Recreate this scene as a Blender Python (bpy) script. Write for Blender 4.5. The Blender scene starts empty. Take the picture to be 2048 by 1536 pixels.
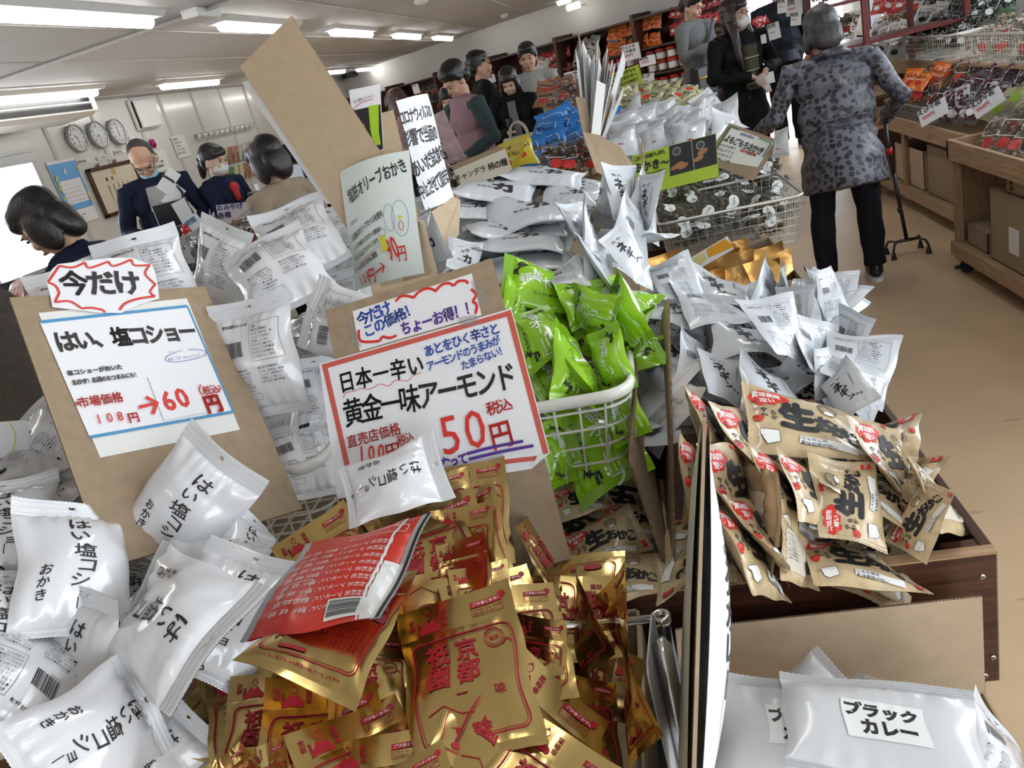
import bpy, bmesh, math, random
import numpy as np
from mathutils import Vector, Matrix
R = random.Random(7)
PI = math.pi
sc = bpy.context.scene
# ---------------------------------------------------------------- camera (2048 x 1536 frame, f = 1583 px)
FPX, CX, CY, HC = 1583.0, 1024.0, 768.0, 1.5
_V = np.array([1053., 4058., FPX]); _V /= np.linalg.norm(_V)      # world down, seen in camera axes
_L = np.array([211., -675., FPX]); _L = _L - _V*(_L@_V); _L /= np.linalg.norm(_L)
CM = np.stack([np.cross(_V, _L), _L, -_V], 1)                     # columns: world X, Y, Z in (right, down, forward)
EYE = np.array([0., 0., HC])
cam = bpy.data.cameras.new('camera'); camo = bpy.data.objects.new('camera', cam); sc.collection.objects.link(camo)
cam.sensor_width = 36; cam.lens = 36*FPX/2048; cam.clip_start = .02; cam.clip_end = 200
_B = CM.T@np.diag([1., -1., -1.])
camo.matrix_world = Matrix(((*_B[0], 0), (*_B[1], 0), (*_B[2], HC), (0, 0, 0, 1)))
sc.camera = camo
# ---------------------------------------------------------------- exposure, sky, daylight
sc.view_settings.view_transform = 'Standard'; sc.view_settings.look = 'None'
sc.view_settings.exposure = -0.25; sc.view_settings.gamma = 1; sc.view_settings.use_curve_mapping = False
w = bpy.data.worlds.new('overcast_sky'); sc.world = w; w.use_nodes = True
bg = w.node_tree.nodes['Background']; bg.inputs[0].default_value = (.86, .93, 1, 1); bg.inputs[1].default_value = 8.0
LAMP = 17.0      # strength of the ceiling tubes
sc.cycles.max_bounces = 6; sc.cycles.diffuse_bounces = 3; sc.cycles.glossy_bounces = 3
sc.cycles.transparent_max_bounces = 10; sc.cycles.transmission_bounces = 4
sc.cycles.caustics_reflective = False; sc.cycles.caustics_refractive = False
sc.cycles.sample_clamp_indirect = 4
sc.cycles.use_denoising = True
def ray(px, py): return CM.T@np.array([(px-CX)/FPX, (py-CY)/FPX, 1.])
def atD(px, py, D): return EYE+ray(px, py)*D
def onZ(px, py, z): r = ray(px, py); return EYE+r*((z-HC)/r[2])
def onX(px, py, x): r = ray(px, py); return EYE+r*(x/r[0])
def onY(px, py, y): r = ray(px, py); return EYE+r*(y/r[1])
# ---------------------------------------------------------------- materials
MATS = {}
def nt(m): return m.node_tree.nodes, m.node_tree.links
def mat(name, col, rough=.5, metal=0, coat=0, spec=.5, noise=0, nscale=8, bump=0, bscale=60, emit=0, alpha=1, sheen=0, stretch=None, trans=0, rid=0):
    if name in MATS: return MATS[name]
    m = bpy.data.materials.new(name); m.use_nodes = True; MATS[name] = m
    n, l = nt(m); b = n['Principled BSDF']
    b.inputs['Base Color'].default_value = (*col, 1); b.inputs['Roughness'].default_value = rough
    b.inputs['Metallic'].default_value = metal; b.inputs['Coat Weight'].default_value = coat
    b.inputs['Coat Roughness'].default_value = .12
    b.inputs['Specular IOR Level'].default_value = spec; b.inputs['Alpha'].default_value = alpha
    b.inputs['Sheen Weight'].default_value = sheen; b.inputs['Transmission Weight'].default_value = trans
    if emit: b.inputs['Emission Color'].default_value = (*col, 1); b.inputs['Emission Strength'].default_value = emit
    tc = n.new('ShaderNodeTexCoord'); mp = n.new('ShaderNodeMapping'); l.new(tc.outputs['Object'], mp.inputs[0])
    if stretch: mp.inputs['Scale'].default_value = stretch
    if noise:
        t = n.new('ShaderNodeTexNoise'); t.inputs['Scale'].default_value = nscale; t.inputs['Detail'].default_value = 6
        l.new(mp.outputs[0], t.inputs[0])
        r = n.new('ShaderNodeValToRGB'); r.color_ramp.elements[0].position = .3; r.color_ramp.elements[1].position = .7
        r.color_ramp.elements[0].color = (*[c*(1-noise) for c in col], 1); r.color_ramp.elements[1].color = (*[min(1, c*(1+noise*.6)) for c in col], 1)
        l.new(t.outputs[0], r.inputs[0]); l.new(r.outputs[0], b.inputs['Base Color'])
    if bump:
        t = n.new('ShaderNodeTexNoise'); t.inputs['Scale'].default_value = bscale; t.inputs['Detail'].default_value = 4
        if rid: t.noise_type = 'RIDGED_MULTIFRACTAL'; t.inputs['Detail'].default_value = 2; t.inputs['Roughness'].default_value = .4; t.inputs['Distortion'].default_value = .6
        l.new(mp.outputs[0], t.inputs[0])
        u = n.new('ShaderNodeBump'); u.inputs['Strength'].default_value = bump; u.inputs['Distance'].default_value = .004
        l.new(t.outputs[0], u.inputs['Height']); l.new(u.outputs[0], b.inputs['Normal'])
    return m
def wood(name, c1, c2, axis='Y', rough=.45, scale=3, worn=0):
    if name in MATS: return MATS[name]
    m = mat(name, c1, rough, coat=.0); n, l = nt(m); b = n['Principled BSDF']
    mp = n['Mapping']; s = [30, 30, 30]; s['XYZ'.index(axis)] = 1.6; mp.inputs['Scale'].default_value = s
    t = n.new('ShaderNodeTexNoise'); t.inputs['Scale'].default_value = scale; t.inputs['Detail'].default_value = 8; t.inputs['Distortion'].default_value = .6
    l.new(mp.outputs[0], t.inputs[0])
    r = n.new('ShaderNodeValToRGB'); r.color_ramp.elements[0].position = .32; r.color_ramp.elements[1].position = .68
    r.color_ramp.elements[0].color = (*c1, 1); r.color_ramp.elements[1].color = (*c2, 1)
    if worn:
        e = r.color_ramp.elements.new(.78); e.color = (*c2, 1); e = r.color_ramp.elements.new(.82); e.color = (.4, .26, .14, 1)
    l.new(t.outputs[0], r.inputs[0]); l.new(r.outputs[0], b.inputs['Base Color'])
    u = n.new('ShaderNodeBump'); u.inputs['Strength'].default_value = .25; u.inputs['Distance'].default_value = .002
    l.new(t.outputs[0], u.inputs['Height']); l.new(u.outputs[0], b.inputs['Normal'])
    return m
def film(name, alpha=.2, tint=(.93, .95, .96), rough=.12, k=1.0):
    """clear crinkled wrapping film: mostly see-through with a glossy coat"""
    if name in MATS: return MATS[name]
    m = bpy.data.materials.new(name); m.use_nodes = True; MATS[name] = m; n, l = nt(m); n.clear()
    o = n.new('ShaderNodeOutputMaterial'); mx = n.new('ShaderNodeMixShader'); tr = n.new('ShaderNodeBsdfTransparent')
    pr = n.new('ShaderNodeBsdfPrincipled'); pr.inputs['Base Color'].default_value = (*tint, 1); pr.inputs['Roughness'].default_value = rough
    pr.inputs['Specular IOR Level'].default_value = 1
    t = n.new('ShaderNodeTexNoise'); t.inputs['Scale'].default_value = 35; u = n.new('ShaderNodeBump'); u.inputs['Strength'].default_value = .8; u.inputs['Distance'].default_value = .004
    l.new(t.outputs[0], u.inputs['Height']); l.new(u.outputs[0], pr.inputs['Normal'])
    fr = n.new('ShaderNodeFresnel'); fr.inputs[0].default_value = 1.6; l.new(u.outputs[0], fr.inputs['Normal'])
    ma = n.new('ShaderNodeMath'); ma.operation = 'MULTIPLY_ADD'; ma.inputs[1].default_value = k; ma.inputs[2].default_value = alpha; l.new(fr.outputs[0], ma.inputs[0])
    l.new(ma.outputs[0], mx.inputs[0]); l.new(tr.outputs[0], mx.inputs[1]); l.new(pr.outputs[0], mx.inputs[2]); l.new(mx.outputs[0], o.inputs[0])
    return m
def glass(name):
    m = bpy.data.materials.new(name); m.use_nodes = True; MATS[name] = m; n, l = nt(m); n.clear()
    o = n.new('ShaderNodeOutputMaterial'); mx = n.new('ShaderNodeMixShader'); tr = n.new('ShaderNodeBsdfTransparent'); gl = n.new('ShaderNodeBsdfGlossy'); gl.inputs['Roughness'].default_value = .02
    lw = n.new('ShaderNodeLayerWeight'); lw.inputs[0].default_value = .12; l.new(lw.outputs['Fresnel'], mx.inputs[0]); l.new(tr.outputs[0], mx.inputs[1]); l.new(gl.outputs[0], mx.inputs[2]); l.new(mx.outputs[0], o.inputs[0]); return m
glass('window_glass')
WHITE = mat('white_plastic_film', (.76, .77, .79), .22, coat=.9, bump=.35, bscale=9, rid=1)
SILVER = mat('pale_grey_matt_film', (.58, .61, .64), .3, coat=.5, bump=.4, bscale=10, rid=1)
GOLD = mat('gold_foil', (.68, .50, .20), .22, metal=1, bump=.5, bscale=22, rid=1, noise=.1, nscale=6)
COPPER = mat('copper_gold_foil', (.62, .36, .12), .28, metal=1, bump=.4, bscale=30)
GREEN = mat('lime_green_film', (.28, .56, .015), .2, coat=.8, bump=.4, bscale=12, rid=1)
BEIGE = mat('beige_printed_film', (.60, .46, .27), .3, coat=.6, noise=.3, nscale=25, bump=.4, bscale=11, rid=1)
RED = mat('red_film', (.62, .04, .025), .4, coat=.15, bump=.2)
INK = mat('black_ink', (.012, .012, .014), .5)
INKR = mat('red_ink', (.62, .03, .02), .5)
INKG = mat('dark_red_print', (.36, .012, .02), .45)
INKB = mat('blue_ink', (.02, .06, .33), .5)
INKP = mat('purple_ink', (.08, .02, .25), .5)
INKW = mat('white_print', (.85, .87, .85), .4)
INKGR = mat('grey_print', (.08, .08, .09), .5)
CARD = mat('kraft_cardboard', (.32, .235, .15), .8, noise=.12, nscale=60, stretch=(1, 1, 6))
CARDP = mat('pale_cardboard', (.52, .40, .27), .8, noise=.08, nscale=40)
CARDE = mat('corrugated_edge', (.20, .13, .07), .9, noise=.5, nscale=140)
PAPER = mat('white_paper', (.80, .80, .82), .6)
PAPERW = mat('warm_paper', (.74, .74, .70), .6)
LIME = mat('lime_paper', (.42, .58, .05), .6)
WIRE = mat('white_coated_wire', (.74, .73, .66), .35, coat=.3)
STEEL = mat('galvanised_wire', (.5, .5, .48), .35, metal=.8)
CHROME = mat('chrome', (.7, .7, .7), .12, metal=1)
DARKWOOD = wood('dark_stained_wood_x', (.030, .010, .006), (.095, .035, .018), 'X', .35, worn=1)
DARKWOODY = wood('dark_stained_wood_y', (.030, .010, .006), (.085, .032, .018), 'Y', .35)
RAWWOOD = wood('worn_plywood_edge', (.35, .2, .1), (.5, .33, .19), 'X', .6)
LWOOD = wood('pine_wood_y', (.30, .185, .10), (.46, .31, .18), 'Y', .6)
LWOODZ = wood('pine_wood_z', (.26, .16, .09), (.40, .27, .16), 'Z', .6)
BLACK = mat('black_plastic', (.012, .012, .014), .35)
RUBBER = mat('black_rubber', (.02, .02, .02), .7)
# ---------------------------------------------------------------- geometry helpers
COL = sc.collection
class G:
    """collects geometry for ONE mesh"""
    def __init__(s): s.v = []; s.f = []; s.m = []
    def add(s, v, f, m=0):
        k = len(s.v); s.v += [tuple(map(float, p)) for p in v]; s.f += [tuple(k+i for i in q) for q in f]; s.m += [m]*len(f); return s
    def box(s, a, b, m=0, ch=0):
        a = np.minimum(a, b), np.maximum(a, b); (x0, y0, z0), (x1, y1, z1) = a
        if ch:
            v = []; c = ch
            for x in (x0, x1):
                for y in (y0, y1):
                    for z in (z0, z1):
                        sx = c if x == x0 else -c; sy = c if y == y0 else -c; sz = c if z == z0 else -c
                        v += [(x, y+sy, z+sz), (x+sx, y, z+sz), (x+sx, y+sy, z)]
            bm = bmesh.new(); [bm.verts.new(p) for p in v]; r = bmesh.ops.convex_hull(bm, input=bm.verts)
            bm.verts.index_update(); s.add([p.co for p in bm.verts], [[q.index for q in f.verts] for f in bm.faces], m); bm.free(); return s
        v = [(x, y, z) for x in (x0, x1) for y in (y0, y1) for z in (z0, z1)]
        return s.add(v, [(0, 1, 3, 2), (4, 6, 7, 5), (0, 4, 5, 1), (2, 3, 7, 6), (0, 2, 6, 4), (1, 5, 7, 3)], m)
    def obox(s, c, ax, half, m=0):
        c = np.array(c, float); A = [np.array(a, float)*h for a, h in zip(ax, half)]
        v = [c+i*A[0]+j*A[1]+k*A[2] for i in (-1, 1) for j in (-1, 1) for k in (-1, 1)]
        return s.add(v, [(0, 1, 3, 2), (4, 6, 7, 5), (0, 4, 5, 1), (2, 3, 7, 6), (0, 2, 6, 4), (1, 5, 7, 3)], m)
    def tube(s, pts, r, n=8, m=0, cap=True, closed=False, sq=1):
        P = [np.array(p, float) for p in pts]; N = len(P); rr = r if hasattr(r, '__len__') else [r]*N; v = []; up0 = None
        for i in range(N):
            if closed: d = P[(i+1) % N]-P[i-1]
            else: d = P[min(i+1, N-1)]-P[max(i-1, 0)]
            d = d/(np.linalg.norm(d)+1e-9)
            if up0 is None: up0 = np.array([0, 0, 1.]) if abs(d[2]) < .9 else np.array([1., 0, 0])
            a = np.cross(up0, d); a /= np.linalg.norm(a)+1e-9; b = np.cross(d, a); up0 = b
            for k in range(n):
                t = 2*PI*k/n; v.append(P[i]+rr[i]*(math.cos(t)*a+sq*math.sin(t)*b))
        f = []
        for i in range(N if closed else N-1):
            j = (i+1) % N
            for k in range(n): f.append((i*n+k, i*n+(k+1) % n, j*n+(k+1) % n, j*n+k))
        if cap and not closed: f += [tuple(range(n))[::-1], tuple((N-1)*n+k for k in range(n))]
        return s.add(v, f, m)
    def cyl(s, a, b, r, n=12, m=0, r2=None): return s.tube([a, b], [r, r if r2 is None else r2], n, m)
    def ell(s, c, r, n=12, k=8, m=0):
        v = [(c[0], c[1], c[2]-r[2])]; f = []
        for i in range(1, k):
            p = -PI/2+PI*i/k
            for j in range(n): t = 2*PI*j/n; v.append((c[0]+r[0]*math.cos(p)*math.cos(t), c[1]+r[1]*math.cos(p)*math.sin(t), c[2]+r[2]*math.sin(p)))
        v.append((c[0], c[1], c[2]+r[2])); L = len(v)-1
        for j in range(n): f += [(0, 1+(j+1) % n, 1+j), (L, L-n+j, L-n+(j+1) % n)]
        for i in range(k-2):
            for j in range(n): f.append((1+i*n+j, 1+i*n+(j+1) % n, 1+(i+1)*n+(j+1) % n, 1+(i+1)*n+j))
        return s.add(v, f, m)
    def prism(s, poly, O, U, Vv, N, d, m=0):
        """poly (2D) extruded by d along N"""
        O, U, Vv, N = map(lambda q: np.array(q, float), (O, U, Vv, N)); k = len(poly)
        v = [O+U*a+Vv*b for a, b in poly]; v += [p+N*d for p in v]
        return s.add(v, [tuple(range(k))[::-1], tuple(range(k, 2*k))]+[(i, (i+1) % k, k+(i+1) % k, k+i) for i in range(k)], m)
    def lathe(s, prof, c=(0, 0, 0), n=20, m=0):
        v = []; f = []; K = len(prof)
        for r, z in prof:
            for j in range(n): t = 2*PI*j/n; v.append((c[0]+r*math.cos(t), c[1]+r*math.sin(t), c[2]+z))
        for i in range(K-1):
            for j in range(n): f.append((i*n+j, i*n+(j+1) % n, (i+1)*n+(j+1) % n, (i+1)*n+j))
        f += [tuple(range(n))[::-1], tuple((K-1)*n+j for j in range(n))]
        return s.add(v, f, m)
    def mesh(s, name, mats, smooth=False):
        me = bpy.data.meshes.new(name); me.from_pydata(s.v, [], s.f)
        for q in (mats if isinstance(mats, (list, tuple)) else [mats]): me.materials.append(q)
        if any(s.m): me.polygons.foreach_set('material_index', s.m)
        me.polygons.foreach_set('use_smooth', [smooth]*len(s.f)); me.update(); return me
def link(name, data, parent=None, M=None):
    o = bpy.data.objects.new(name, data); COL.objects.link(o)
    if parent is not None: o.parent = parent
    if M is not None: o.matrix_local = M
    return o
def ob(name, g, mats, parent=None, smooth=False): return link(name, g.mesh(name, mats, smooth), parent)
def tag(o, label=None, cat=None, group=None, kind=None):
    if label: o['label'] = label
    if cat: o['category'] = cat
    if group: o['group'] = group
    if kind: o['kind'] = kind
    return o
def empty(name, label, cat, loc=(0, 0, 0), rz=0, group=None, M=None):
    o = bpy.data.objects.new(name, None); COL.objects.link(o); o.empty_display_size = .05
    if M is not None: o.matrix_world = M
    else: o.location = loc; o.rotation_euler = (0, 0, rz)
    return tag(o, label, cat, group)
def copy_tree(o, parent=None):
    c = o.copy(); COL.objects.link(c); c.parent = parent
    for ch in list(o.children): copy_tree(ch, c)
    return c
def frame(O, U, V, N, s=1):
    return Matrix(((U[0]*s, V[0]*s, N[0]*s, O[0]), (U[1]*s, V[1]*s, N[1]*s, O[1]), (U[2]*s, V[2]*s, N[2]*s, O[2]), (0, 0, 0, 1)))
def pose3(TL, TR, BL, W, H, D, sign=None):
    """pose of a W x H sheet seen with these three corners at distance D: returns origin, U, V, N, scale"""
    TL, TR, BL = map(lambda q: np.array(q, float), (TL, TR, BL))
    a = (TR-TL)/W; b = (TL-BL)/H
    A = float(a@a); B = float(b@b); C = float(a@b)
    az2 = ((B-A)+math.sqrt((B-A)**2+4*C*C))/2; az = math.sqrt(max(az2, 0))
    bz = -C/az if az > 1e-6 else math.sqrt(max(A-B, 0))
    c = (TR+BL)/2; r = ray(*c); zc = r/np.linalg.norm(r)
    xr = CM.T@np.array([1., 0, 0]); xr -= zc*(xr@zc); xr /= np.linalg.norm(xr); yd = np.cross(zc, xr)
    best = None
    for sg in (1, -1):
        U = xr*a[0]+yd*a[1]+zc*az*sg; V = xr*b[0]+yd*b[1]+zc*bz*sg
        s = np.linalg.norm(U); U = U/s; V = V-U*(V@U); V /= np.linalg.norm(V); N = np.cross(U, V)
        if N@zc > 0: N = N  # faces away; kept
        sc_ = (N[2] if sign is None else sg*sign)
        if best is None or sc_ > best[0]: best = (sc_, U, V, N, s)
    _, U, V, N, s = best
    return EYE+r*D, U, V, N, s*D/FPX
# ---------------------------------------------------------------- lettering: glyph outlines of Blender's own font
GLY = {}
def glyph(ch, bold):
    if 0x4e00 <= ord(ch) < 0xa000 and bold > 0:
        if (ch, bold) in GLY: return GLY[(ch, bold)]
        v, f, lo, hi, c = glyph(ch, 0); d = bold*.62; sh = [(-d, -d), (d, -d), (d, d), (-d, d)]+([(0, d*1.4), (0, -d*1.4), (d*1.4, 0), (-d*1.4, 0), (0, 0)] if bold > .04 else [])
        V = np.concatenate([v+np.array(q) for q in sh]); F = [tuple(i+k*len(v) for i in q) for k in range(len(sh)) for q in f]
        GLY[(ch, bold)] = (V, F, lo, hi, c); return GLY[(ch, bold)]
    k = (ch, bold)
    if k in GLY: return GLY[k]
    cu = bpy.data.curves.new('t', 'FONT'); cu.body = ch; cu.size = 1; cu.resolution_u = 2; cu.offset = bold; cu.fill_mode = 'BOTH'
    o = bpy.data.objects.new('t', cu); COL.objects.link(o)
    dg = bpy.context.evaluated_depsgraph_get(); me = bpy.data.meshes.new_from_object(o.evaluated_get(dg))
    v = np.array([p.co[:2] for p in me.vertices]) if len(me.vertices) else np.zeros((0, 2)); f = [tuple(p.vertices) for p in me.polygons]
    bpy.data.objects.remove(o); bpy.data.curves.remove(cu); bpy.data.meshes.remove(me)
    cjk = ord(ch) > 0x2000
    if len(v): lo, hi = v.min(0), v.max(0)
    else: lo = hi = np.zeros(2)
    GLY[k] = (v, f, lo, hi, cjk); return GLY[k]
class T2:
    """2D print: glyphs, strokes and shapes, each with a material slot"""
    tx = False
    def __init__(s): s.v = []; s.f = []; s.m = []; s.z = []; s.L = 0
    def add(s, v, f, m=0):
        if not s.tx: s.L += 1
        s.z += [s.L]*len(v); k = len(s.v); s.v += [(float(a), float(b)) for a, b in v]; s.f += [tuple(k+i for i in q) for q in f]; s.m += [m]*len(f)
    def text(s, t, x, y, size, m=0, bold=.02, rot=0, vert=False, jit=0, adv=1.0, sx=1, sy=1, shear=0):
        """x, y = centre of the first character cell; size = cell; vert = column downwards"""
        cr, sr = math.cos(rot), math.sin(rot); px = 0; s.L += 1; s.tx = True
        for i, ch in enumerate(t):
            if ch == ' ': px += size*.5; continue
            v, f, lo, hi, cjk = glyph(ch, bold)
            if not len(v): continue
            q = v.copy(); c0 = (lo+hi)/2; small = ch in '、。・゛'
            if cjk and not small: c0 = np.array([.5, .37]) if max(hi-lo) < 1.2 else c0
            cw = 1.0 if cjk else (hi[0]-lo[0]+.12)
            if not cjk: c0 = np.array([(lo[0]+hi[0])/2, .35])
            q = (q-c0)*size*np.array([sx, sy]); 
            if shear: q[:, 0] += q[:, 1]*shear
            if vert and ch in 'ー~-（）()': q = np.stack([q[:, 1], -q[:, 0]], 1)
            if vert and small: q += np.array([.28, .28])*size
            if (not vert) and ch in '、。': q += np.array([-.28, -.3])*size
            j = R.uniform(-jit, jit); k = 1+R.uniform(-jit, jit)*.6; cj, sj = math.cos(j), math.sin(j)
            q = np.stack([q[:, 0]*cj-q[:, 1]*sj, q[:, 0]*sj+q[:, 1]*cj], 1)*k
            if vert: off = np.array([0, -px]); px += size*adv*sy
            else:
                off = np.array([px+(0 if i == 0 else 0), 0]); px += size*cw*adv*sx
                if not cjk and len(t) > 1: off = off+np.array([(cw-1)*size*sx*.5, 0])
            q = q+off; q = np.stack([q[:, 0]*cr-q[:, 1]*sr+x, q[:, 0]*sr+q[:, 1]*cr+y], 1)
            s.add(q, f, m)
        s.tx = False
        return s
    def line(s, pts, wd, m=0, closed=False):
        P = [np.array(p, float) for p in pts]; N = len(P); v = []; f = []
        for i in range(N):
            d = (P[(i+1) % N]-P[i-1]) if closed else P[min(i+1, N-1)]-P[max(i-1, 0)]
            d /= np.linalg.norm(d)+1e-9; n = np.array([-d[1], d[0]])*wd/2; v += [P[i]+n, P[i]-n]
        for i in range(N if closed else N-1):
            j = (i+1) % N; f.append((2*i, 2*i+1, 2*j+1, 2*j))
        s.add(v, f, m); return s
    def rect(s, x0, y0, x1, y1, m=0): s.add([(x0, y0), (x1, y0), (x1, y1), (x0, y1)], [(0, 1, 2, 3)], m); return s
    def rrect(s, x0, y0, x1, y1, r, wd, m=0):
        p = []
        for cx, cy, a in ((x1-r, y1-r, 0), (x0+r, y1-r, 1), (x0+r, y0+r, 2), (x1-r, y0+r, 3)):
            for k in range(5): t = (a+k/4)*PI/2; p.append((cx+r*math.cos(t), cy+r*math.sin(t)))
        return s.line(p, wd, m, True)
    def disc(s, x, y, rx, ry=None, m=0, n=14, rot=0, spike=0):
        ry = ry or rx; p = [(x, y)]
        for k in range(n):
            t = 2*PI*k/n; q = 1-(spike if k % 2 else 0); a, b = rx*q*math.cos(t), ry*q*math.sin(t)
            p.append((x+a*math.cos(rot)-b*math.sin(rot), y+a*math.sin(rot)+b*math.cos(rot)))
        s.add(p, [(0, 1+k, 1+(k+1) % n) for k in range(n)], m); return s
    def ring(s, x, y, rx, ry, wd, m=0, n=18, rot=0):
        return s.line([(x+rx*math.cos(2*PI*k/n)*math.cos(rot)-ry*math.sin(2*PI*k/n)*math.sin(rot), y+rx*math.cos(2*PI*k/n)*math.sin(rot)+ry*math.sin(2*PI*k/n)*math.cos(rot)) for k in range(n)], wd, m, True)
    def barcode(s, x, y, w_, h, m=0):
        q = random.Random(3); t = 0
        while t < w_:
            b = q.choice([1, 1, 2, 3])*w_/62; s.rect(x+t, y, x+min(t+b, w_), y+h, m); t += b+q.choice([1, 1, 2])*w_/62
        s.text('4901634018107', x+w_*.05, y-h*.1, w_/12, m, 0, adv=1.0); return s
    def tri(s):
        return s
    def mesh(s, name, mats, fn=None, cell=None, z=.0004, ld=(0, 0, 3e-5)):
        """flat print, or print bent on to a surface fn(x, y) -> xyz, cut to cells first"""
        me = bpy.data.meshes.new(name)
        bm = bmesh.new(); vs = [bm.verts.new((a, b, 0)) for a, b in s.v]; LZ = s.z
        for q, m in zip(s.f, s.m):
            try: f = bm.faces.new([vs[i] for i in q]); f.material_index = m
            except ValueError: pass
        bmesh.ops.recalc_face_normals(bm, faces=bm.faces)
        for f in bm.faces:
            if f.normal.z < 0: f.normal_flip()
        for v, q in zip(vs, LZ): v.co.z = q*1e-5
        if fn is not None and cell:
            A = np.array(s.v); lo, hi = A.min(0), A.max(0)
            for ax in (0, 1):
                c = math.floor(lo[ax]/cell)*cell+cell
                while c < hi[ax]:
                    n = [0, 0, 0]; n[ax] = 1; co = [0, 0, 0]; co[ax] = c
                    bmesh.ops.bisect_plane(bm, geom=bm.verts[:]+bm.edges[:]+bm.faces[:], plane_co=co, plane_no=n, dist=1e-7); c += cell
        if fn is not None:
            X = np.array([v.co[:2] for v in bm.verts]); P = fn(X[:, 0], X[:, 1])
            for v, p in zip(bm.verts, P): k = v.co.z*1e5; v.co = (p[0]+ld[0]*k, p[1]+ld[1]*k, p[2]+ld[2]*k)
        else:
            for v in bm.verts: v.co.z = z+v.co.z*1e5*ld[2]
        bm.to_mesh(me); bm.free()
        for q in (mats if isinstance(mats, (list, tuple)) else [mats]): me.materials.append(q)
        return me
# ---------------------------------------------------------------- bags
def ridge(x): return np.abs(((x/(2*PI)) % 1)-.5)*4-1
class Bag:
    """a filled film bag: pillow body between two crimped end seals"""
    def __init__(s, W, H, T, st=.022, sb=.014, seed=0, crease=.003, pinch=.08, pleat=.002, bx=0, by=0, twist=0, edge=2.6, fine=1, wav=.004, tilt=0):
        s.__dict__.update(locals()); q = random.Random(seed*13+5)
        s.cr = [(q.uniform(0, 2*PI), q.uniform(1.2, 4.5)*fine, q.uniform(0, 6), q.uniform(.4, 1)) for _ in range(9)]
        s.ph = [q.uniform(0, 6.28) for _ in range(8)]
    def f(s, x, y, side=1, off=.0006):
        W, H = s.W, s.H; u = np.clip(2*x/W, -1, 1); t = np.clip((y+H/2-s.sb)/(H-s.sb-s.st), 0, 1)
        c = np.sin(PI*t)
        b = (c**.55)*np.clip(1-np.abs(u)**s.edge, 0, 1)**.75
        warp = .5*np.sin(3*u+s.ph[0])+.5*np.sin(5*t+s.ph[1]); cr = 0
        for k, (a, fr, p, am) in enumerate(s.cr):
            v = 2*y/W; cr = cr+am*ridge(fr*2.2*(u*math.cos(a)+v*math.sin(a))+p+warp*1.6+side*k)/fr**.5
        msk = (.35+.65*(1-b))*np.minimum(1, 6*c)*np.clip(4*(1-np.abs(u)), 0, 1)
        z = s.T/2*b*(1+.22*np.sin(2.3*u+s.ph[2])*np.sin(4*t+s.ph[3]))+s.crease*cr*msk*.55
        d1 = (1-t)*H; d0 = t*H; pl = s.pleat*(np.exp(-d1/.022)*np.sin(26*u+s.ph[4]+3*np.sin(4*u))+np.exp(-d0/.02)*np.sin(22*u+s.ph[5]))*np.minimum(1, 14*c)
        z = np.maximum(z+pl, .0002)*side
        X = x*(1-s.pinch*c**.8)+.004*np.sin(7*t+s.ph[6])*c
        Y = y*(1-.04*np.clip(1-u*u, 0, 1))
        z = z+s.bx*(X*X)/W*4+s.by*(Y*Y)/H*4+s.twist*X*Y/W/H*4*.02+s.wav*np.sin(3.1*u+s.ph[7])*(1-c)*np.sign(y)
        z = z+off*side
        if s.tilt: z = z+s.tilt*np.exp(-d1/.03)*.02
        return np.stack([X, Y, z], -1)
    def grid(s, y0, y1, nx, ny, serr=0, ridges=0, hole=0, both=True, off=0):
        g = G(); V = []
        for side in ((1, -1) if both else (1,)):
            ys = np.linspace(y0, y1, ny+1); xs = np.linspace(-s.W/2, s.W/2, nx+1)
            XX, YY = np.meshgrid(xs, ys); Y2 = YY.copy()
            if serr: 
                row = -1 if y1 > 0 else 0
                Y2[row, :] += serr*(np.arange(nx+1) % 2)*(1 if y1 > 0 else -1)
            P = s.f(XX, YY, side, off); P[..., 1] += Y2-YY
            if ridges: P[..., 2] += .0011*np.sin((YY-y0)/(y1-y0)*ridges*2*PI)
            k = len(g.v); ok = np.ones((ny, nx), bool); mid = None
            if hole:
                cy = (y0+y1)/2-.001; xc = (xs[1:]+xs[:-1])/2; yc = (ys[1:]+ys[:-1])/2; A, B = np.meshgrid(xc, yc); ok = (A**2+((B-cy)*1.25)**2) > hole**2
                XF, YF = XX.ravel(), YY.ravel(); used = np.zeros(len(XF), bool); bd = np.zeros(len(XF), bool)
                for i in range(ny):
                    for j in range(nx):
                        for q in (i*(nx+1)+j, i*(nx+1)+j+1, (i+1)*(nx+1)+j, (i+1)*(nx+1)+j+1):
                            if ok[i, j]: used[q] = True
                            else: bd[q] = True
                PF = P.reshape(-1, 3)
                for q in np.nonzero(used & bd)[0]:
                    a, b = XF[q], (YF[q]-cy)*1.25; r = math.hypot(a, b)+1e-9; PF[q, 0] = a/r*hole; PF[q, 1] = cy+b/r*hole/1.25
            F = [(i*(nx+1)+j, i*(nx+1)+j+1, (i+1)*(nx+1)+j+1, (i+1)*(nx+1)+j) for i in range(ny) for j in range(nx) if ok[i, j]]
            if side < 0: F = [q[::-1] for q in F]
            g.add(P.reshape(-1, 3), F)
        return g
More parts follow.
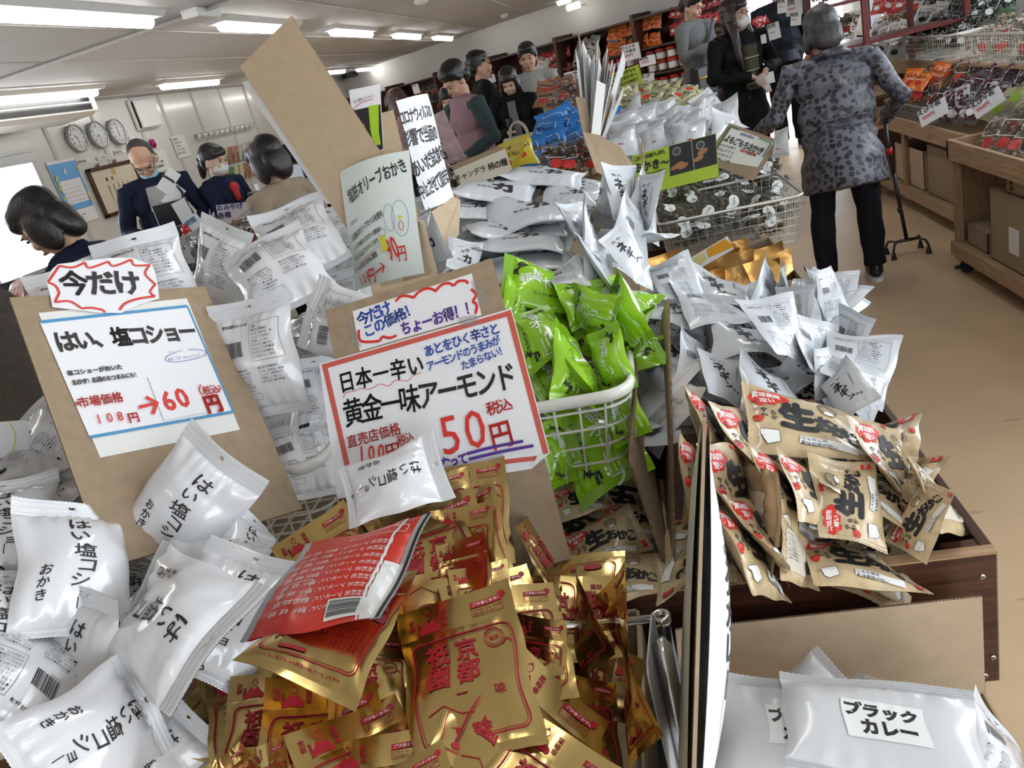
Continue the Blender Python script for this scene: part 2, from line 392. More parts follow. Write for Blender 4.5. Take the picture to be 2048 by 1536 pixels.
def make_bag(name, shape, material, print_fn=None, inks=None, back_fn=None, lod=1, seals=('top', 'bottom'), hole=0, printname='lettering', fill=None, sealmat=None, plain=False):
    """prototype: film body, its crimped seals and its print as children"""
    H, W = shape.H, shape.W; nx, ny = ((30, 40), (20, 26), (12, 14))[lod]
    if lod == 2: seals = ()
    y0 = -H/2+(shape.sb if seals else 0); y1 = H/2-(shape.st if seals else 0)
    root = ob(name, shape.grid(y0, y1, nx, ny), material, None, True)
    if 'top' in seals: ob('top_seal', shape.grid(y1, H/2, 64 if lod == 0 else 30, 30 if lod == 0 else 10, 0 if plain else .0012, 0 if plain else 9 if lod == 0 else 3, hole), sealmat or material, root, True)
    if 'bottom' in seals: ob('bottom_seal', shape.grid(-H/2, y0, 64 if lod == 0 else 30, 16 if lod == 0 else 6, 0 if plain else .0012, 0 if plain else 6 if lod == 0 else 2), sealmat or material, root, True)
    cell = W/nx*1.2
    for fn, side, pn in ((print_fn, 1, printname), (back_fn, -1, 'back_print')):
        if not fn: continue
        t = T2(); R.seed(shape.seed+99); fn(t, W, H)
        if side > 0: mp = lambda x, y: shape.f(x, y, 1, .0010)
        else: mp = lambda x, y: shape.f(-x, y, -1, .0010)
        link(pn, t.mesh(pn, inks, mp, cell), root)
    if fill is not None: fill(root, shape)
    return root
def unlink_tree(o):
    for c in list(o.children): unlink_tree(c)
    bpy.data.objects.remove(o)
# ---- prints: slot 0 black, 1 red, 2 white, 3 grey, 4 other
INKS = [INK, INKG, INKW, INKGR, mat('green_ink', (.02, .10, .02), .5), mat('bright_red_print', (.60, .03, .02), .4)]
def p_hai(t, W, H):
    k = .0198
    for i, (c, x, y, z) in enumerate([('は', .0, 0, 1.25), ('い', -.003, 1.25, 1.0), ('、', .012, 1.85, 1), ('塩', .0, 2.7, 1.25), ('コ', .004, 3.9, 1.15), ('シ', -.002, 5.0, 1), ('ョ', .006, 5.8, .8), ('｜', -.002, 6.6, .7), ('。', .002, 7.5, 1)]):
        t.text(c, .004+x, H/2-.051-y*k*.9, k*z*1.15, 0, .012, jit=.12, sx=1.2, sy=.82)
    t.text('おかき', -W*.29, -H*.10, .0165, 0, .014, vert=True, adv=1.0, jit=.12)
LOREM = ['●名称:米菓　●原材料名', 'もち米、植物油、食塩', 'こしょう、調味料(アミ', 'ノ酸等)、(一部に小麦・', '大豆を含む)●内容量', '枠外右上に記載●賞味期', '限:枠外に記載●保存方', '法:直射日光、高温多湿', 'をさけて保存して下さい', 'お召し上がり下さい。', 'お客様相談室フリー']
def block(t, x, y, sz, n, m=3, ln=11, gap=1.35):
    for i in range(n): t.text(LOREM[i % len(LOREM)][:ln], x, y-i*sz*gap, sz, m, 0)
def p_back(t, W, H):
    t.text('賞味期限20.06.18', -W*.34, H*.30, .0062, 0, .02)
    t.barcode(-W*.36, H*.04, W*.26, .026, 0)
    t.rrect(W*.02, -H*.02, W*.40, H*.30, .001, .0006, 3); t.text('名　称', W*.06, H*.27, .005, 3)
    block(t, W*.06, H*.24, .0048, 8, 3, 9); block(t, -W*.36, -H*.08, .0046, 7, 3, 11)
    block(t, W*.06, -H*.08, .0046, 5, 3, 10); t.rrect(-W*.37, -H*.345, W*.0, -H*.29, .001, .0006, 3); t.text('ホームページ', -W*.34, -H*.32, .0045, 3); t.rect(-W*.36, -H*.40, -W*.2, -H*.365, 0)
def figure(t, x, y, s, m=1):
    t.ring(x, y+s*.62, s*.17, s*.2, s*.035, m); t.disc(x, y+s*.85, s*.06, s*.05, m)
    t.add([(x-s*.45, y-s*.35), (x+s*.45, y-s*.35), (x+s*.42, y+s*.0), (x+s*.2, y+s*.38), (x+s*.04, y+s*.2), (x-s*.04, y+s*.2), (x-s*.2, y+s*.38), (x-s*.42, y)], [(0, 1, 2, 3, 4, 5, 6, 7)], m)
    t.disc(x+s*.42, y-s*.2, s*.16, s*.2, m); t.disc(x-s*.42, y-s*.2, s*.16, s*.2, m)
def p_gold(t, W, H):
    y = H/2
    figure(t, -W*.24, y-.030, .025); t.text('京都', -W*.39, y-.018, .0085, 1, .03, vert=True); t.text('祇園味幸', -W*.335, y-.024, .0050, 1, .03, vert=True); t.text('菜味幸', -W*.11, y-.014, .0085, 1, .03, vert=True)
    x0, x1 = W*.13, W*.40; t.rect(x0, y-.023, x1, y-.0155, 1); t.text('ご注意ください', x0+.006, y-.0194, .0054, 2, .015, adv=1.0); t.disc(x1+.001, y-.016, .0062, None, 1, 20, 0, .4)
    t.rrect(x0, y-.0345, x1, y-.0215, .001, .0006, 1); t.text('とても辛いので、お子様', x0+.003, y-.0268, .0034, 1, .01); t.text('の手の届かない所へ。', x0+.003, y-.0315, .0034, 1, .01)
    fx, fy0, fy1 = W*.42, -H/2+.022, H/2-.052
    t.rrect(-fx, fy0, fx, fy1, .012, .0020, 1); t.rrect(-fx+.003, fy0+.003, fx-.003, fy1-.003, .010, .0007, 1)
    t.ring(W*.26, fy1-.017, .0125, .0125, .0012, 1); t.ring(W*.26, fy1-.017, .0095, .0095, .0008, 1); t.text('味幸', W*.26-.0035, fy1-.017, .0068, 1, .03)
    t.line([(W*.31, fy1-.028), (W*.36, fy1-.022), (W*.39, fy1-.027)], .002, 1)
    t.text('京都', W*.02, fy1-.022, .029, 1, .04, vert=True, adv=.98); t.text('祇園', -W*.22, fy1-.022, .029, 1, .04, vert=True, adv=.98)
    t.line([(-W*.33, fy0+.038), (-W*.2, fy0+.046), (-W*.08, fy0+.032), (W*.02, fy0+.03)], .0014, 1); t.text('味', W*.26, fy0+.05, .014, 1, .02); t.text('一', -W*.04, fy0+.055, .014, 1, .02)
    t.disc(-W*.2, fy0+.012, .014, .006, 1); t.text('黄金', 0, fy0+.012, .012, 1, .03)
def p_goldback(t, W, H):
    y0 = -H/2+.03; fx = W*.42
    t.rrect(-fx, y0, fx, H/2-.03, .010, .0016, 1); t.rrect(-fx+.003, y0+.003, fx-.003, H/2-.033, .008, .0007, 1)
    for i, c in enumerate(['日本一辛い', '黄金一味', 'アーモンド']): t.text(c, -W*.02-i*.023, H*.16, .018 if i else .014, 1, .035, vert=True, jit=.05, adv=1.02)
    for i in range(6): t.text('辛さと香りの黄金', W*.33-i*.0062, -.012, .0046, 1, .01, vert=True)
    t.rect(-W*.26, y0+.008, -W*.02, y0+.014, 1); t.text('ピリッと辛いおつまみの黄金一味アーモンドです', -fx*.95, y0-.010, .0050, 1, .01, adv=1.0)
    for (a, b, r) in ((W*.2, H*.12, .5), (W*.3, H*.15, -.3), (W*.33, H*.08, -.7)): t.disc(a, b, .020, .009, 4, 16, r)
def p_red(t, W, H):
    for i in range(9): t.text('原材料名 アーモンド、唐辛子、食塩、植物油脂'[:20], W*.36-i*.0105, H*.34, .0068, 2, .0, vert=True, adv=1.0)
    t.rrect(W*.12, -H*.30, W*.28, -H*.05, .001, .0008, 2); t.rrect(-W*.38, H*.02, -W*.30, H*.40, .001, .0008, 2)
    t.rect(W*.32, H*.12, W*.47, H*.36, 2); t.rect(-W*.5, H*.335, W*.5, H*.352, 2); t.rect(-W*.02, H*.36, W*.5, H*.47, 2); t.rect(-W*.5, H*.475, W*.5, H*.5, 0)
    t.rrect(-W*.45, H*.30, -W*.38, H*.36, .002, .0016, 2); t.barcode(W*.33, H*.13, W*.12, H*.2, 0)
def olive(t, x, y, s, m=0):
    t.line([(x-s*.9, y+s*.9), (x, y), (x+s*.5, y-s)], s*.06, m)
    for k in range(7):
        a = R.uniform(0, 6.28); d = R.uniform(.3, 1)*s; t.disc(x-d*.7+k*s*.22-.3*s, y+d*.55-k*.1*s, s*.34, s*.09, m, 10, a)
    for k in range(3): t.disc(x+R.uniform(-.3, .6)*s, y+R.uniform(-.8, .2)*s, s*.17, s*.21, m, 12)
def p_green(t, W, H):
    olive(t, W*.22, H*.33, .022); olive(t, -W*.2, -H*.34, .017)
    for i, c in enumerate('塩餅オリーブ'): t.text('｜' if c == 'ー' else c, W*.05+(.004 if i % 2 else -.004), H*.24-i*.0245, .026, 2, .02, jit=.15)
    t.text('ハーブ&ビネガー', -W*.24, H*.10, .0105, 0, .015, vert=True, jit=.08); t.text('小豆島のオリーブオイル使用', W*.36, H*.18, .0068, 2, .01, vert=True)
def p_greenback(t, W, H):
    t.rect(-W*.36, -H*.02, W*.36, H*.30, 2); t.text('賞味期限20.03.26', -W*.3, H*.12, .0075, 0, .02); block(t, -W*.34, -H*.08, .0048, 9, 0, 11)
def net(t, x, y, s, rot=0):
    for k in range(6): a = (k-2.5)*.15*s; t.line([(x-s*.5, y+a*1.0), (x+s*.5, y+a*1.5)], s*.02, 0); t.line([(x+a*1.0, y-s*.5), (x+a*1.1, y+s*.5)], s*.02, 0)
    t.ring(x, y, s*.55, s*.35, s*.05, 0); t.disc(x, y-s*.35, s*.3, s*.14, 2)
def p_beige(t, W, H):
    # landscape art on a bag whose seals are its short ends
    for (a, b, r) in ((-.40, .30, .016), (-.35, .36, .014), (-.29, .30, .015), (-.25, .37, .013), (-.21, .31, .014), (-.30, .24, .012), (-.38, .22, .010)): t.disc(W*a, H*b, r, r*.8, 5, 12, 0, .12)
    t.text('賞味期限', -W*.41, H*.345, .0125, 2, .03, jit=.1); t.text('短い', -W*.36, H*.25, .0135, 2, .03, jit=.1)
    t.text('やわ', -W*.37, H*.09, .0125, 0, .03, vert=True, jit=.1); t.text('らか', -W*.30, H*.05, .0125, 0, .03, vert=True, jit=.1); t.disc(-W*.42, -H*.04, .009, .009, 5)
    t.text('生', -W*.11, H*.05, .068, 0, .075); t.text('お', W*.10, -H*.01, .036, 0, .07, jit=.1); t.text('か', W*.215, -H*.07, .034, 0, .07, jit=.1); t.text('き', W*.32, -H*.14, .034, 0, .07, jit=.1)
    net(t, W*.16, H*.26, .034); 
    t.add([(-W*.42, -H*.22), (-W*.28, -H*.22), (-W*.27, -H*.36), (-W*.36, -H*.40), (-W*.40, -H*.34)], [(0, 1, 2, 3, 4)], 2); t.line([(-W*.42, -H*.22), (-W*.28, -H*.22), (-W*.27, -H*.36), (-W*.36, -H*.40), (-W*.40, -H*.34)], .0012, 0, True)
    t.add([(-W*.12, -H*.24), (W*.30, -H*.34), (W*.28, -H*.46), (-W*.14, -H*.35)], [(3, 2, 1, 0)], 2)
    t.text('生もち使用', -W*.10, -H*.275, .0088, 0, .02, rot=-.17); t.text('賞味期限が短い', -W*.11, -H*.345, .0088, 0, .02, rot=-.17)
    t.text('NAMAOKAKI', W*.445, H*.30, .011, 2, .01, rot=-PI/2); t.rect(W*.40, -H*.42, W*.46, -H*.28, 5); t.text('三幸', W*.412, -H*.35, .0075, 2, .02)
    t.rect(W*.0, H*.41, W*.08, H*.47, 5)
def p_negi(t, W, H):
    t.text('五目・ポン', -W*.26, H*.31, .0115, 0, .02, jit=.08, adv=1.0)
    t.text('ネ', -W*.14, H*.15, .046, 0, .05, jit=.1); t.text('ギ', -W*.03, -H*.03, .042, 0, .04, jit=.1); t.text('ン', W*.04, -H*.19, .026, 0, .04, jit=.1)
    t.text('おかき', W*.12, -H*.20, .013, 0, .025, jit=.15, rot=-.4); t.text('サラダせんべい', W*.26, H*.22, .0088, 0, .015, vert=True, jit=.1)
def p_salad(t, W, H):
    t.text('サラダ', -W*.22, H*.22, .010, 0, .015, jit=.15); t.text('カ', W*.12, -H*.10, .048, 0, .055, jit=.2, rot=.2); t.text('ラ', -W*.08, H*.06, .020, 0, .035, jit=.2); t.text('ガ', W*.04, H*.14, .022, 0, .04, jit=.2)
    t.text('おかき', -W*.18, -H*.20, .011, 0, .02, jit=.2)
def p_negiback(t, W, H):
    t.rrect(-W*.06, -H*.05, W*.38, H*.36, .001, .0006, 3); block(t, -W*.03, H*.33, .0056, 10, 3, 9, 1.4); t.barcode(-W*.38, H*.05, W*.24, .024, 0)
    t.text('賞味期限20.06.25', -W*.38, H*.33, .0055, 3); block(t, -W*.36, -H*.12, .005, 6, 3, 11); block(t, W*.02, -H*.14, .005, 6, 3, 9); t.rrect(-W*.38, -H*.38, W*.02, -H*.30, .001, .0006, 3); t.text('http://www.', -W*.36, -H*.34, .0055, 3)
def p_curry(t, W, H):
    t.rect(-.046, -.026, .052, .030, 2); t.text('ブラック', -.033, .014, .0225, 0, .06, jit=.08, rot=-.02); t.text('カレー', -.017, -.010, .0225, 0, .06, jit=.08, rot=-.02)
def p_yomogi(t, W, H):
    t.disc(0, H*.10, .023, .025, 2, 18); t.disc(0, -H*.10, .023, .025, 2, 18); t.rect(-.017, -H*.1, .017, H*.1, 2)
    t.text('よもぎ', 0, H*.16, .0125, 0, .03, vert=True, jit=.1, adv=.95); t.text('もち', .001, -H*.10, .0105, 0, .03, vert=True); t.disc(.008, -H*.15, .006, .0035, 4)
def p_lady(t, W, H):
    t.ring(0, H*.16, .011, .008, .0012, 0); t.ring(.0, H*.08, .008, .010, .0012, 0); t.text('コロコロ', -.008, -H*.0, .012, 0, .01); t.ring(0, -H*.12, .012, .012, .0012, 0); t.disc(0, -H*.22, .018, .004, 1)
def place(proto_list, i, TL, TR, BL, D, sign=None, label=None, cat='bag', group=None, W=None, H=None):
    """a copy of a prototype bag laid at three measured corners"""
    p = proto_list[i % len(proto_list)]; W = W or p['bw']; H = H or p['bh']
    O, U, V, N, s = pose3(TL, TR, BL, W, H, D, sign)
    o = copy_tree(p); o.matrix_world = frame(O, U, V, N, s)
    tag(o, label, cat, group); return o
def proto(name, shape, *a, dims=None, **k):
    o = make_bag(name, shape, *a, **k); o['bw'] = (dims or (shape.W, shape.H))[0]; o['bh'] = (dims or (shape.W, shape.H))[1]; return o
# ================================================================= the setting
CEIL = mat('ceiling_panel_grey', (.55, .56, .58), .55, noise=.05, nscale=2)
WALLM = mat('cream_steel_wall_panel', (.66, .655, .62), .28, coat=.3, noise=.03, nscale=1.5)
WALLB = mat('plain_white_wall', (.72, .705, .67), .6)
ALU = mat('aluminium_frame', (.55, .56, .58), .35, metal=.7)
FLOORM = mat('beige_vinyl_floor', (.70, .50, .30), .45, noise=.12, nscale=2.2, bump=.05, bscale=90)
n_, l_ = nt(FLOORM)
g = G(); g.box((-6.4, -3.2, -.1), (3.2, 19.2, 0)); o = tag(ob('floor', g, FLOORM), 'beige vinyl shop floor with scuffs', kind='structure')
g = G()
for k in range(9): a, r = R.uniform(0, 6.3), R.uniform(.01, .03); g.ell((R.uniform(.7, 1.4), R.uniform(1.5, 4.5), .0), (r, r*.3, .0003), 8, 4)
tag(ob('scuff_marks', g, mat('scuff', (.50, .36, .22), .5), o), kind='stuff')
g = G(); g.box((-6.4, -3.2, 2.4), (3.2, 19.2, 2.5)); ceil = tag(ob('ceiling', g, CEIL), 'grey-white panelled ceiling', kind='structure')
for k, x in enumerate(np.arange(-5.9, 3, .9)):
    g = G(); g.box((x-.006, -3.2, 2.392), (x+.006, 19, 2.4)); ob('panel_joint', g, mat('joint_grey', (.5, .49, .47), .5), ceil)
# left wall (steel sandwich panels) with a window opening y 5.2 - 7.95, z .78 - 1.86
XW = -6.2
wl = G(); wl.box((XW-.1, 7.98, 0), (XW, 19.2, 2.4)); wl.box((XW-.1, -3.2, 0), (XW, 3.0, 2.4)); wl.box((XW-.1, 3.0, 1.9), (XW, 7.98, 2.4)); wl.box((XW-.1, 3.0, 0), (XW, 7.98, .76))
wl = tag(ob('wall_left', wl, WALLM), 'cream steel panel wall behind the tills', kind='structure')
for y in (2.1, 8.35, 9.25, 10.15, 10.84, 11.75, 12.65, 13.55, 14.4, 15.3, 16.2, 17.1, 18):
    g = G(); g.box((XW, y-.02, 0), (XW+.012, y+.02, 2.4), ch=.003); g.box((XW, y+.02, 0), (XW+.004, y+.05, 2.4)); ob('panel_rib', g, mat('rib_grey', (.5, .5, .48), .4), wl)
wn = empty('window_1', 'aluminium sliding window glaring white beside the calendar', 'window', (XW, 5.5, .76)); wn['kind'] = 'structure'; del wn['category']
for a, b in (((-.12, -2.5, 0), (.04, 2.48, .07)), ((-.12, -2.5, 1.1), (.05, 2.48, 1.2)), ((-.12, 2.41, 0), (.04, 2.48, 1.2)), ((-.12, -2.5, 0), (.04, -2.43, 1.2)), ((-.08, 1.3, 0), (0, 1.345, 1.14)), ((-.08, -.1, 0), (0, -.05, 1.14))):
    g = G(); g.box(a, b, ch=.004); ob('window_frame', g, ALU, wn)
g = G(); g.box((-.06, -2.44, .06), (-.055, 2.42, 1.12)); ob('pane', g, MATS['window_glass'], wn)
g = G(); g.box((0, -2.6, -.03), (.10, 2.6, 0), ch=.004); ob('window_sill', g, ALU, wn)
# back wall runs diagonally: from (-6.1, 18.7) to (3, 11.7)
BD = np.array([5.25, -4.05, 0]); BD /= np.linalg.norm(BD); BN = np.array([-BD[1], BD[0], 0])*-1.0   # BN towards the camera side
if BN[1] > 0: BN = -BN
BO = np.array([-6.1, 18.7, 0])
def bw(s, d=0, z=0): return BO+BD*s+BN*d+np.array([0, 0, z])
def bpx(px, py, d=0):
    r = ray(px, py); Oo = BO+BN*d; t = ((Oo-EYE)@BN)/(r@BN); p = EYE+r*t; return (p-Oo)@BD, p[2]
def bbox(g, s0, s1, d0, d1, z0, z1, m=0): return g.obox(bw((s0+s1)/2, (d0+d1)/2, (z0+z1)/2), (BD, BN, (0, 0, 1)), ((s1-s0)/2, abs(d1-d0)/2, (z1-z0)/2), m)
sdoor = bpx(1470, 30)[0]
g = G(); bbox(g, -.5, sdoor, -.1, 0, 0, 2.4); bbox(g, sdoor, 11.6, -.1, 0, 2.15, 2.4); tag(ob('wall_back', g, WALLB), 'plain white diagonal back wall above the dark shelves', kind='structure')
d1 = empty('door_1', 'bright glazed shop door frame beyond the masked woman', 'door', bw(sdoor)); d1['kind'] = 'structure'; del d1['category']
for s0, s1, z0, z1 in ((0, .08, 0, 2.15), (1.0, 1.06, 0, 2.15), (1.9, 1.96, 0, 2.15), (.08, 1.96, 2.08, 2.15), (.08, 1.96, .9, .96)):
    g = G(); g.obox(BD*(s0+s1)/2+np.array([0, 0, (z0+z1)/2]), (BD, BN, (0, 0, 1)), ((s1-s0)/2, .04, (z1-z0)/2)); ob('door_frame', g, ALU, d1)
g = G(); g.obox(BD*1+np.array([0, 0, 1.05]), (BD, BN, (0, 0, 1)), (.93, .004, 1.05)); ob('glass_panel', g, MATS['window_glass'], d1)
# right wall with a long display window
g = G(); g.box((3.0, -3.2, 0), (3.1, 12.2, .92)); g.box((3.0, -3.2, 2.15), (3.1, 12.2, 2.4)); g.box((3.0, 11.2, .9), (3.1, 12.2, 2.2)); wr = tag(ob('wall_right', g, WALLB), 'white wall under the long display window', kind='structure')
w2 = empty('window_2', 'long bright window behind the right-hand shelves', 'window', (3.0, 4, .92)); w2['kind'] = 'structure'; del w2['category']
for y in (-7, -4, -2, 0, 1.6, 3.2, 4.8, 6.4, 7.2):
    g = G(); g.box((-.02, y-.03, 0), (.05, y+.03, 1.24), ch=.003); ob('window_frame', g, ALU, w2)
for z in (0, 1.18): g = G(); g.box((-.04, -7, z), (.06, 7.2, z+.05), ch=.003); ob('window_frame', g, ALU, w2)
g = G(); g.box((.02, -7, .04), (.026, 7.2, 1.18)); ob('pane', g, MATS['window_glass'], w2)
POSTER = mat('green_poster', (.02, .42, .12), .5, emit=0)
q = onX(1965, 22, 2.97); g = G(); g.box((-.004, -.8, -.1), (.004, .8, .75)); o = tag(ob('window_poster', g, POSTER), 'green and white poster stuck to the bright window', 'poster'); o.location = (2.97, q[1]-.4, q[2]-.05)
t = T2(); t.disc(0, .3, .12, .25, 0, 12, .4, .5); t.disc(.3, .1, .1, .2, 0, 12, -.4, .3)
me = t.mesh('poster_print', INKW, lambda x, y: np.stack([x*0-.006, -x, y], -1), ld=(-1e-4, 0, 0)); link('poster_print', me, o)
g = G(); g.box((-6.4, -3.2, 0), (.6, -3.1, 2.4)); g.box((-6.4, -3.2, 2.2), (3.2, -3.1, 2.4)); g.box((2.4, -3.2, 0), (3.2, -3.1, 2.4)); tag(ob('wall_front', g, WALLB), 'shop front wall with a glazed doorway', kind='structure')  # unseen wall, closed except the doorway so reflections and contrast get darker
d2 = empty('door_2', 'glazed shop doorway behind the photographer', 'door', (1.5, -3.15, 0)); d2['kind'] = 'structure'; del d2['category']
for x in (-.85, 0, .85): g = G(); g.box((x-.04, -.03, 0), (x+.04, .03, 2.2)); ob('door_frame', g, ALU, d2)
g = G(); g.box((-3.2, -8, -.35), (3.2, -3.2, -.05)); g.box((-14, -8, -.35), (-6.4, 26, -.05)); g.box((3.2, -8, -.35), (12, 26, -.05)); g.box((-6.4, 19.2, -.35), (3.2, 26, -.05)); tag(ob('trim_1', g, mat('pale_concrete', (.7, .7, .7), .9)), 'pale paved ground outside the windows', kind='structure')
# ceiling lamps: two rows of fixtures, and the wall tubes above the back shelf
TUBE = mat('lit_tube', (1, .985, .95), .4, emit=LAMP); HOUS = mat('white_lamp_housing', (.72, .72, .70), .4)
def ceiling_lamp(x, y, label, L=1.48, z=2.4, grp=None):
    e = empty('ceiling_lamp', label, 'lamp', (x, y, z), 0, grp)
    g = G(); g.add([(sx*a, sy*L/2*1.04, zz) for zz, a in ((0, .11), (-.035, .075)) for sx in (-1, 1) for sy in (-1, 1)], [(0, 1, 3, 2), (4, 6, 7, 5), (0, 2, 6, 4), (1, 5, 7, 3), (0, 4, 5, 1), (2, 3, 7, 6)]); ob('housing', g, HOUS, e)
    g = G(); g.tube([(0, -L/2+.02, -.052), (0, -L/2+.05, -.052), (0, L/2-.05, -.052), (0, L/2-.02, -.052)], [.02, .042, .042, .02], 12); ob('diffuser', g, TUBE, e, True)
    return e
nm = ['nearest', 'second', 'third', 'fourth', 'fifth', 'farthest']
for i, y in enumerate((4.5, 6.9, 9.42, 11.95, 14.45, 16.95)): ceiling_lamp(-2.84, y, f'lit white ceiling tube lamp, {nm[i]} of the upper row' if i < 5 else 'lit white ceiling tube lamp, farthest of the upper row by the back wall')
for i, y in enumerate((7.35, 10.05, 12.8, 15.4, 17.7)): ceiling_lamp(-5.24, y, f'lit white ceiling tube lamp, {nm[i]} of the row nearer the clocks' if i < 4 else 'lit white ceiling tube lamp, far end of the row nearer the clocks')
for y in (-1.5, 1.6): ceiling_lamp(-2.84, y, 'lit ceiling tube lamp above the photographer', grp='lamps overhead out of view'); ceiling_lamp(.2, y, 'lit ceiling tube lamp above the photographer', grp='lamps overhead out of view')
for y in (-1.5, 2.0, 4.6): ceiling_lamp(-5.24, y, 'lit ceiling tube lamp above the photographer', grp='lamps overhead out of view')
for y in (4.8, 8.0, 11.2): ceiling_lamp(.9, y, 'lit ceiling tube lamp above the right-hand aisle', grp='lamps over the right-hand aisle')
for px, py in ((1128, 2), (1147, 13)):
    s, z = bpx(px, py, .3); p = bw(s, .3, z); e = empty('spot_lamp', 'small round lit lamp high on the back wall, '+('upper' if py < 5 else 'lower')+' of the pair', 'lamp', p)
    g = G(); g.tube([(-.12, 0, 0), (-.10, 0, 0), (.10, -.08, 0), (.12, -.08, 0)], [.02, .05, .05, .02], 12); ob('bulb', g, mat('lit_bulb', (1, .98, .92), .4, emit=5), e, True)
    g = G(); g.tube([(0, 0, 0), tuple(-BN*.29)], .012); ob('arm', g, HOUS, e)
g = G(); p0, p1 = onZ(0, 160, 2.385), onZ(500, -12, 2.385); d = (p1-p0)/np.linalg.norm(p1-p0); p1 = p0+d*9; p0 = p0-d*1.3; g.tube([p0, p1], .016, 4); tag(ob('trim_2', g, mat('joint_grey', (.5, .49, .47), .5)), 'grey cable duct crossing the ceiling', kind='structure')
q = onZ(403, 28, 2.37); g = G(); g.box(q+np.array([-.06, -.17, -.03]), q+np.array([.06, .17, .03]), ch=.006); g.cyl(q+np.array([.03, -.175, 0]), q+np.array([.03, -.165, 0]), .008, 8); tag(ob('junction_box', g, HOUS), 'small white junction box on the ceiling duct', 'box')
q = onZ(842, 1, 2.39); g = G(); g.lathe([(.07, .01), (.07, -.02), (.04, -.04), (.0, -.045)], q); tag(ob('smoke_detector', g, HOUS), 'round white smoke detector on the ceiling', 'detector')
q = onZ(1008, 30, 2.39); g = G(); g.lathe([(.06, .01), (.06, -.02), (.03, -.05), (.0, -.055)], q); tag(ob('sprinkler', g, HOUS), 'tiny white sprinkler fitting on the far ceiling', 'fitting')
s, z = bpx(700, 150, .15); g = G(); g.obox(bw(s, .15, z), (BD, BN, (0, 0, 1)), (.09, .15, .05)); tag(ob('security_camera', g, RUBBER), 'small dark camera at the top left of the back wall', 'camera')
# air conditioner hung under the ceiling
ac = empty('air_conditioner', 'white ceiling air conditioner with two black louvre slots', 'air conditioner', (-5.72, 7.0, 2.39))
g = G(); L = 1.15; g.prism([(-.38, 0), (.30, 0), (.36, -.03), (.36, -.20), (.28, -.235), (-.12, -.25), (-.38, -.12)], (0, -L, 0), (1, 0, 0), (0, 0, 1), (0, 1, 0), 2*L); ob('body', g, mat('ac_white', (.68, .67, .63), .4), ac)
for z in (-.085, -.155): g = G(); g.box((.352, -L+.08, z-.026), (.368, L-.08, z+.022)); ob('louvre_slot', g, BLACK, ac)
g = G(); g.box((.36, -L+.06, -.122), (.378, L-.06, -.110)); ob('louvre_blade', g, mat('ac_white', (.68, .67, .63)), ac)
g = G(); g.box((.33, L-.03, -.21), (.375, L+.02, -.04), ch=.015); ob('end_cap', g, mat('ac_white', (.68, .67, .63)), ac)
# ---- things on the left wall
def wall_item(name, label, cat, px, py, w, h, m, d=.012, group=None):
    p = onX(px, py, XW+.014); o = G().box((0, -w/2, -h/2), (d, w/2, h/2)).mesh(name, m); o = link(name, o); o.location = p; return tag(o, label, cat, group)
def wall_print(o, t, w, h, mats, d=.013, name='lettering'):
    return link(name, t.mesh(name, mats, lambda x, y: np.stack([x*0+d, x, y], -1), ld=(3e-4, 0, 0)), o)
CL = [(150, 278, 'left', 5.4, 3.2), (193, 271, 'middle', 4.35, 3.1), (231, 265, 'right', 3.0, .05)]
for px, py, s, ha, ma in CL:
    e = empty('wall_clock', f'round silver-rimmed wall clock, {s} of the three', 'clock', onX(px, py, XW+.02))
    g = G(); n = 32
    g.v = []; ring = [(.150, 0), (.158, .02), (.158, .045), (.145, .052), (.136, .042)]
    V = []; F = []
    for r, x in ring: V += [(x, r*math.cos(2*PI*k/n), r*math.sin(2*PI*k/n)) for k in range(n)]
    for i in range(4): F += [(i*n+k, i*n+(k+1) % n, (i+1)*n+(k+1) % n, (i+1)*n+k) for k in range(n)]
    g.add(V, F); ob('rim', g, mat('clock_silver', (.38, .39, .40), .3, metal=.4), e, True)
    g = G(); g.cyl((.01, 0, 0), (.036, 0, 0), .138, 32); ob('dial', g, mat('clock_dial', (.66, .67, .68), .5), e)
    t = T2()
    for k in range(12): a = PI/2-2*PI*(k+1)/12; t.text(str(k+1), .105*math.cos(a)-(.012 if k > 8 else 0), .105*math.sin(a), .036, 0, .03)
    wall_print(e, t, 0, 0, INK, .038, 'numerals')
    for nme, a, ln, wd in (('hour_hand', ha, .06, .009), ('minute_hand', ma, .095, .006)): t = T2(); t.line([(0, 0), (ln*math.sin(a), ln*math.cos(a))], wd); wall_print(e, t, 0, 0, INK, .040, nme)
o = wall_item('calendar', 'blue and white lemon-pattern wall calendar', 'calendar', 146, 383, .47, .70, PAPER, .006)
t = T2(); t.rect(-.235, -.20, .235, .32, 4); t.rect(-.16, -.13, .20, .13, 2)
for r in range(5):
    for c in range(7): t.text(str(1+r*7+c), -.14+c*.046, .08-r*.045, .026, 3, .0)
for k in range(12): t.disc(R.choice([-.2, .21])+R.uniform(-.02, .02), R.uniform(-.18, .28), .016, .021, 1, 8)
t.text('4', -.02, .22, .09, 2); t.text('シール印刷', -.08, -.26, .022, 0)
wall_print(o, t, 0, 0, [INK, mat('lemon_yellow', (.62, .62, .05), .5), PAPER, INKGR, mat('calendar_blue', (.14, .38, .72), .5)], .0075)
fr = empty('certificate_frame', 'dark wooden framed certificate half hidden by the clerk', 'frame', onX(238, 376, XW+.02))
w, h = .96, .58
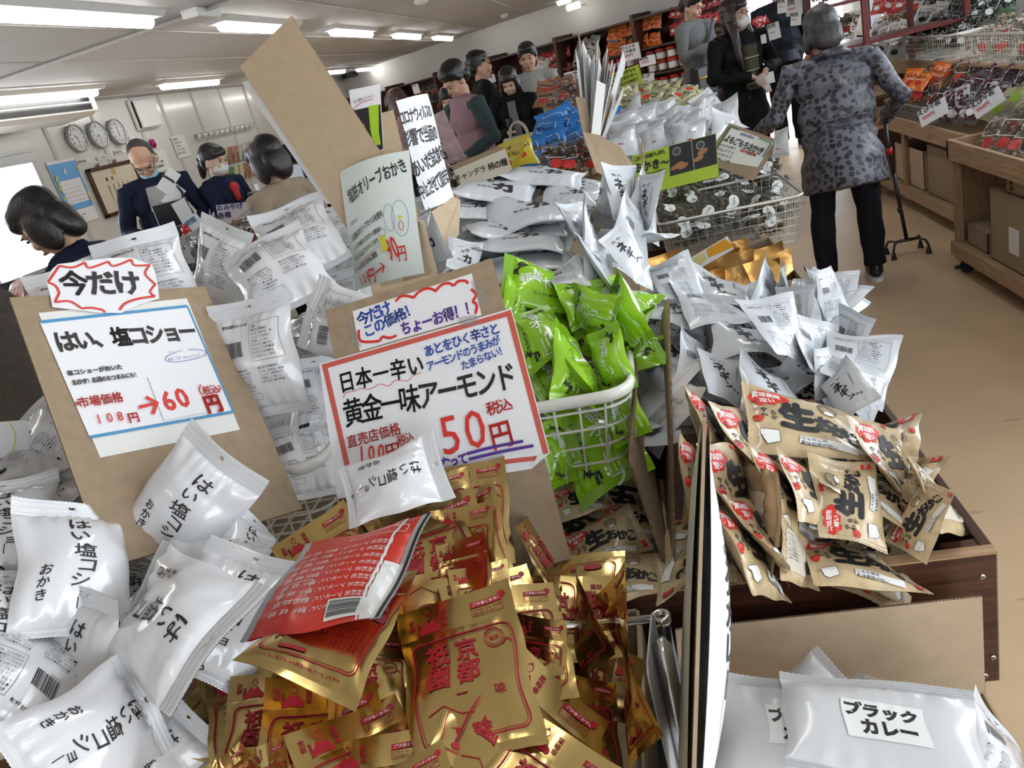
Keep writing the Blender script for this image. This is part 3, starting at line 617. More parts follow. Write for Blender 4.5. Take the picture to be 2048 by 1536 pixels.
for a, b in (((0, -w/2, h/2-.045), (.03, w/2, h/2)), ((0, -w/2, -h/2), (.03, w/2, -h/2+.045)), ((0, -w/2, -h/2), (.03, -w/2+.045, h/2)), ((0, w/2-.045, -h/2), (.03, w/2, h/2))): g = G(); g.box(a, b, ch=.005); ob('frame_side', g, DARKWOODY, fr)
g = G(); g.box((0, -w/2+.04, -h/2+.04), (.012, w/2-.04, h/2-.04)); c_ = ob('certificate', g, mat('certificate_cream', (.62, .57, .44), .6), fr)
t = T2(); t.text('賞状', -.18, .13, .05, 0, .02, adv=2.2); t.disc(.0, .2, .05, .04, 1)
for k in range(5): t.text('貴殿は多年にわたり', .2-k*.1, .05, .026, 0, .01, vert=True)
wall_print(c_, t, 0, 0, [INK, mat('old_gold', (.45, .35, .12))], .014)
v = empty('wall_vent', 'square white ventilation hood on the left wall', 'vent', onX(283, 230, XW+.01)); g = G(); g.box((0, -.24, -.19), (.05, .24, .19), ch=.01); ob('base', g, HOUS, v); g = G(); g.box((.07, -.22, -.17), (.10, .26, .18), ch=.01); ob('cover', g, HOUS, v); g = G(); g.box((.045, -.225, -.16), (.072, -.19, .16)); ob('gap', g, BLACK, v)
for nm_, px, py, w, h, txt, lb in (('notice', 264, 289, .22, .20, ['本日', 'ＯＰＥＮ'], 'small printed notice pinned right of the third clock'), ('notice', 362, 293, .36, .30, ['お客様へ', 'お支払いは', 'こちらの', 'レジへどうぞ', '並んで下さい'], 'white handwritten notice left of the snack rack'), ('notice', 320, 322, .40, .26, ['営業時間', '年中無休', '９時〜１８時', '臨時休業あり'], 'large lettered notice above the clerk\'s head'), ('notice', 330, 365, .36, .26, ['お知らせ', '価格表', '一覧'], 'pale price notice right of the clerk\'s head')):
    o = wall_item(nm_, lb, 'notice', px, py, w, h, PAPERW, .004); t = T2(); n = len(txt)
    for k, l in enumerate(txt): t.text(l, -w*.38, h*.36-k*h*.8/n, min(h*.62/n, w*.78/max(3, len(l))), R.choice([0, 1]) if k else 0, .02, jit=.05)
    wall_print(o, t, 0, 0, [INKGR, INKB], .005)
for px, py, tx in ((168, 322, '東京本社'), (206, 315, 'シンガポール'), (240, 303, '仙台支店')):
    o = wall_item('clock_caption', f'printed strip reading below the {["left", "middle", "right"][[168, 206, 240].index(px)]} clock', 'label', px, py, .24, .05, WALLB, .003); t = T2(); t.text(tx, -.09, 0, .036, 0, .02); wall_print(o, t, 0, 0, [INKGR], .004)
g = G(); p = onX(307, 287, XW+.03); g.ell(p, (.02, .055, .06), 10, 8); g.ell(p+np.array([0, -.04, .03]), (.015, .03, .03)); tag(ob('heart_ornament', g, mat('magenta_foil', (.36, .0, .12), .25, metal=.4), None, True), 'shiny magenta heart ornament on the left wall', 'ornament')
for px, py in ((194, 330), (228, 322)): g = G(); p = onX(px, py, XW+.015); g.cyl(p, p+np.array([.02, 0, 0]), .022, 12); g.tube([p+np.array([.02, 0, 0]), p+np.array([.035, 0, -.03]), p+np.array([.03, 0, -.05])], .004, 6); tag(ob('wall_hook', g, CHROME), 'chrome suction hook above the certificate, '+('left' if px < 200 else 'right'), 'hook')
# snack rack: rails with hanging packets
rk = empty('peg_rack', 'wall rack of wire rails hung with snack packets', 'rack', (XW+.02, 12.4, 1.5))
for z in (.30, .02, -.26): g = G(); g.tube([(.03, -1.05, z), (.03, 1.0, z)], .008, 6); ob('rail', g, STEEL, rk)
PK = [(.62, .58, .3), (.55, .2, .16), (.72, .55, .02), (.66, .6, .35), (.5, .5, .5), (.1, .3, .1), (.35, .2, .12), (.6, .62, .65)]
for r, z in enumerate((1.82, 1.54, 1.26)):
    for k in range(11):
        y = 11.45+k*.18; c = PK[(k*3+r*2) % 8] if r else (.62, .6, .58); h = .24 if r else .08
        b = Bag(.15, h, .03, .012, .008, k+r*20, .003); o = make_bag('hanging_packet', b, mat('packet_%d' % PK.index(c) if c in PK else 'packet_pale', c, .3, coat=.3), lod=2)
        o.matrix_world = frame((XW+.07, y, z-h/2-.02), (0, 1, 0), (.2, .1, 1), (1, 0, -.2)); 
        tag(o, 'small hanging card packet on the top rail of the wall rack' if r == 0 else 'snack packet hanging on the %s rail of the wall rack' % ('middle' if r == 1 else 'lowest'), 'packet', ['card packets on the top rail', 'packets on the middle rail', 'packets on the lowest rail'][r])
# ================================================================= island table and boxes
def sheet4(name, P, th, m, label=None, cat=None, N=None, edge=None, parent=None):
    """flat board through four world corners with real thickness"""
    P = [np.array(p, float) for p in P]; n = np.cross(P[1]-P[0], P[3]-P[0]); n /= np.linalg.norm(n); g = G(); k = len(P)
    g.add([p for p in P]+[p+n*th for p in P], [tuple(range(k))[::-1], tuple(range(k, 2*k))]); g.add([], [])
    g.f += [(i, (i+1) % k, k+(i+1) % k, k+i) for i in range(k)]; g.m += [1]*k
    o = ob(name, g, [m, edge or CARDE], parent); 
    return tag(o, label, cat) if label else o
RIM, XR, YF = .70, .41, 1.05
tb = empty('display_island', 'long dark-stained wooden display island with boxed sides', 'table', (0, YF, 0))
def tpart(name, a, b, m, ch=.003): g = G(); g.box((a[0], a[1]-YF, a[2]), (b[0], b[1]-YF, b[2]), ch=ch); return ob(name, g, m, tb)
fp = tpart('front_panel', (-1.75, YF, .455), (XR, YF+.02, RIM), DARKWOOD, .003)
g = G(); g.box((-1.75, -.001, RIM-.0015-YF*0), (XR, .021, RIM+.0006)); ob('worn_edge', g, RAWWOOD, fp)
for x, z in ((XR-.022, .66), (XR-.01, .505), (XR-.022, .47)):
    sw = ob('screw', G().lathe([(.0045, 0), (.0045, .001), (.003, .0018), (0, .0018)], n=14), CHROME, fp); sw.matrix_local = Matrix.Translation((x, 0, z))@Matrix.Rotation(PI/2, 4, 'X')
    t = G(); t.box((-.003, -.0005, .0017), (.003, .0005, .0021)); t.box((-.0005, -.003, .0017), (.0005, .003, .0021)); x_ = ob('slot', t, BLACK, sw)
sp = tpart('side_panel', (XR-.012, YF+.02, .455), (XR+.004, 3.3, RIM-.004), DARKWOODY)
tpart('side_panel', (-1.75, YF+.02, .455), (-1.735, 3.3, RIM), DARKWOODY)
tpart('corner_block', (XR-.065, YF+.018, .58), (XR-.012, YF+.05, RIM-.006), DARKWOOD)
tpart('tray_floor', (-1.73, YF+.02, .50), (XR-.012, 3.3, .52), DARKWOODY)
tpart('cross_bar', (-1.75, 3.3, .455), (XR, 3.32, RIM), DARKWOOD)
tpart('tabletop', (-.9, 3.32, .64), (.42, 5.9, .68), DARKWOODY)
for x, y in ((-1.7, YF+.03), (XR-.055, YF+.03), (-1.7, 3.25), (XR-.055, 3.25), (-.85, 4.4), (.33, 4.4), (-.85, 5.8), (.33, 5.8)): tpart('leg', (x, y, 0), (x+.045, y+.045, .64 if y > 3.2 else .5), DARKWOOD)
tpart('lower_panel', (-1.7, YF+.025, .1), (XR-.03, YF+.04, .455), DARKWOOD)
# risers that carry the baskets and the heaps
def carton(name, a, b, label, m=CARD, open_=False, cat='box', th=.004, group=None):
    a, b = np.minimum(a, b), np.maximum(a, b); e = empty(name, label, cat, ((a[0]+b[0])/2, (a[1]+b[1])/2, a[2]), 0, group); w, d, h = (b-a)[0]/2, (b-a)[1]/2, (b-a)[2]
    for P, Q in (((-w, -d, 0), (w, -d+th, h)), ((-w, d-th, 0), (w, d, h)), ((-w, -d, 0), (-w+th, d, h)), ((w-th, -d, 0), (w, d, h)), ((-w, -d, 0), (w, d, th))): g = G(); g.box(P, Q); ob('side_panel', g, m, e)
    if not open_:
        for s in (-1, 1): g = G(); g.box((-w, .002*s, h-.001), (w, d*s, h+th)); ob('top_flap', g, m, e)
        g = G(); g.box((-w-.001, -.025, h+th), (w+.001, .025, h+th+.0006)); ob('tape', g, mat('brown_tape', (.42, .30, .18), .25, coat=.4), e)
    return e
A = lambda *v: np.array(v, float)
carton('carton', A(-.60, 1.26, .521), A(-.30, 1.9, .83), 'closed carton riser hidden under the basket of lime green packets')
carton('carton', A(-1.3, 1.12, .52), A(-.66, 1.75, .80), 'closed carton riser hidden under the basket behind the 60 yen sign')
carton('carton', A(-.62, 1.95, .52), A(-.05, 2.7, .93), 'closed carton riser hidden under the central stack of silver-white bags')
# wire basket
def basket(a, b, z0, z1, label, m=WIRE, rim=.007, step=.042, wire=.0023, taper=.03, rnd=.05):
    e = empty('wire_basket', label, 'basket', ((a[0]+b[0])/2, (a[1]+b[1])/2, z0)); w, d, h = (b[0]-a[0])/2, (b[1]-a[1])/2, z1-z0
    def loop(s, z, r):
        P = []
        for cx, cy, q in ((w-r, d-r, 0), (-w+r, d-r, 1), (-w+r, -d+r, 2), (w-r, -d+r, 3)):
            for k in range(6): t = (q+k/5)*PI/2; P.append(((cx+r*math.cos(t))*s, (cy+r*math.sin(t))*s, z))
        return P
    g = G(); g.tube(loop(1, h, rnd), rim, 10, closed=True, sq=1.6); ob('rim', g, m, e, True)
    sb = 1-taper/w
    for i in range(int(h/step)+1):
        z = h-(i+.6)*h/(int(h/step)+1); g = G(); g.tube(loop(1-(1-sb)*(1-z/h), z, rnd), wire, 5, closed=True); ob('hoop_wire', g, m, e)
    nx, ny = int(2*w/step), int(2*d/step)
    for k in range(1, nx): x = -w+2*w*k/nx; g = G(); g.tube([(x, -d, h), (x*sb, -d*sb, 0), (x*sb, d*sb, 0), (x, d, h)], wire, 5); ob('upright_wire', g, m, e)
    for k in range(1, ny): y = -d+2*d*k/ny; g = G(); g.tube([(-w, y, h), (-w*sb, y*sb, 0), (w*sb, y*sb, 0), (w, y, h)], wire, 5); ob('upright_wire', g, m, e)
    return e
basket((-.56, 1.20), (-.075, 1.86), .832, .985, 'cream-rimmed wire basket holding the lime green packets')
basket((-1.15, 1.11), (-.60, 1.62), .81, .985, 'cream-rimmed wire basket behind the 60 yen sign')
basket((.03, 2.80), (.52, 3.30), .74, .905, 'grey wire basket holding the clear bags of mugwort crackers', STEEL, .004, .03, .0012, .02, .03)
carton('carton', A(.05, 2.82, .52), A(.39, 3.28, .735), 'closed carton riser under the grey wire basket')
# carton of gold packets
carton('open_carton', A(-.06, 2.22, .52), A(.385, 2.74, .80), 'open brown carton of gold packets behind the silver bags', CARD, True)
carton('carton', A(-.85, 3.4, .68), A(-.1, 4.8, .80), 'flat carton under the far heaps of packets', CARD)
carton('carton', A(.0, 3.5, .68), A(.40, 4.6, .86), 'carton under the heap of white cookie bags', CARD)
# bay dividers
def DW(px, py, D): return atD(px, py, D)
sheet4('cardboard_divider', [onY(1345, 1168, 1.12), onY(1262, 925, 1.12), onY(1277, 760, 1.28), onY(1277, 760, 1.28)+A(-.01, .4, 0), onY(1345, 1168, 1.12)+A(0, .55, -.05)], .004, CARD, 'brown cardboard divider between the dim bay and the basket', 'divider')
sheet4('cardboard_divider', [DW(1353, 1170, 1.27), DW(1346, 860, 1.33), DW(1339, 597, 1.42), DW(1322, 640, 1.8), DW(1322, 1000, 1.75)], .004, CARDP, 'thin tall cardboard divider left of the silver and beige bags', 'divider')
# gold packets' tray and trolley
carton('open_carton', A(-.66, .60, .55), A(-.12, 1.03, .69), 'open carton filled with the gold almond packets', CARD, True)
tr = empty('trolley', 'black and chrome trolley frame right of the gold packets', 'trolley', (0, .8, 0))
def trp(name, g, m): return ob(name, g, m, tr, True)
def L0(p): return np.array(p)-np.array([0, .8, 0])
q1 = atD(1322, 1236, .98); g = G(); g.lathe([(.010, -.006), (.0125, -.005), (.0125, .005), (.010, .006), (.006, .006), (.006, -.004)], L0(q1)); trp('socket_ring', g, CHROME)
g = G(); g.cyl(L0(q1), L0(q1*[1, 1, 0]+A(0, 0, .12)), .010, 14); trp('black_post', g, BLACK)
g = G(); g.cyl(L0(q1)+A(-.012, 0, 0), L0(q1)+A(-.42, .02, 0), .006, 10); trp('cross_rail', g, CHROME)
q2 = atD(1321, 1278, .90); g = G(); g.tube([L0(q2), L0(q2)+A(0, 0, -.008), L0(q2)+A(0, 0, -.01), L0(q2*[1, 1, 0]+A(0, 0, .1))], [.006, .0085, .0115, .0115], 14); trp('chrome_post', g, CHROME)
g = G(); g.box(L0(A(-.66, .58, .53)), L0(A(q2[0], 1.04, .545)), ch=.004); trp('shelf', g, BLACK)
for x in (-.62, q2[0]-.02):
    for y in (.62, 1.0): g = G(); g.cyl(L0(A(x, y, 0)), L0(A(x, y, .53)), .012, 10); trp('leg', g, BLACK); 
q3 = atD(1297, 1275, .90); g = G(); g.prism([(-.0, 0), (.0, 0)][:0] or [(-.05, -.25), (.05, -.25), (.05, -.01), (.04, 0), (-.04, 0), (-.05, -.01)], q3, (.1, .99, 0), (0, 0, 1), (.99, -.1, 0), .002); tag(ob('plastic_plate', g, mat('frosted_grey_plastic', (.42, .43, .45), .45)), 'frosted grey plastic plate standing beside the chrome post', 'plate')
# carton with the black curry bags
cc = empty('open_carton', 'kraft carton holding the white curry bags, bottom right', 'box', (.16, .85, .30))
x0, x1 = onY(1352, 1268, .99)[0], onY(1962, 1183, .99)[0]; zt = onY(1700, 1219, .99)[2]
for P, Q in (((x0, .986, .30), (x1, .99, zt)), ((x0, .55, .30), (x0+.004, .99, zt-.002)), ((x1-.004, .72, .30), (x1, .99, .50)), ((x0, .55, .30), (x1, .99, .304)), ((x0, .55, .30), (x1, .554, .45))):
    g = G(); g.box(np.array(P)-A(.16, .85, .30), np.array(Q)-A(.16, .85, .30)); ob('side_panel', g, CARDP, cc)
g = G(); 
for k in range(90): x = x0+(x1-x0)*(k+.5)/90; g.box((x-.0016-.16, .9865-.85, zt-.30), (x+.0012-.16, .9895-.85, zt-.2992))
tag(ob('corrugation', g, CARDE, cc), kind='stuff')
carton('carton', A(-.1, .5, 0), A(.42, .99, .298), 'closed carton under the curry bags')

# ================================================================= price signs
class Card:
    """a stiff board seen with three known corners; print is laid out from points measured on it"""
    def __init__(s, name, TL, TR, BL, D, W, label, th=.003, m=CARD, cat='sign', H=None, sign=None, edge=None):
        TL, TR, BL = map(lambda q: np.array(q, float), (TL, TR, BL)); s.H = H = H or W*np.linalg.norm(TL-BL)/np.linalg.norm(TR-TL)
        O, U, V, N, k = pose3(TL, TR, BL, W, H, D, sign); s.W = W
        s.a = (TR-TL)/W; s.b = (TL-BL)/H; s.c = (TR+BL)/2; s.inv = np.linalg.inv(np.stack([s.a, s.b], 1))
        g = G(); g.box((-W/2, -H/2, -th), (W/2, H/2, 0)); g.m = [1]*6
        for i, f in enumerate(g.f):
            z = [g.v[q][2] for q in f]
            if max(z)-min(z) < 1e-9: g.m[i] = 0
        s.o = ob(name, g, [m, edge or CARDE]); s.o.matrix_world = frame(O, U, V, N, k); tag(s.o, label, cat); s.t = T2(); s.k = k
    def uv(s, p): return s.inv@(np.array(p, float)-s.c)
    def paper(s, pts, m=PAPER, z=.0008, name='paper_sheet', th=.0004, curl=0):
        P = [s.uv(p) for p in pts]; g = G(); g.prism([tuple(p) for p in P], (0, 0, z-th), (1, 0, 0), (0, 1, 0), (0, 0, 1), th); return ob(name, g, m, s.o)
    def text(s, t, p, q, m=0, bold=.025, sy=1.0, jit=.05, k=1.0, rot=None):
        p, q = s.uv(p), s.uv(q); d = q-p; n = max(1, len(t)-1); L = np.linalg.norm(d)/n if len(t) > 1 else k; r = math.atan2(d[1], d[0]) if len(t) > 1 else 0
        sz = L*(k if len(t) > 1 else 1)
        for i, ch in enumerate(t):
            c = p+d*(i/n if len(t) > 1 else 0); cr = rot if rot is not None else r
            cj = glyph(ch, bold)
            w_ = 0 if cj[4] or not len(cj[0]) else 1
            if w_: 
                lo, hi = cj[2], cj[3]; s.t.text(ch, c[0]-0, c[1], sz*1.1, m, bold, cr, sy=sy, jit=jit, sx=1)
            else: s.t.text(ch, c[0], c[1], sz, m, bold, cr, sy=sy, jit=jit)
    def stroke(s, pts, w_, m=0, closed=False, smooth=True):
        P = [s.uv(p) for p in pts]
        if smooth and len(P) > 2:
            Q = []; n = len(P)
            for i in range(n if closed else n-1):
                p0, p1, p2, p3 = P[(i-1) % n if closed else max(i-1, 0)], P[i], P[(i+1) % n], P[(i+2) % n if closed else min(i+2, n-1)]
                for t in (0, .25, .5, .75): Q.append(.5*((2*p1)+(-p0+p2)*t+(2*p0-5*p1+4*p2-p3)*t*t+(-p0+3*p1-3*p2+p3)*t**3))
            if not closed: Q.append(P[-1])
            P = Q
        s.t.line(P, w_, m, closed)
    def finish(s, mats, z=.0012, name='lettering'):
        me = s.t.mesh(name, mats, None, None, z, ld=(0, 0, 4e-5)); o = link(name, me, s.o); s.t = T2(); return o
def Z(ox, oy, k): return lambda *p: [(ox+x/k, oy+y/k) for x, y in p]
MS = [INK, INKR, INKB, INKP, mat('blue_border_ink', (.06, .26, .48), .5), mat('yellow_ink', (.62, .60, .03), .5), mat('pink_ink', (.55, .03, .3), .5), mat('lime_ink', (.33, .55, .02), .5), mat('coral_border_ink', (.56, .10, .07), .5)]
TAPE = film('clear_tape', .02, (.6, .6, .6), .1, .35)
# -- the 60 yen sign
c = Card('price_sign', (55, 605), (410, 540), (240, 1092), 1.2, .272, 'cardboard price sign reading 60 yen with a blue-edged sheet, rising from the white bags', .004)
z = Z(0, 400, 3.413)
c.paper([(103, 633), (371, 574), (474, 862), (221, 908)], PAPERW, .0008)
c.paper(z((365, 862), (1265, 655), (1580, 1455), (690, 1610)), PAPER, .0014)
c.paper(z((1010, 1215), (1290, 1175), (1395, 1455), (1115, 1510)), PAPER, .003, 'price_tag')
bp = c.paper(z((375, 575), (400, 480), (430, 435), (590, 385), (740, 340), (880, 318), (1020, 355), (1045, 430), (1062, 520), (1072, 625), (950, 680), (830, 760), (700, 770), (600, 765), (425, 755), (400, 650)), PAPER, .0034, 'burst_card')
R.seed(4)
c.stroke(z((730, 768), (715, 750), (650, 740), (590, 750)), .0032, 1); c.stroke(z((590, 750), (520, 705), (435, 720)), .0032, 1); c.stroke(z((435, 720), (455, 650)), .0032, 1); c.stroke(z((455, 650), (430, 600), (385, 580)), .0032, 1)
c.stroke(z((385, 580), (410, 520), (440, 448)), .0032, 1); c.stroke(z((440, 448), (520, 450), (590, 400)), .0032, 1); c.stroke(z((590, 400), (620, 440), (735, 372)), .0032, 1); c.stroke(z((735, 372), (770, 405), (880, 335)), .0032, 1); c.stroke(z((880, 335), (905, 380), (1005, 362)), .0032, 1)
c.stroke(z((1005, 362), (975, 440), (1045, 515)), .0032, 1); c.stroke(z((1045, 515), (1010, 580), (1045, 612)), .0032, 1); c.stroke(z((1045, 612), (930, 645), (850, 690), (820, 742)), .0036, 1)
c.text('今だけ', *z((535, 570), (860, 525)), 0, .035, 1.15, .08, 1.12); c.finish(MS, .0042, 'burst_lettering')
c.stroke(z((370, 860), (1268, 660)), .005, 4); c.stroke(z((1268, 660), (1575, 1455)), .0028, 4); c.stroke(z((690, 1608), (1578, 1450)), .0045, 4)
c.text('はい、塩コショー', *z((515, 985), (1265, 860)), 0, .042, 1.25, .03, 1.15)
c.text('アレルギー', *z((1150, 1030), (1232, 1012)), 3, .0, 1, .1, .9); c.text('大豆、ごま、カシューナッツ', *z((1145, 1082), (1345, 1040)), 2, .0, 1.3, .1, 1.1)
c.stroke(z((1185, 1030), (1130, 1060), (1125, 1090), (1180, 1100), (1300, 1075), (1385, 1040), (1385, 1010), (1330, 998), (1270, 1003)), .0008, 2)
c.text('塩コショーが効いた', *z((555, 1200), (835, 1150)), 0, .04, 1.1, .08); c.text('おかき！お酒のおつまみにも！', *z((585, 1262), (940, 1200)), 0, .04, 1.3, .08, 1.1)
c.text('市場価格', *z((640, 1392), (830, 1358)), 1, .03, 1.2); c.text('直', *z((606, 1400), (606, 1400)), 1, .03, 1, 0, .006)
c.text('108', *z((732, 1500), (852, 1482)), 1, .01, 1.25, 0, 1.05); c.text('円', *z((930, 1492), (930, 1492)), 1, .04, 1.1, 0, .015)
c.stroke(z((960, 1425), (1065, 1395)), .005, 1); c.stroke(z((1000, 1355), (1070, 1393), (1045, 1470)), .005, 1, smooth=False)
c.text('税込', *z((1392, 1305), (1445, 1292)), 1, .03, 1.3); c.text('円', *z((1432, 1398), (1432, 1398)), 1, .06, 1.2, 0, .026)
c.stroke(z((1352, 1262), (1340, 1300), (1362, 1340)), .0018, 1); c.stroke(z((1470, 1265), (1485, 1290), (1470, 1312)), .0018, 1); c.finish(MS, .0018)
c.text('60', *z((1140, 1378), (1228, 1355)), 1, .03, 1.2, 0, 1.55); c.finish(MS, .0036, 'price_lettering')
# -- the 50 yen sign
c = Card('price_sign', (635, 607), (985, 505), (775, 1202), 1.17, .27, 'cardboard price sign reading 50 yen with a red-edged sheet behind the gold packets', .004)
z = Z(600, 500, 3.413)
c.paper(z((325, 375), (1175, 125), (1240, 430), (385, 668)), PAPER, .0008)
c.paper(z((95, 760), (1445, 388), (1680, 1380), (1560, 1485), (260, 1700)), PAPER, .0014)
c.paper(z((1600, 1400), (1668, 1385), (1560, 1480)), PAPERW, .004, 'turned_corner')
for p in (((1165, 180), (1240, 190), (1285, 340), (1235, 350)), ((295, 440), (325, 435), (400, 640), (330, 615)), ((1075, 445), (1210, 425), (1220, 500), (1100, 515)), ((560, 245), (620, 235), (620, 275), (570, 280))): c.paper(z(*p), TAPE, .0024, 'tape_strip', .0002)
R.seed(5)
for q in (((635, 312), (680, 275), (740, 280), (765, 292)), ((765, 292), (800, 250), (860, 225), (905, 235), (918, 250)), ((918, 250), (960, 205), (1010, 190), (1050, 212)), ((1050, 212), (1080, 180), (1130, 178), (1150, 200)), ((1170, 240), (1205, 280), (1180, 330)), ((1180, 330), (1210, 360), (1200, 420)), ((375, 515), (385, 590), (440, 605), (530, 600)), ((530, 600), (550, 570), (600, 580), (648, 562))): c.stroke(z(*q), .0042, 1)
c.text('今だけ', *z((405, 430), (560, 365)), 2, .03, 1.1, .1, 1.15); c.text('この価格！', *z((450, 520), (745, 375)), 2, .03, 1.15, .08, 1.1); c.text('ちょーお得！！', *z((715, 510), (1165, 375)), 3, .03, 1.25, .06, 1.1)
c.finish(MS, .0012, 'upper_lettering')
c.stroke(z((118, 782), (1430, 425)), .0078, 8, smooth=False); c.stroke(z((1425, 405), (1655, 1385)), .0078, 8, smooth=False); c.stroke(z((138, 780), (330, 1500)), .0078, 8, smooth=False); c.stroke(z((1150, 1490), (1400, 1440), (1600, 1415)), .0065, 8)
c.text('日本一辛い', *z((300, 890), (785, 780)), 0, .03, 1.3, .05, .95); c.text('黄金一味アーモンド', *z((355, 1105), (1400, 870)), 0, .022, 1.35, .05, 1.15)
c.stroke(z((280, 1010), (300, 970), (360, 960), (400, 940), (470, 945), (540, 910), (600, 925), (650, 885), (730, 890), (770, 855), (830, 832)), .0009, 1)
c.text('あとをひく辛さと', *z((880, 678), (1330, 535)), 2, .025, 1.2, .06, 1.12); c.text('アーモンドのうまみが', *z((893, 785), (1340, 620)), 2, .025, 1.25, .06, 1.15); c.text('たまらない！', *z((1130, 785), (1385, 685)), 2, .025, 1.2, .06, 1.1)
c.text('直売店価格', *z((355, 1310), (652, 1228)), 1, .02, 1.2); c.text('税込', *z((702, 1302), (755, 1282)), 1, .02, 1.3, .1, 1.1); c.text('税込', *z((1318, 1085), (1400, 1060)), 1, .02, 1.0, .1, 1.1)
c.text('100', *z((425, 1395), (560, 1380)), 1, .02, 1.5, 0, 1.3); c.text('円', *z((640, 1370), (640, 1370)), 1, .03, 1, 0, .024)
c.text('50', *z((1028, 1262), (1195, 1222)), 1, .0, 1.2, 0, 1.62); c.text('円', *z((1368, 1262), (1368, 1262)), 1, .03, 1.25, 0, .034)
c.stroke(z((1140, 1392), (1320, 1345), (1512, 1305)), .0042, 3); c.stroke(z((1155, 1428), (1360, 1378), (1578, 1335)), .0042, 3); c.text('なって', *z((1000, 1450), (1115, 1425)), 3, .05, 1.2, .05, 1.1)
c.finish(MS, .0020)
# -- the big blank board and the sheet behind it
c = Card('blank_board', (490, 137), (600, 47), (690, 470), 1.5, .135, 'tall blank cardboard sign with its bare back to the camera, rising above the white bags', .004, CARDP)
p = c.paper([(484, 166), (512, 158), (660, 400), (637, 404)], PAPER, -.010, th=.001)
# -- olive sign: board, photo card, curled sheet
c = Card('price_sign', (688, 252), (792, 226), (755, 571), 1.52, .12, 'pale cardboard sign with a curled sheet reading 90 yen and a photo card on top', .004, CARDP)
z = Z(650, 170, 3.573); R.seed(6)
c.paper([(818, 448), (845, 440), (868, 540), (800, 560)], CARDP, .0, 'lower_flap', .004)
c.paper(z((205, 65), (425, 25), (432, 470), (245, 550)), PAPER, .002, 'photo_card'); c.t.add([c.uv(q) for q in z((228, 205), (422, 165), (430, 468), (247, 548))], [(3, 2, 1, 0)], 0)
c.t.add([c.uv(q) for q in z((338, 175), (410, 165), (405, 350), (415, 440), (365, 445), (345, 330))], [(5, 4, 3, 2, 1, 0)], 7)
for k in range(46): q = z((285+R.uniform(-32, 32), 385+R.uniform(-85, 85)))[0]; u = c.uv(q); c.t.disc(u[0], u[1], .0042, .0016, 1 if k % 3 else 0, 8, R.uniform(-1.5, -.8))
c.text('「あ～美味しいじゃん！」', *z((232, 150), (388, 100)), 0, .0, 1.8, .05, 1.1); c.stroke(z((232, 200), (290, 155), (375, 130)), .0014, 6)
q = c.finish([INK, mat('fried_brown', (.50, .22, .04), .5), INKB, INKP, INK, INK, MS[6], MS[7]], .0028, 'card_print')
# curled sheet as a bent paper
TL, TR, BL = (681, 343), (816, 303), (707, 581); W_, H_ = .155, .235
O, U, V, N, k = pose3(TL, TR, BL, W_, H_, 1.47); sh = bpy.data.objects.new('x', None)
def bend(x, y, off=0): return np.stack([x+.0*y, y, .018*np.cos(x/W_*PI)*(.4+.6*np.cos(y/H_*2))+np.clip(x/W_+.2, 0, 1)**2*np.clip(y/H_+.1, 0, 1)*-.03+off], -1)
def curled(name, W, H, m, fn, nx=14, ny=18):
    g = G()
    for sd, off in ((1, 0), (-1, -.0004)):
        XX, YY = np.meshgrid(np.linspace(-W/2, W/2, nx), np.linspace(-H/2, H/2, ny)); P = fn(XX.ravel(), YY.ravel(), off); k_ = [(i*nx+j, i*nx+j+1, (i+1)*nx+j+1, (i+1)*nx+j) for i in range(ny-1) for j in range(nx-1)]
        g.add(P, k_ if sd > 0 else [q[::-1] for q in k_])
    return ob(name, g, m, None, True)
pa = curled('paper_sheet', W_, H_, mat('pale_green_paper', (.70, .76, .72), .6), bend); pa.parent = c.o; pa.matrix_local = c.o.matrix_world.inverted()@frame(O, U, V, N, k)
a_, b_ = (np.array(TR)-TL)/W_, (np.array(TL)-BL)/H_; inv = np.linalg.inv(np.stack([a_, b_], 1)); cc_ = (np.array(TR)+BL)/2.
c2 = Card.__new__(Card); c2.inv = inv; c2.c = cc_; c2.t = T2(); c2.o = pa
c2.text('塩餅オリーブおかき', *z((205, 800), (560, 590)), 0, .02, 2.1, .04, 1.0)
c2.text('こだわり！', *z((195, 1000), (262, 965)), 2, .02, 1.6); c2.text('小豆島のオリーブオイルを使用', *z((205, 1100), (440, 935)), 0, .02, 2.0, .05, 1.1)
c2.text('ハーブの香りとビネガーの酸味が', *z((225, 1170), (430, 1040)), 0, .02, 1.9, .05, 1.1); c2.text('バランスよくマッチしてます', *z((225, 1250), (410, 1120)), 0, .02, 1.9, .05, 1.1); c2.text('ビールのおつまみに最適', *z((225, 1325), (395, 1215)), 0, .02, 1.9, .05, 1.1)
c2.stroke(z((210, 1225), (300, 1180), (420, 1110)), .0009, 7); c2.stroke(z((215, 1300), (310, 1240), (430, 1150)), .0009, 1)
c2.text('108', *z((262, 1400), (325, 1365)), 1, .01, 2.2, 0, 1.1); c2.text('円', *z((355, 1362), (355, 1362)), 1, .03, 1.7, 0, .018); c2.stroke(z((385, 1345), (450, 1295)), .003, 1); c2.stroke(z((425, 1275), (452, 1295), (435, 1340)), .003, 1, smooth=False)
c2.text('90', *z((488, 1180), (524, 1160)), 1, .02, 2.6, 0, 1.7); c2.text('円', *z((566, 1200), (566, 1200)), 1, .02, 1.8, 0, .018)
u = c2.uv(z((495, 960))[0]); c2.t.ring(u[0], u[1], .010, .026, .0007, 2); u = c2.uv(z((455, 1130))[0]); c2.t.rect(u[0]-.006, u[1]-.016, u[0]+.006, u[1]+.012, 5); c2.t.ring(u[0], u[1]+.018, .008, .007, .0008, 2)
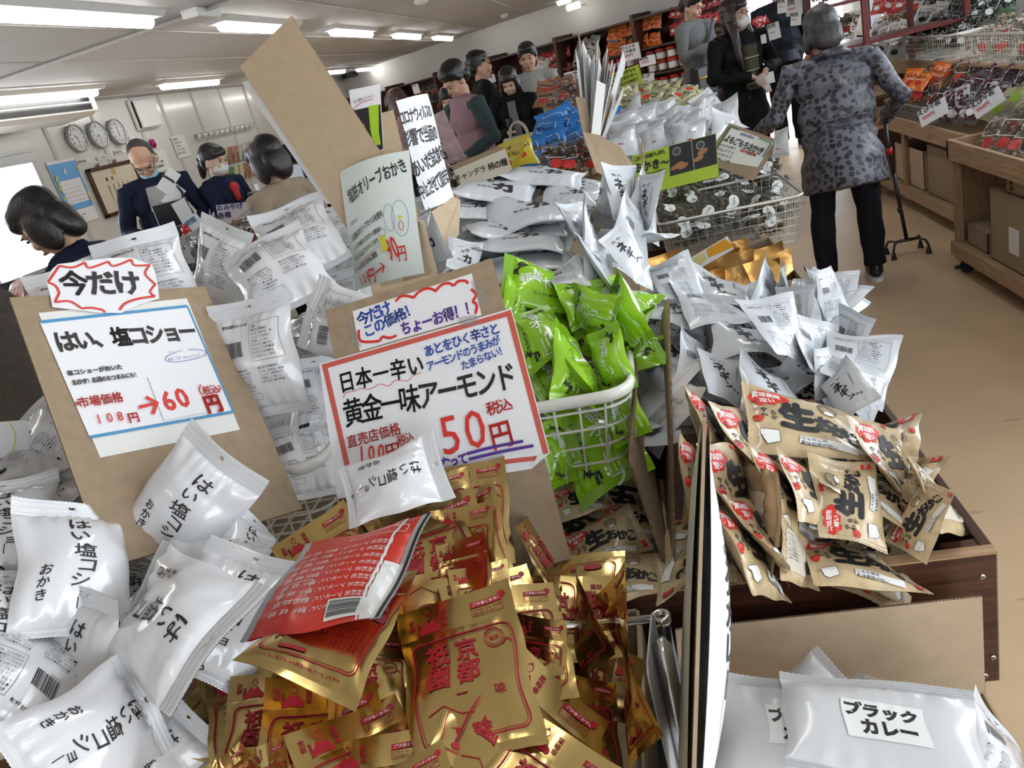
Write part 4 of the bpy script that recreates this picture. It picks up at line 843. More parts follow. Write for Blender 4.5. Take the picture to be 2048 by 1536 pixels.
u = c2.uv(z((560, 960))[0]); c2.t.ring(u[0], u[1], .015, .034, .0008, 2); c2.t.disc(u[0], u[1]+.002, .004, .003, 5); c2.t.ring(u[0], u[1]-.014, .004, .009, .0012, 1)
link('lettering', c2.t.mesh('lettering', MS, lambda x, y: bend(x, y, .0006), .012, ld=(0, 0, 4e-5)), pa)
# -- notice about the stopped tastings
TL, TR, BL = (787, 215), (848, 197), (858, 412); W_, H_ = .105, .245
O, U, V, N, k = pose3(TL, TR, BL, W_, H_, 1.66); 
def bend2(x, y, off=0): return np.stack([x, y, .012*np.cos(x/W_*PI)+.02*np.sin(y/H_*2.5)+off], -1)
pa = tag(curled('notice', W_, H_, PAPER, bend2), 'white handwritten notice about stopped tastings, leaning right of the photo card', 'notice'); pa.matrix_world = frame(O, U, V, N, k)
a_, b_ = (np.array(TR)-TL)/W_, (np.array(TL)-BL)/H_; c2 = Card.__new__(Card); c2.inv = np.linalg.inv(np.stack([a_, b_], 1)); c2.c = (np.array(TR)+BL)/2.; c2.t = T2()
c2.text('コロナウィルスの', *z((530, 270), (715, 215)), 0, .025, 2.3, .05, 1.15); c2.text('影響で当面の', *z((575, 400), (765, 355)), 0, .025, 2.0, .05, 1.1); c2.text('あいだ試食を', *z((650, 590), (830, 480)), 0, .025, 1.9, .05, 1.1); c2.text('中止させて頂きます', *z((705, 740), (905, 625)), 0, .025, 2.6, .05, 1.15)
link('lettering', c2.t.mesh('lettering', MS, lambda x, y: bend2(x, y, .0006), .012), pa)
sheet4('cardboard_divider', [DW(905, 395, 1.72), DW(918, 400, 1.72), DW(915, 470, 1.72), DW(872, 520, 1.66), DW(820, 450, 1.6)][::-1], .004, CARDP, 'pale cardboard flap left of the stacked silver bags', 'divider')
# -- edge-on sign above the curry carton
e0, e1 = atD(1402, 868, 1.0), atD(1380, 1536, .80); up = e0-e1; up /= np.linalg.norm(up); vd = (e0+e1)/2-EYE; vd /= np.linalg.norm(vd); sd = np.cross(vd, up); sd /= np.linalg.norm(sd); fw = np.cross(up, sd); fw = fw*math.cos(-.06)+sd*math.sin(-.06); sd = np.cross(fw, up)
Wb, Hb = .17, .46; ce = (e0+e1)/2-fw*(-.02)-up*.05
Mx = frame(ce, fw, up, sd); g = G(); g.box((-Wb/2, -Hb/2, -.002), (Wb/2, Hb/2, .002)); bd = tag(ob('price_sign', g, CARDP), 'curry price sign seen edge-on left of the curry carton, its sheet bulging', 'sign'); bd.matrix_world = Mx
g = G()
def bow(x, y, off=0): return np.stack([x, y, .004+.036*np.sin(np.clip((y/Hb+.5), 0, 1)*PI)*np.sin(np.clip(x/Wb+.5, 0, 1)*PI*.9+.2)+off], -1)
pp = curled('paper_sheet', Wb*1.05, Hb*.98, PAPER, bow); pp.parent = bd
t = T2(); t.text('ブラックカレー', -.03, Hb*.34, .036, 3, .03, vert=True); t.ring(.0, -.08, .04, .06, .001, 3); t.text('税込', .03, -.17, .04, 1, .02); link('lettering', t.mesh('lettering', [INK, INKR, INKW, INKGR], lambda x, y: bow(x, y, .0008), .012), pp)  # lettering in grey, not black: the sheet's shade is put into the ink
pp = curled('cream_sheet', Wb*1.0, Hb*.96, mat('cream_paper', (.66, .62, .50), .6), lambda x, y, off=0: np.stack([x, y, -.004-.004*np.sin((y/Hb+.5)*PI)+off], -1)); pp.parent = bd
# ================================================================= packets
def P_(n, shape, m, fn=None, lod=1, **k):
    return proto(n, shape, m, fn, INKS, lod=lod, **k)
HAI = [P_('snack_bag', Bag(.15, .205, .060, .026, .015, s, .0042, .09, .003, bx=b, twist=tw), WHITE, p_hai, 0, hole=.0042) for s, b, tw in ((1, .0, .4), (2, .003, -.5), (3, -.002, .8))]
HAIB = [P_('snack_bag', Bag(.15, .205, .058, .026, .015, s, .0042, .09, .003, bx=b, twist=tw), WHITE, p_back, 0, hole=.0042, printname='back_print') for s, b, tw in ((11, .0, .4), (12, .003, -.5))]
GB = lambda s, T=.010, bx=.004, by=.006, tw=.5: Bag(.15, .205, T, .042, .012, s, .0016, .004, .0010, bx=bx, by=by, twist=tw, edge=5, wav=.003)
GOLDS = [P_('gold_packet', GB(s, T, bx, by, tw), GOLD, p_gold, 0 if s < 23 else 1, seals=('top', 'bottom'), plain=True) for s, T, bx, by, tw in ((21, .011, .003, .010, .5), (22, .008, -.004, .006, -.6), (23, .013, .006, -.006, 1.0), (24, .009, .0, .014, -1.0))]
al = mat('almond_print', (.22, .05, .06), .5)
GOLDB = [proto('gold_packet', GB(31, .02, -.01, -.02, 1.4), GOLD, p_goldback, [INK, INKG, INKW, INKGR, al], lod=0, plain=True)]
REDB = [proto('red_packet', Bag(.15, .19, .034, .012, .010, 41, .002, .03, .002, by=.006), RED, p_red, [INK, INKR, INKW], lod=0, sealmat=mat('grey_white_film', (.55, .56, .58), .3))]
GRN = [P_('green_packet', Bag(.115, .175, .050, .022, .016, s, .003, .06, .003, twist=tw), GREEN, p_green, 0 if s < 53 else 1) for s, tw in ((51, .6), (52, -.8), (53, .2))]
GRNB = [P_('green_packet', Bag(.115, .175, .055, .022, .016, 54, .004, .10, .004), GREEN, p_greenback, 1)]
def LB(name, s, T, tw, fn):
    sh = Bag(.155, .225, T, .022, .014, s, .003, .03, .003, twist=tw, bx=.006, edge=4, wav=.005)
    o = make_bag(name, sh, BEIGE, None, None, lod=1)
    t = T2(); R.seed(s); fn(t, .225, .155); me = t.mesh('lettering', INKS, lambda x, y: sh.f(-y, x, 1, .0011), .0085); link('lettering', me, o); o['bw'] = .225; o['bh'] = .155; return o
BEI = [LB('beige_packet', s, T, tw, p_beige) for s, T, tw in ((61, .03, .8), (62, .022, -1.0), (63, .034, .3))]
def p_beigeback(t, W, H): t.add([(-W*.4, -H*.35), (W*.3, -H*.35), (W*.3, H*.3), (-W*.4, H*.3)], [(0, 1, 2, 3)], 4); block(t, -W*.36, H*.22, .006, 8, 0, 11); t.barcode(W*.05, -H*.3, W*.2, .03, 0)
sh_ = mat('pale_beige_print', (.66, .60, .50), .4)
INK2 = INKS[:4]+[sh_, INKS[5]]
def LBB(s):
    sh = Bag(.155, .225, .024, .022, .014, s, .003, .03, .003, twist=.5, bx=.006, edge=4); o = make_bag('beige_packet', sh, BEIGE, None, None, lod=1)
    t = T2(); R.seed(s); p_beigeback(t, .225, .155); link('back_print', t.mesh('back_print', INK2, lambda x, y: sh.f(-y, x, 1, .0011), .0085), o); o['bw'] = .225; o['bh'] = .155; return o
BEIB = [LBB(64)]
NS = lambda s, T, tw, bx: Bag(.165, .215, T, .016, .012, s, .0034, .02, .003, twist=tw, bx=bx, by=bx, edge=4, wav=.006)
NEG = [P_('silver_packet', NS(s, T, tw, bx), SILVER, p_negi, 1) for s, T, tw, bx in ((71, .026, .9, .008), (72, .032, -1.2, -.006))]
SAL = [P_('silver_packet', NS(s, T, tw, bx), SILVER, p_salad, 1) for s, T, tw, bx in ((73, .030, 1.2, -.012), (74, .036, -1., -.008), (76, .026, .5, -.016))]
NEB = [P_('silver_packet', NS(s, T, tw, bx), SILVER, p_negiback, 1, printname='back_print') for s, T, tw, bx in ((75, .024, 1.4, .010), (77, .03, -1.2, .004))]
CUR = [P_('curry_bag', Bag(.235, .16, .04, .014, .012, s, .003, .03, .002, twist=tw, edge=5), mat('pearl_white_film', (.66, .67, .68), .22, coat=.4, bump=.3, bscale=16), p_curry, 0, seals=('bottom', 'top')) for s, tw in ((81, .5), (82, -.8))]
# clear mugwort bags: film with crackers inside
OL = mat('mugwort_cracker', (.115, .098, .055), .7, noise=.45, nscale=50)
def stones(n, W, H, T, m, nm, r=(.007, .012), seed=1):
    def f(root, sh):
        q = random.Random(seed); g = G()
        for k in range(n): x, y = q.uniform(-.4, .4)*W, q.uniform(-.38, .36)*H; a = q.uniform(*r); g.ell((x, y, q.uniform(-.3, .3)*T*(1-(2*x/W)**2)), (a, a*q.uniform(.6, 1), a*.7), 7, 5)
        tag(ob(nm, g, m, root, True), kind='stuff')
    return f
CF = film('clear_film', .02, (.22, .22, .21), .15, .42)
YOM = [P_('mugwort_bag', Bag(.13, .19, .040, .03, .008, s, .004, .04, .005, twist=tw, edge=4), CF, p_yomogi, 2, fill=stones(60, .13, .19, .032, OL, 'crackers', seed=s)) for s, tw in ((91, .5), (92, -1))]
for p_ in HAI+HAIB+GOLDS+GOLDB+REDB+GRN+GRNB+BEI+BEIB+NEG+SAL+NEB+CUR+YOM: p_.location = (0, 0, -50)
PROTOS = HAI+HAIB+GOLDS+GOLDB+REDB+GRN+GRNB+BEI+BEIB+NEG+SAL+NEB+CUR+YOM
def lay(protos, rows, group, land=False, cat='bag', minr=0):
    for i, r in enumerate(rows):
        TL, TR, BL, D, lb = r[:5]; k = r[5] if len(r) > 5 else i; sg = r[6] if len(r) > 6 else None
        p = protos[k % len(protos)]
        if minr:
            a_ = math.dist(TL, TR)/p['bw']; b_ = math.dist(TL, BL)/p['bh']
            if b_ < minr*a_: BL = tuple(TL[i]+(BL[i]-TL[i])*minr*a_/b_ for i in (0, 1))
        O, U, V, N, s = pose3(TL, TR, BL, p['bw'], p['bh'], D, sg)
        o = copy_tree(p); o.matrix_world = frame(O, -V, U, N, s) if land else frame(O, U, V, N, s); tag(o, lb, cat, group)
def under(protos, n, quad, D0, D1, size, label, group, seed=1, tilt=.5, cat='bag', up=0):
    """packets lower in the heap, seen only through its gaps: laid flat at random on the heap's slope"""
    q = random.Random(seed); c = [np.array(p, float) for p in quad]
    for k in range(n):
        a, b = q.random(), q.random(); p = (c[0]*(1-a)+c[1]*a)*(1-b)+(c[3]*(1-a)+c[2]*a)*b; D = (D0*(1-b)+D1*b)+q.uniform(-.02, .02)
        N = np.array([q.uniform(-1, 1)*tilt, q.uniform(-1.2, .6)*tilt-up, 1.]); N /= np.linalg.norm(N); th = q.uniform(0, 2*PI); U = np.array([math.cos(th), math.sin(th), 0]); U -= N*(U@N); U /= np.linalg.norm(U); V = np.cross(N, U)
        o = copy_tree(protos[k % len(protos)]); o.matrix_world = frame(atD(*p, D), U, V, N, size); tag(o, label, cat, group)
# ---- white salt-and-pepper bags, left foreground
lay(HAI, [
 ((365, 840), (525, 963), (232, 1068), 1.10, 'white bag leaning on the 60 yen board, punched edge at the upper right', 0),
 ((20, 1000), (235, 1000), (55, 1262), 1.00, 'upright white bag with a level crimped top left of the 60 yen board', 1),
 ((345, 1018), (548, 1062), (300, 1260), 1.07, 'white bag with an unmarked shoulder, just behind the one beside the red packet', 1),
 ((410, 1060), (610, 1135), (310, 1312), 1.00, 'white handwritten bag whose top edge reaches the red packet', 2),
 ((501, 1171), (365, 1408), (322, 1078), .93, 'white bag lying upside down in the middle of the white heap', 0),
 ((213, 1300), (362, 1483), (10, 1460), .84, 'large white bag lying on its side at the bottom edge', 1),
 ((302, 1373), (437, 1482), (160, 1560), .93, 'shaded white bag whose punched corner sticks out next to the gold packets'),
 ((78, 1160), (228, 1205), (110, 1440), .96, 'crumpled white bag with a narrow gathered neck at the left of the heap', 2),
 ((-110, 1135), (98, 1142), (-120, 1370), .93, 'white bag cut by the left edge of the photo, below the upright one', 0),
 ((-110, 960), (97, 944), (-90, 1165), 1.06, 'white bag with bright crimped top at the left edge above the upright one', 2),
 ((455, 990), (560, 1075), (380, 1130), 1.13, 'white bag almost hidden behind the one leaning on the 60 yen board', 1),
 ((868, 862), (905, 988), (672, 935), 1.06, 'single white bag lying upside down in front of the 50 yen sign', 1),
 ], 'white handwritten bags')
lay(HAIB, [
 ((95, 1500), (-110, 1400), (200, 1300), .90, 'white bag lying face down at the lower left corner', 0),
 ((-10, 905), (95, 768), (115, 975), 1.32, 'white bag showing its barcode left of the 60 yen board', 1),
 ((62, 562), (215, 490), (130, 740), 1.36, 'white bag with a serrated edge left of the bursting star card', 1),
 ((190, 488), (352, 442), (250, 690), 1.40, 'white bag with a dense text panel directly behind the bursting star card', 0),
 ((418, 425), (500, 470), (375, 590), 1.50, 'narrow folded white bag with a barcode behind the right edge of the 60 yen board', 1),
 ((440, 516), (602, 437), (505, 650), 1.40, 'puffed white bag with date and barcode in the rear basket', 0),
 ((500, 440), (640, 375), (560, 580), 1.52, 'rearmost white bag at the top of the rear basket with a wide crimped edge', 1),
 ((425, 612), (568, 580), (478, 850), 1.33, 'white bag with a large barcode right of the 60 yen board', 1),
 ((583, 690), (643, 546), (735, 760), 1.30, 'white bag turned sideways with a plain crimped end left of the 50 yen sign', 0),
 ((520, 858), (655, 830), (552, 1010), 1.36, 'dated white bag low in the rear basket', 0),
 ((600, 560), (735, 520), (640, 720), 1.52, 'shaded white bag behind the olive sheet', 1),
 ((590, 430), (720, 400), (640, 590), 1.62, 'shaded white bag under the tall blank board', 0),
 ((560, 720), (690, 700), (585, 880), 1.42, 'grey-shaded white bag beside the left edge of the 50 yen sign', 1),
 ((150, 900), (270, 880), (180, 1060), 1.20, 'shaded white bag under the left side of the 60 yen board', 0),
 ((620, 830), (740, 810), (650, 960), 1.42, 'shaded white bag in the corner of the rear basket', 1),
 ], 'white bags turned to show their printed backs')
under(HAIB+HAI, 12, ((-40, 1120), (420, 1120), (420, 1560), (-40, 1560)), 1.14, 1.02, .95, 'white bag buried deep in the left foreground heap', 'white bags buried in the left heap', 3)
under(HAIB+HAI, 5, ((60, 860), (330, 900), (330, 1060), (40, 1010)), 1.32, 1.22, .95, 'white bag buried behind the 60 yen board', 'white bags buried behind the 60 yen board', 5)
under(HAIB, 6, ((450, 640), (700, 560), (700, 900), (500, 960)), 1.62, 1.5, .95, 'white bag at the bottom of the rear basket', 'white bags at the bottom of the rear basket', 6)
# ---- gold almond packets
gl = [
 ((537, 1092), (682, 1000), (640, 1250), 1.06, 'gold packet leaning left at the top of the heap next to the dark basket gap'),
 ((640, 1062), (742, 1014), (700, 1230), 1.09, 'gold packet peeping out behind the left-leaning one'),
 ((752, 1024), (948, 980), (800, 1235), 1.03, 'gold packet directly behind the open end of the red packet'),
 ((735, 1048), (850, 938), (835, 1190), 1.07, 'gold packet tilted beneath the hanging bag before the 50 yen sign'),
 ((850, 934), (1011, 914), (866, 1130), 1.10, 'gold packet standing highest against the foot of the 50 yen sign'),
 ((800, 970), (930, 926), (835, 1120), 1.085, 'gold packet half behind the highest one'),
 ((860, 1000), (992, 966), (890, 1170), 1.06, 'second gold packet of the row under the highest one'),
 ((868, 1022), (975, 1000), (890, 1200), 1.04, 'third gold packet of the row under the highest one'),
 ((862, 1090), (972, 1066), (880, 1270), .99, 'dark shaded gold packet right of the red packet'),
 ((1024, 1062), (1068, 1014), (1128, 1215), 1.10, 'gold packet standing on its corner against the cardboard, right of the heap'),
 ((895, 1140), (1010, 1120), (925, 1300), .975, 'gold packet in shadow behind the big one with a mountain print'),
 ((870, 1170), (1054, 1116), (925, 1350), .96, 'pale-edged gold packet just above the big central one'),
 ((780, 1224), (1020, 1160), (835, 1470), .90, 'big central gold packet showing its whole red framed label'),
 ((925, 1180), (1111, 1156), (960, 1380), .945, 'gold packet with a warning banner right of the big central one'),
 ((1010, 1225), (1142, 1246), (990, 1420), .93, 'bulging gold packet with a bright folded shoulder on the right'),
 ((650, 1265), (815, 1264), (665, 1470), .93, 'gold packet behind the flopped almond one, its round seal visible'),
 ((443, 1352), (650, 1335), (450, 1590), .90, 'gold packet at the left of the fan, upper layer'),
 ((515, 1368), (745, 1350), (530, 1610), .875, 'gold packet second from the left of the fan'),
 ((508, 1460), (740, 1380), (580, 1680), .85, 'gold packet third in the fan, tilted up to the right'),
 ((562, 1492), (775, 1378), (670, 1690), .83, 'gold packet fourth in the fan, bright bubble under its fold'),
 ((614, 1494), (862, 1460), (645, 1760), .80, 'nearest gold packet of the fan cut by the bottom edge'),
 ((385, 1330), (511, 1240), (450, 1490), .97, 'gold packet next to the white bags, banner pointing up'),
 ((392, 1360), (560, 1285), (450, 1540), .94, 'gold packet wedged under the flopped almond one'),
 ((400, 1545), (473, 1484), (500, 1660), .82, 'gold packet corner catching light at the bottom left of the fan'),
 ((478, 1505), (560, 1480), (520, 1680), .84, 'gold packet sliver beside the bright corner'),
 ((916, 1274), (1075, 1318), (850, 1460), .895, 'gold packet leaning back over the label of the big central one'),
 ((932, 1308), (1090, 1368), (860, 1500), .875, 'gold packet lying under the large diagonal one'),
 ((1018, 1288), (1237, 1436), (868, 1500), .85, 'large diagonal gold packet with its banner to the lower right'),
 ((1058, 1412), (1275, 1560), (910, 1620), .80, 'diagonal gold packet at the bottom edge with glittering figure print'),
 ((1100, 1345), (1245, 1368), (1090, 1560), .92, 'dark gold packet at the right side of the heap'),
 ((690, 1560), (880, 1500), (760, 1750), .78, 'gold packet corner at the very bottom between fan and diagonal ones'),
]
lay(GOLDS, [r+(i,) for i, r in enumerate(gl)], 'gold almond packets', cat='packet', minr=.93)
lay(GOLDS, [((1130, 1214), (1172, 1147), (1165, 1370), .99, 'gold packet standing edge-on, left of the three upright ones', 2), ((1206, 1200), (1236, 1128), (1245, 1395), .98, 'gold packet standing edge-on, tallest of the three upright ones', 3), ((1236, 1330), (1262, 1262), (1268, 1530), .90, 'gold packet standing edge-on beside the grey plastic plate', 2)], 'gold almond packets', cat='packet')
lay(GOLDB, [((640, 1150), (845, 1165), (497, 1342), .90, 'gold packet flopped forward showing almonds under the red packet', 0)], 'gold almond packets', cat='packet')
lay(REDB, [((862, 1033), (755, 1229), (600, 1080), .93, 'single red packet lying face down on the gold packets, its end gaping', 0)], None, cat='packet')
under(GOLDS, 16, ((520, 1180), (1120, 1120), (1240, 1560), (430, 1560)), 1.08, .98, .95, 'gold packet buried in the heap', 'gold packets buried in the heap', 8, cat='packet')
# ---- lime green packets
lay(GRN, [
 ((1000, 600), (1006, 512), (1158, 640), 1.550, 'green packet lying across the top of the heap next to the stacked silver bags', 0),
 ((985, 640), (1098, 596), (1045, 745), 1.450, 'broad green packet right behind the corner of the 50 yen sign', 1),
 ((1138, 655), (1150, 562), (1225, 690), 1.430, 'green packet standing with its crimped end up in the middle', 0),
 ((1096, 640), (1163, 672), (1115, 790), 1.370, 'green packet leaning with a white date panel on its flank', 1),
 ((1170, 668), (1238, 640), (1205, 800), 1.370, 'green packet right of centre with a square crimped top', 2),
 ((1208, 590), (1240, 532), (1265, 730), 1.450, 'tallest green packet, pointed, near the right rim', 0),
 ((1040, 735), (1120, 700), (1090, 830), 1.410, 'shaded green packet low beside the 50 yen sign', 2),
 ((1080, 808), (1229, 743), (1158, 1005), 1.48, 'green packet poking down through the front of the basket', 1),
 ((1102, 575), (1148, 556), (1150, 660), 1.490, 'green packet with olive print behind the standing one', 1),
 ((1160, 560), (1240, 548), (1190, 680), 1.510, 'green packet at the back right of the basket', 2),
 ((1010, 540), (1060, 570), (1000, 640), 1.530, 'green packet squeezed behind the 50 yen board', 1),
 ((1060, 850), (1120, 830), (1100, 980), 1.390, 'green packet seen low through the wires at the left', 2),
 ((1200, 780), (1262, 740), (1235, 900), 1.390, 'shaded green packet in the front right corner of the basket', 0),
 ], 'lime green packets', cat='packet')
lay(GRNB, [((1095, 668), (1125, 700), (1180, 780), 1.370, 'green packet turned to its pale back panel in the middle of the basket', 0)], 'lime green packets', cat='packet')
under(GRN, 9, ((1020, 620), (1260, 590), (1255, 760), (1060, 790)), 1.62, 1.5, 1, 'green packet deeper in the basket', 'green packets deeper in the basket', 4, cat='packet')
# ---- beige packets in the right bay
lay(BEI, [
 ((1482, 772), (1724, 822), (1512, 890), 1.33, 'beige packet on top of the bay with its big black lettering fully readable', 0),
 ((1622, 902), (1822, 975), (1640, 985), 1.24, 'beige packet in the centre of the bay, lettering slanting down', 1),
 ((1640, 1070), (1622, 900), (1765, 1098), 1.20, 'beige packet standing on end with its lettering running upwards', 2),
 ((1775, 1085), (1852, 952), (1838, 1122), 1.17, 'beige packet in the front right corner of the box', 0),
 ((1418, 888), (1488, 884), (1455, 1062), 1.22, 'beige packet upright beside the edge-on sign', 1),
 ((1505, 893), (1572, 925), (1560, 1080), 1.22, 'beige packet upright, second right of the grey-backed one', 2),
 ((1552, 902), (1640, 950), (1612, 1030), 1.22, 'beige packet wedged left of the one standing on end', 0),
 ((1722, 828), (1792, 862), (1768, 985), 1.30, 'beige packet upright near the right side of the box', 1),
 ((1424, 1010), (1480, 1050), (1510, 1175), 1.12, 'beige packet hanging over the front rail next to the edge-on sign', 2),
 ((1470, 985), (1520, 1010), (1545, 1140), 1.15, 'beige packet with a white lettered strip beside the overhanging one', 1),
 ((1371, 775), (1402, 800), (1430, 930), 1.34, 'beige packet folded narrow against the thin divider', 2),
 ((1350, 875), (1400, 885), (1380, 1040), 1.26, 'beige packet directly left of the edge-on sign', 0),
 ((1440, 800), (1500, 830), (1500, 960), 1.33, 'beige packet half hidden left of the topmost one', 1),
 ((1590, 1075), (1790, 1110), (1640, 1160), 1.18, 'beige packet lying low along the front rail', 2),
 ((1145, 1128), (1325, 1098), (1165, 1215), 1.30, 'beige packet at the front of the dim bay by the gold packets', 0),
 ((1118, 1075), (1262, 1012), (1160, 1150), 1.42, 'beige packet tilted in the dim bay under the green basket', 1),
 ((1200, 1010), (1330, 1000), (1215, 1085), 1.46, 'beige packet deep in the dim bay against its divider', 2),
 ((1100, 985), (1210, 960), (1120, 1040), 1.48, 'beige packet in the darkest corner of the dim bay', 0),
 ], 'beige packets', True, 'packet')
lay(BEIB, [((1492, 895), (1545, 960), (1500, 1115), 1.20, 'beige packet turned to its grey printed back in the right bay', 0), ((1560, 1030), (1612, 1060), (1570, 1155), 1.16, 'beige packet with printed back near the front rail', 0), ((1812, 908), (1856, 935), (1885, 1055), 1.24, 'beige packet showing a pale back along the right side of the box', 0), ((1380, 985), (1430, 1010), (1420, 1150), 1.14, 'beige packet with printed back behind the edge-on sign', 0)], 'beige packets', True, 'packet')
under(BEI, 9, ((1400, 880), (1800, 860), (1880, 1120), (1400, 1150)), 1.46, 1.26, .95, 'beige packet buried in the right bay', 'beige packets buried in the right bay', 3, cat='packet')
under(BEI, 3, ((1130, 960), (1320, 960), (1330, 1120), (1150, 1140)), 1.58, 1.42, .95, 'beige packet lying at the bottom of the dim bay', 'beige packets at the bottom of the dim bay', 5, .2, cat='packet')
# ---- silver packets, right heap
lay(NEG, [
 ((1304, 596), (1427, 606), (1281, 645), 1.75, 'silver packet lying flat in front of the divider, upside-down lettering', 0),
 ((1397, 690), (1480, 722), (1414, 790), 1.50, 'silver packet hanging down with one big character left of its twin', 0),
 ((1468, 704), (1580, 750), (1500, 810), 1.45, 'silver packet with big characters just above the beige packets', 1),
 ((1640, 770), (1700, 712), (1690, 850), 1.42, 'bright silver packet standing upright near the right side of the box', 0),
 ((1420, 640), (1550, 655), (1430, 700), 1.60, 'silver packet lying flat under the one with a barcode', 1),
 ((1380, 540), (1500, 560), (1370, 600), 1.85, 'silver packet lying behind, lettering spread along its edge', 1),
 ], 'silver onion packets')
lay(NEB, [
 ((1284, 528), (1372, 512), (1330, 610), 1.80, 'silver packet lying on its face at the far left of the right heap', 0),
 ((1330, 575), (1450, 590), (1390, 640), 1.72, 'silver packet with dense print lying across the heap', 1),
 ((1480, 588), (1568, 596), (1542, 718), 1.52, 'long silver packet with a clear barcode in the middle of the right heap', 0),
 ((1514, 506), (1560, 560), (1508, 640), 1.78, 'pointed silver packet standing before the carton of gold packets', 1),
 ((1550, 522), (1580, 540), (1558, 650), 1.80, 'narrow silver packet right of the pointed one', 0),
 ((1560, 572), (1618, 570), (1566, 690), 1.66, 'silver packet standing square in the back row', 1),
 ((1580, 600), (1650, 660), (1600, 740), 1.55, 'greyish silver packet leaning right', 0),
 ((1622, 545), (1668, 528), (1650, 650), 1.80, 'silver packet fanned out at the far right back', 1),
 ((1618, 520), (1628, 560), (1640, 660), 1.84, 'thin silver packet seen edge-on at the back right', 0),
 ((1690, 605), (1735, 640), (1665, 720), 1.62, 'silver packet overhanging the right side of the box with a text panel', 1),
 ((1662, 645), (1790, 690), (1640, 760), 1.52, 'wide silver packet tipped over the right side of the box', 0),
 ((1620, 700), (1665, 690), (1640, 800), 1.50, 'small grey silver packet left of the bright upright one', 1),
 ((1700, 705), (1760, 760), (1690, 820), 1.46, 'silver packet beside the right panel above the beige packets', 0),
 ((1590, 560), (1640, 590), (1600, 690), 1.72, 'silver packet behind the leaning greyish one', 1),
 ((1290, 690), (1345, 700), (1300, 820), 1.62, 'silver packet behind the thin divider, tinted by the green ones', 0),
 ((1350, 655), (1420, 690), (1365, 780), 1.58, 'silver packet tucked against the thin divider', 1),
 ], 'silver onion packets')
under(NEG+NEB, 18, ((1290, 600), (1680, 600), (1740, 790), (1290, 800)), 1.95, 1.58, .95, 'silver packet buried in the right heap', 'silver packets buried in the right heap', 9)
under(NEB, 5, ((1290, 730), (1340, 700), (1335, 880), (1300, 900)), 1.62, 1.48, .9, 'silver packet seen in the gap between the dividers', 'silver packets between the dividers', 11)
# ---- central stack of flat-lying silver packets
lay(SAL, [
 ((1030, 328), (1180, 345), (1002, 356), 2.10, 'silver packet on the very top of the central stack', 2, None),
 ((925, 352), (1080, 362), (905, 398), 1.98, 'silver packet with one bold character at the upper left of the stack', 0),
 ((1095, 362), (1200, 380), (1085, 400), 1.98, 'silver packet at the upper right of the stack', 1),
 ((960, 400), (1125, 398), (990, 450), 1.86, 'silver packet bulging forward in the middle of the stack', 1),
 ((890, 390), (1000, 400), (885, 428), 1.90, 'silver packet at the left edge of the stack, second from top', 2),
 ((925, 432), (1060, 440), (945, 478), 1.80, 'silver packet with a bold character, lower left of the stack', 0),
 ((1040, 432), (1150, 440), (1020, 470), 1.84, 'shaded silver packet at the right of the stack', 1),
 ((960, 470), (1130, 462), (950, 500), 1.74, 'plain-edged silver packet near the bottom of the stack', 2),
 ((965, 475), (1160, 492), (985, 535), 1.74, 'large bright silver packet at the foot of the stack above the green ones', 1),
 ((900, 468), (965, 490), (890, 535), 1.62, 'silver packet slumped at the left foot of the stack', 0),
 ((1120, 380), (1190, 400), (1100, 440), 1.94, 'silver packet wedged in the right side of the stack', 2),
 ], 'flat silver packets of the central stack')
lay(NEB, [
 ((1122, 402), (1150, 410), (1165, 520), 1.66, 'silver packet on edge, first of the fan right of the stack', 0),
 ((1146, 398), (1200, 470), (1190, 560), 1.62, 'silver packet on edge, broad back of the fan', 1),
 ((1160, 455), (1200, 500), (1210, 590), 1.56, 'silver packet on edge, lowest of the fan above the green packets', 0),
 ((1233, 375), (1300, 440), (1225, 520), 1.72, 'grey-backed silver packet fanned out with a boxed text panel', 1),
 ((1195, 330), (1225, 345), (1200, 450), 1.86, 'silver packet standing tall in the fan', 0),
 ((1270, 330), (1318, 385), (1260, 440), 1.88, 'silver packet at the right tip of the fan', 1),
 ((1090, 540), (1160, 520), (1110, 580), 1.54, 'silver packet under the foot of the stack', 0),
 ], 'silver packets fanned out right of the stack')
lay(NEG, [((1205, 325), (1260, 335), (1222, 440), 1.84, 'silver packet pointing up beside the tall one in the fan', 0), ((1290, 352), (1318, 340), (1280, 470), 1.80, 'silver packet with a big character at the right of the fan', 1), ((1200, 480), (1240, 440), (1270, 570), 1.60, 'silver packet reaching down to the green basket rim', 0)], 'silver packets fanned out right of the stack')
under(SAL+NEB, 16, ((930, 370), (1260, 380), (1260, 540), (930, 530)), 2.15, 1.72, .95, 'silver packet buried in the central stack', 'silver packets buried in the central stack', 12, .25)
lay(SAL, [((825, 440), (868, 415), (850, 540), 1.58, 'silver packet with red side lettering right of the olive sheet', 0), ((820, 400), (870, 380), (850, 470), 1.72, 'shaded silver packet behind the tasting notice', 1)], 'silver packets left of the stack')
# ---- curry bags
lay(CUR, [
 ((1582, 1330), (1946, 1394), (1578, 1536), .93, 'white curry bag in front, its black-on-white label complete', 0),
 ((1440, 1350), (1790, 1375), (1420, 1560), .97, 'white curry bag half hidden behind the front one', 1),
 ((1640, 1500), (1960, 1560), (1600, 1700), .87, 'white curry bag whose edge shows at the bottom right', 1)], 'white curry bags')
lay(HAIB, [((1975, 1378), (2050, 1500), (1930, 1540), .93, 'white bag standing at the right side of the curry carton', 1)], None)
under(CUR, 5, ((1420, 1420), (1950, 1430), (1950, 1600), (1420, 1600)), 1.05, 1.0, .95, 'white curry bag lower in the carton', 'curry bags lower in the carton', 2, .2)
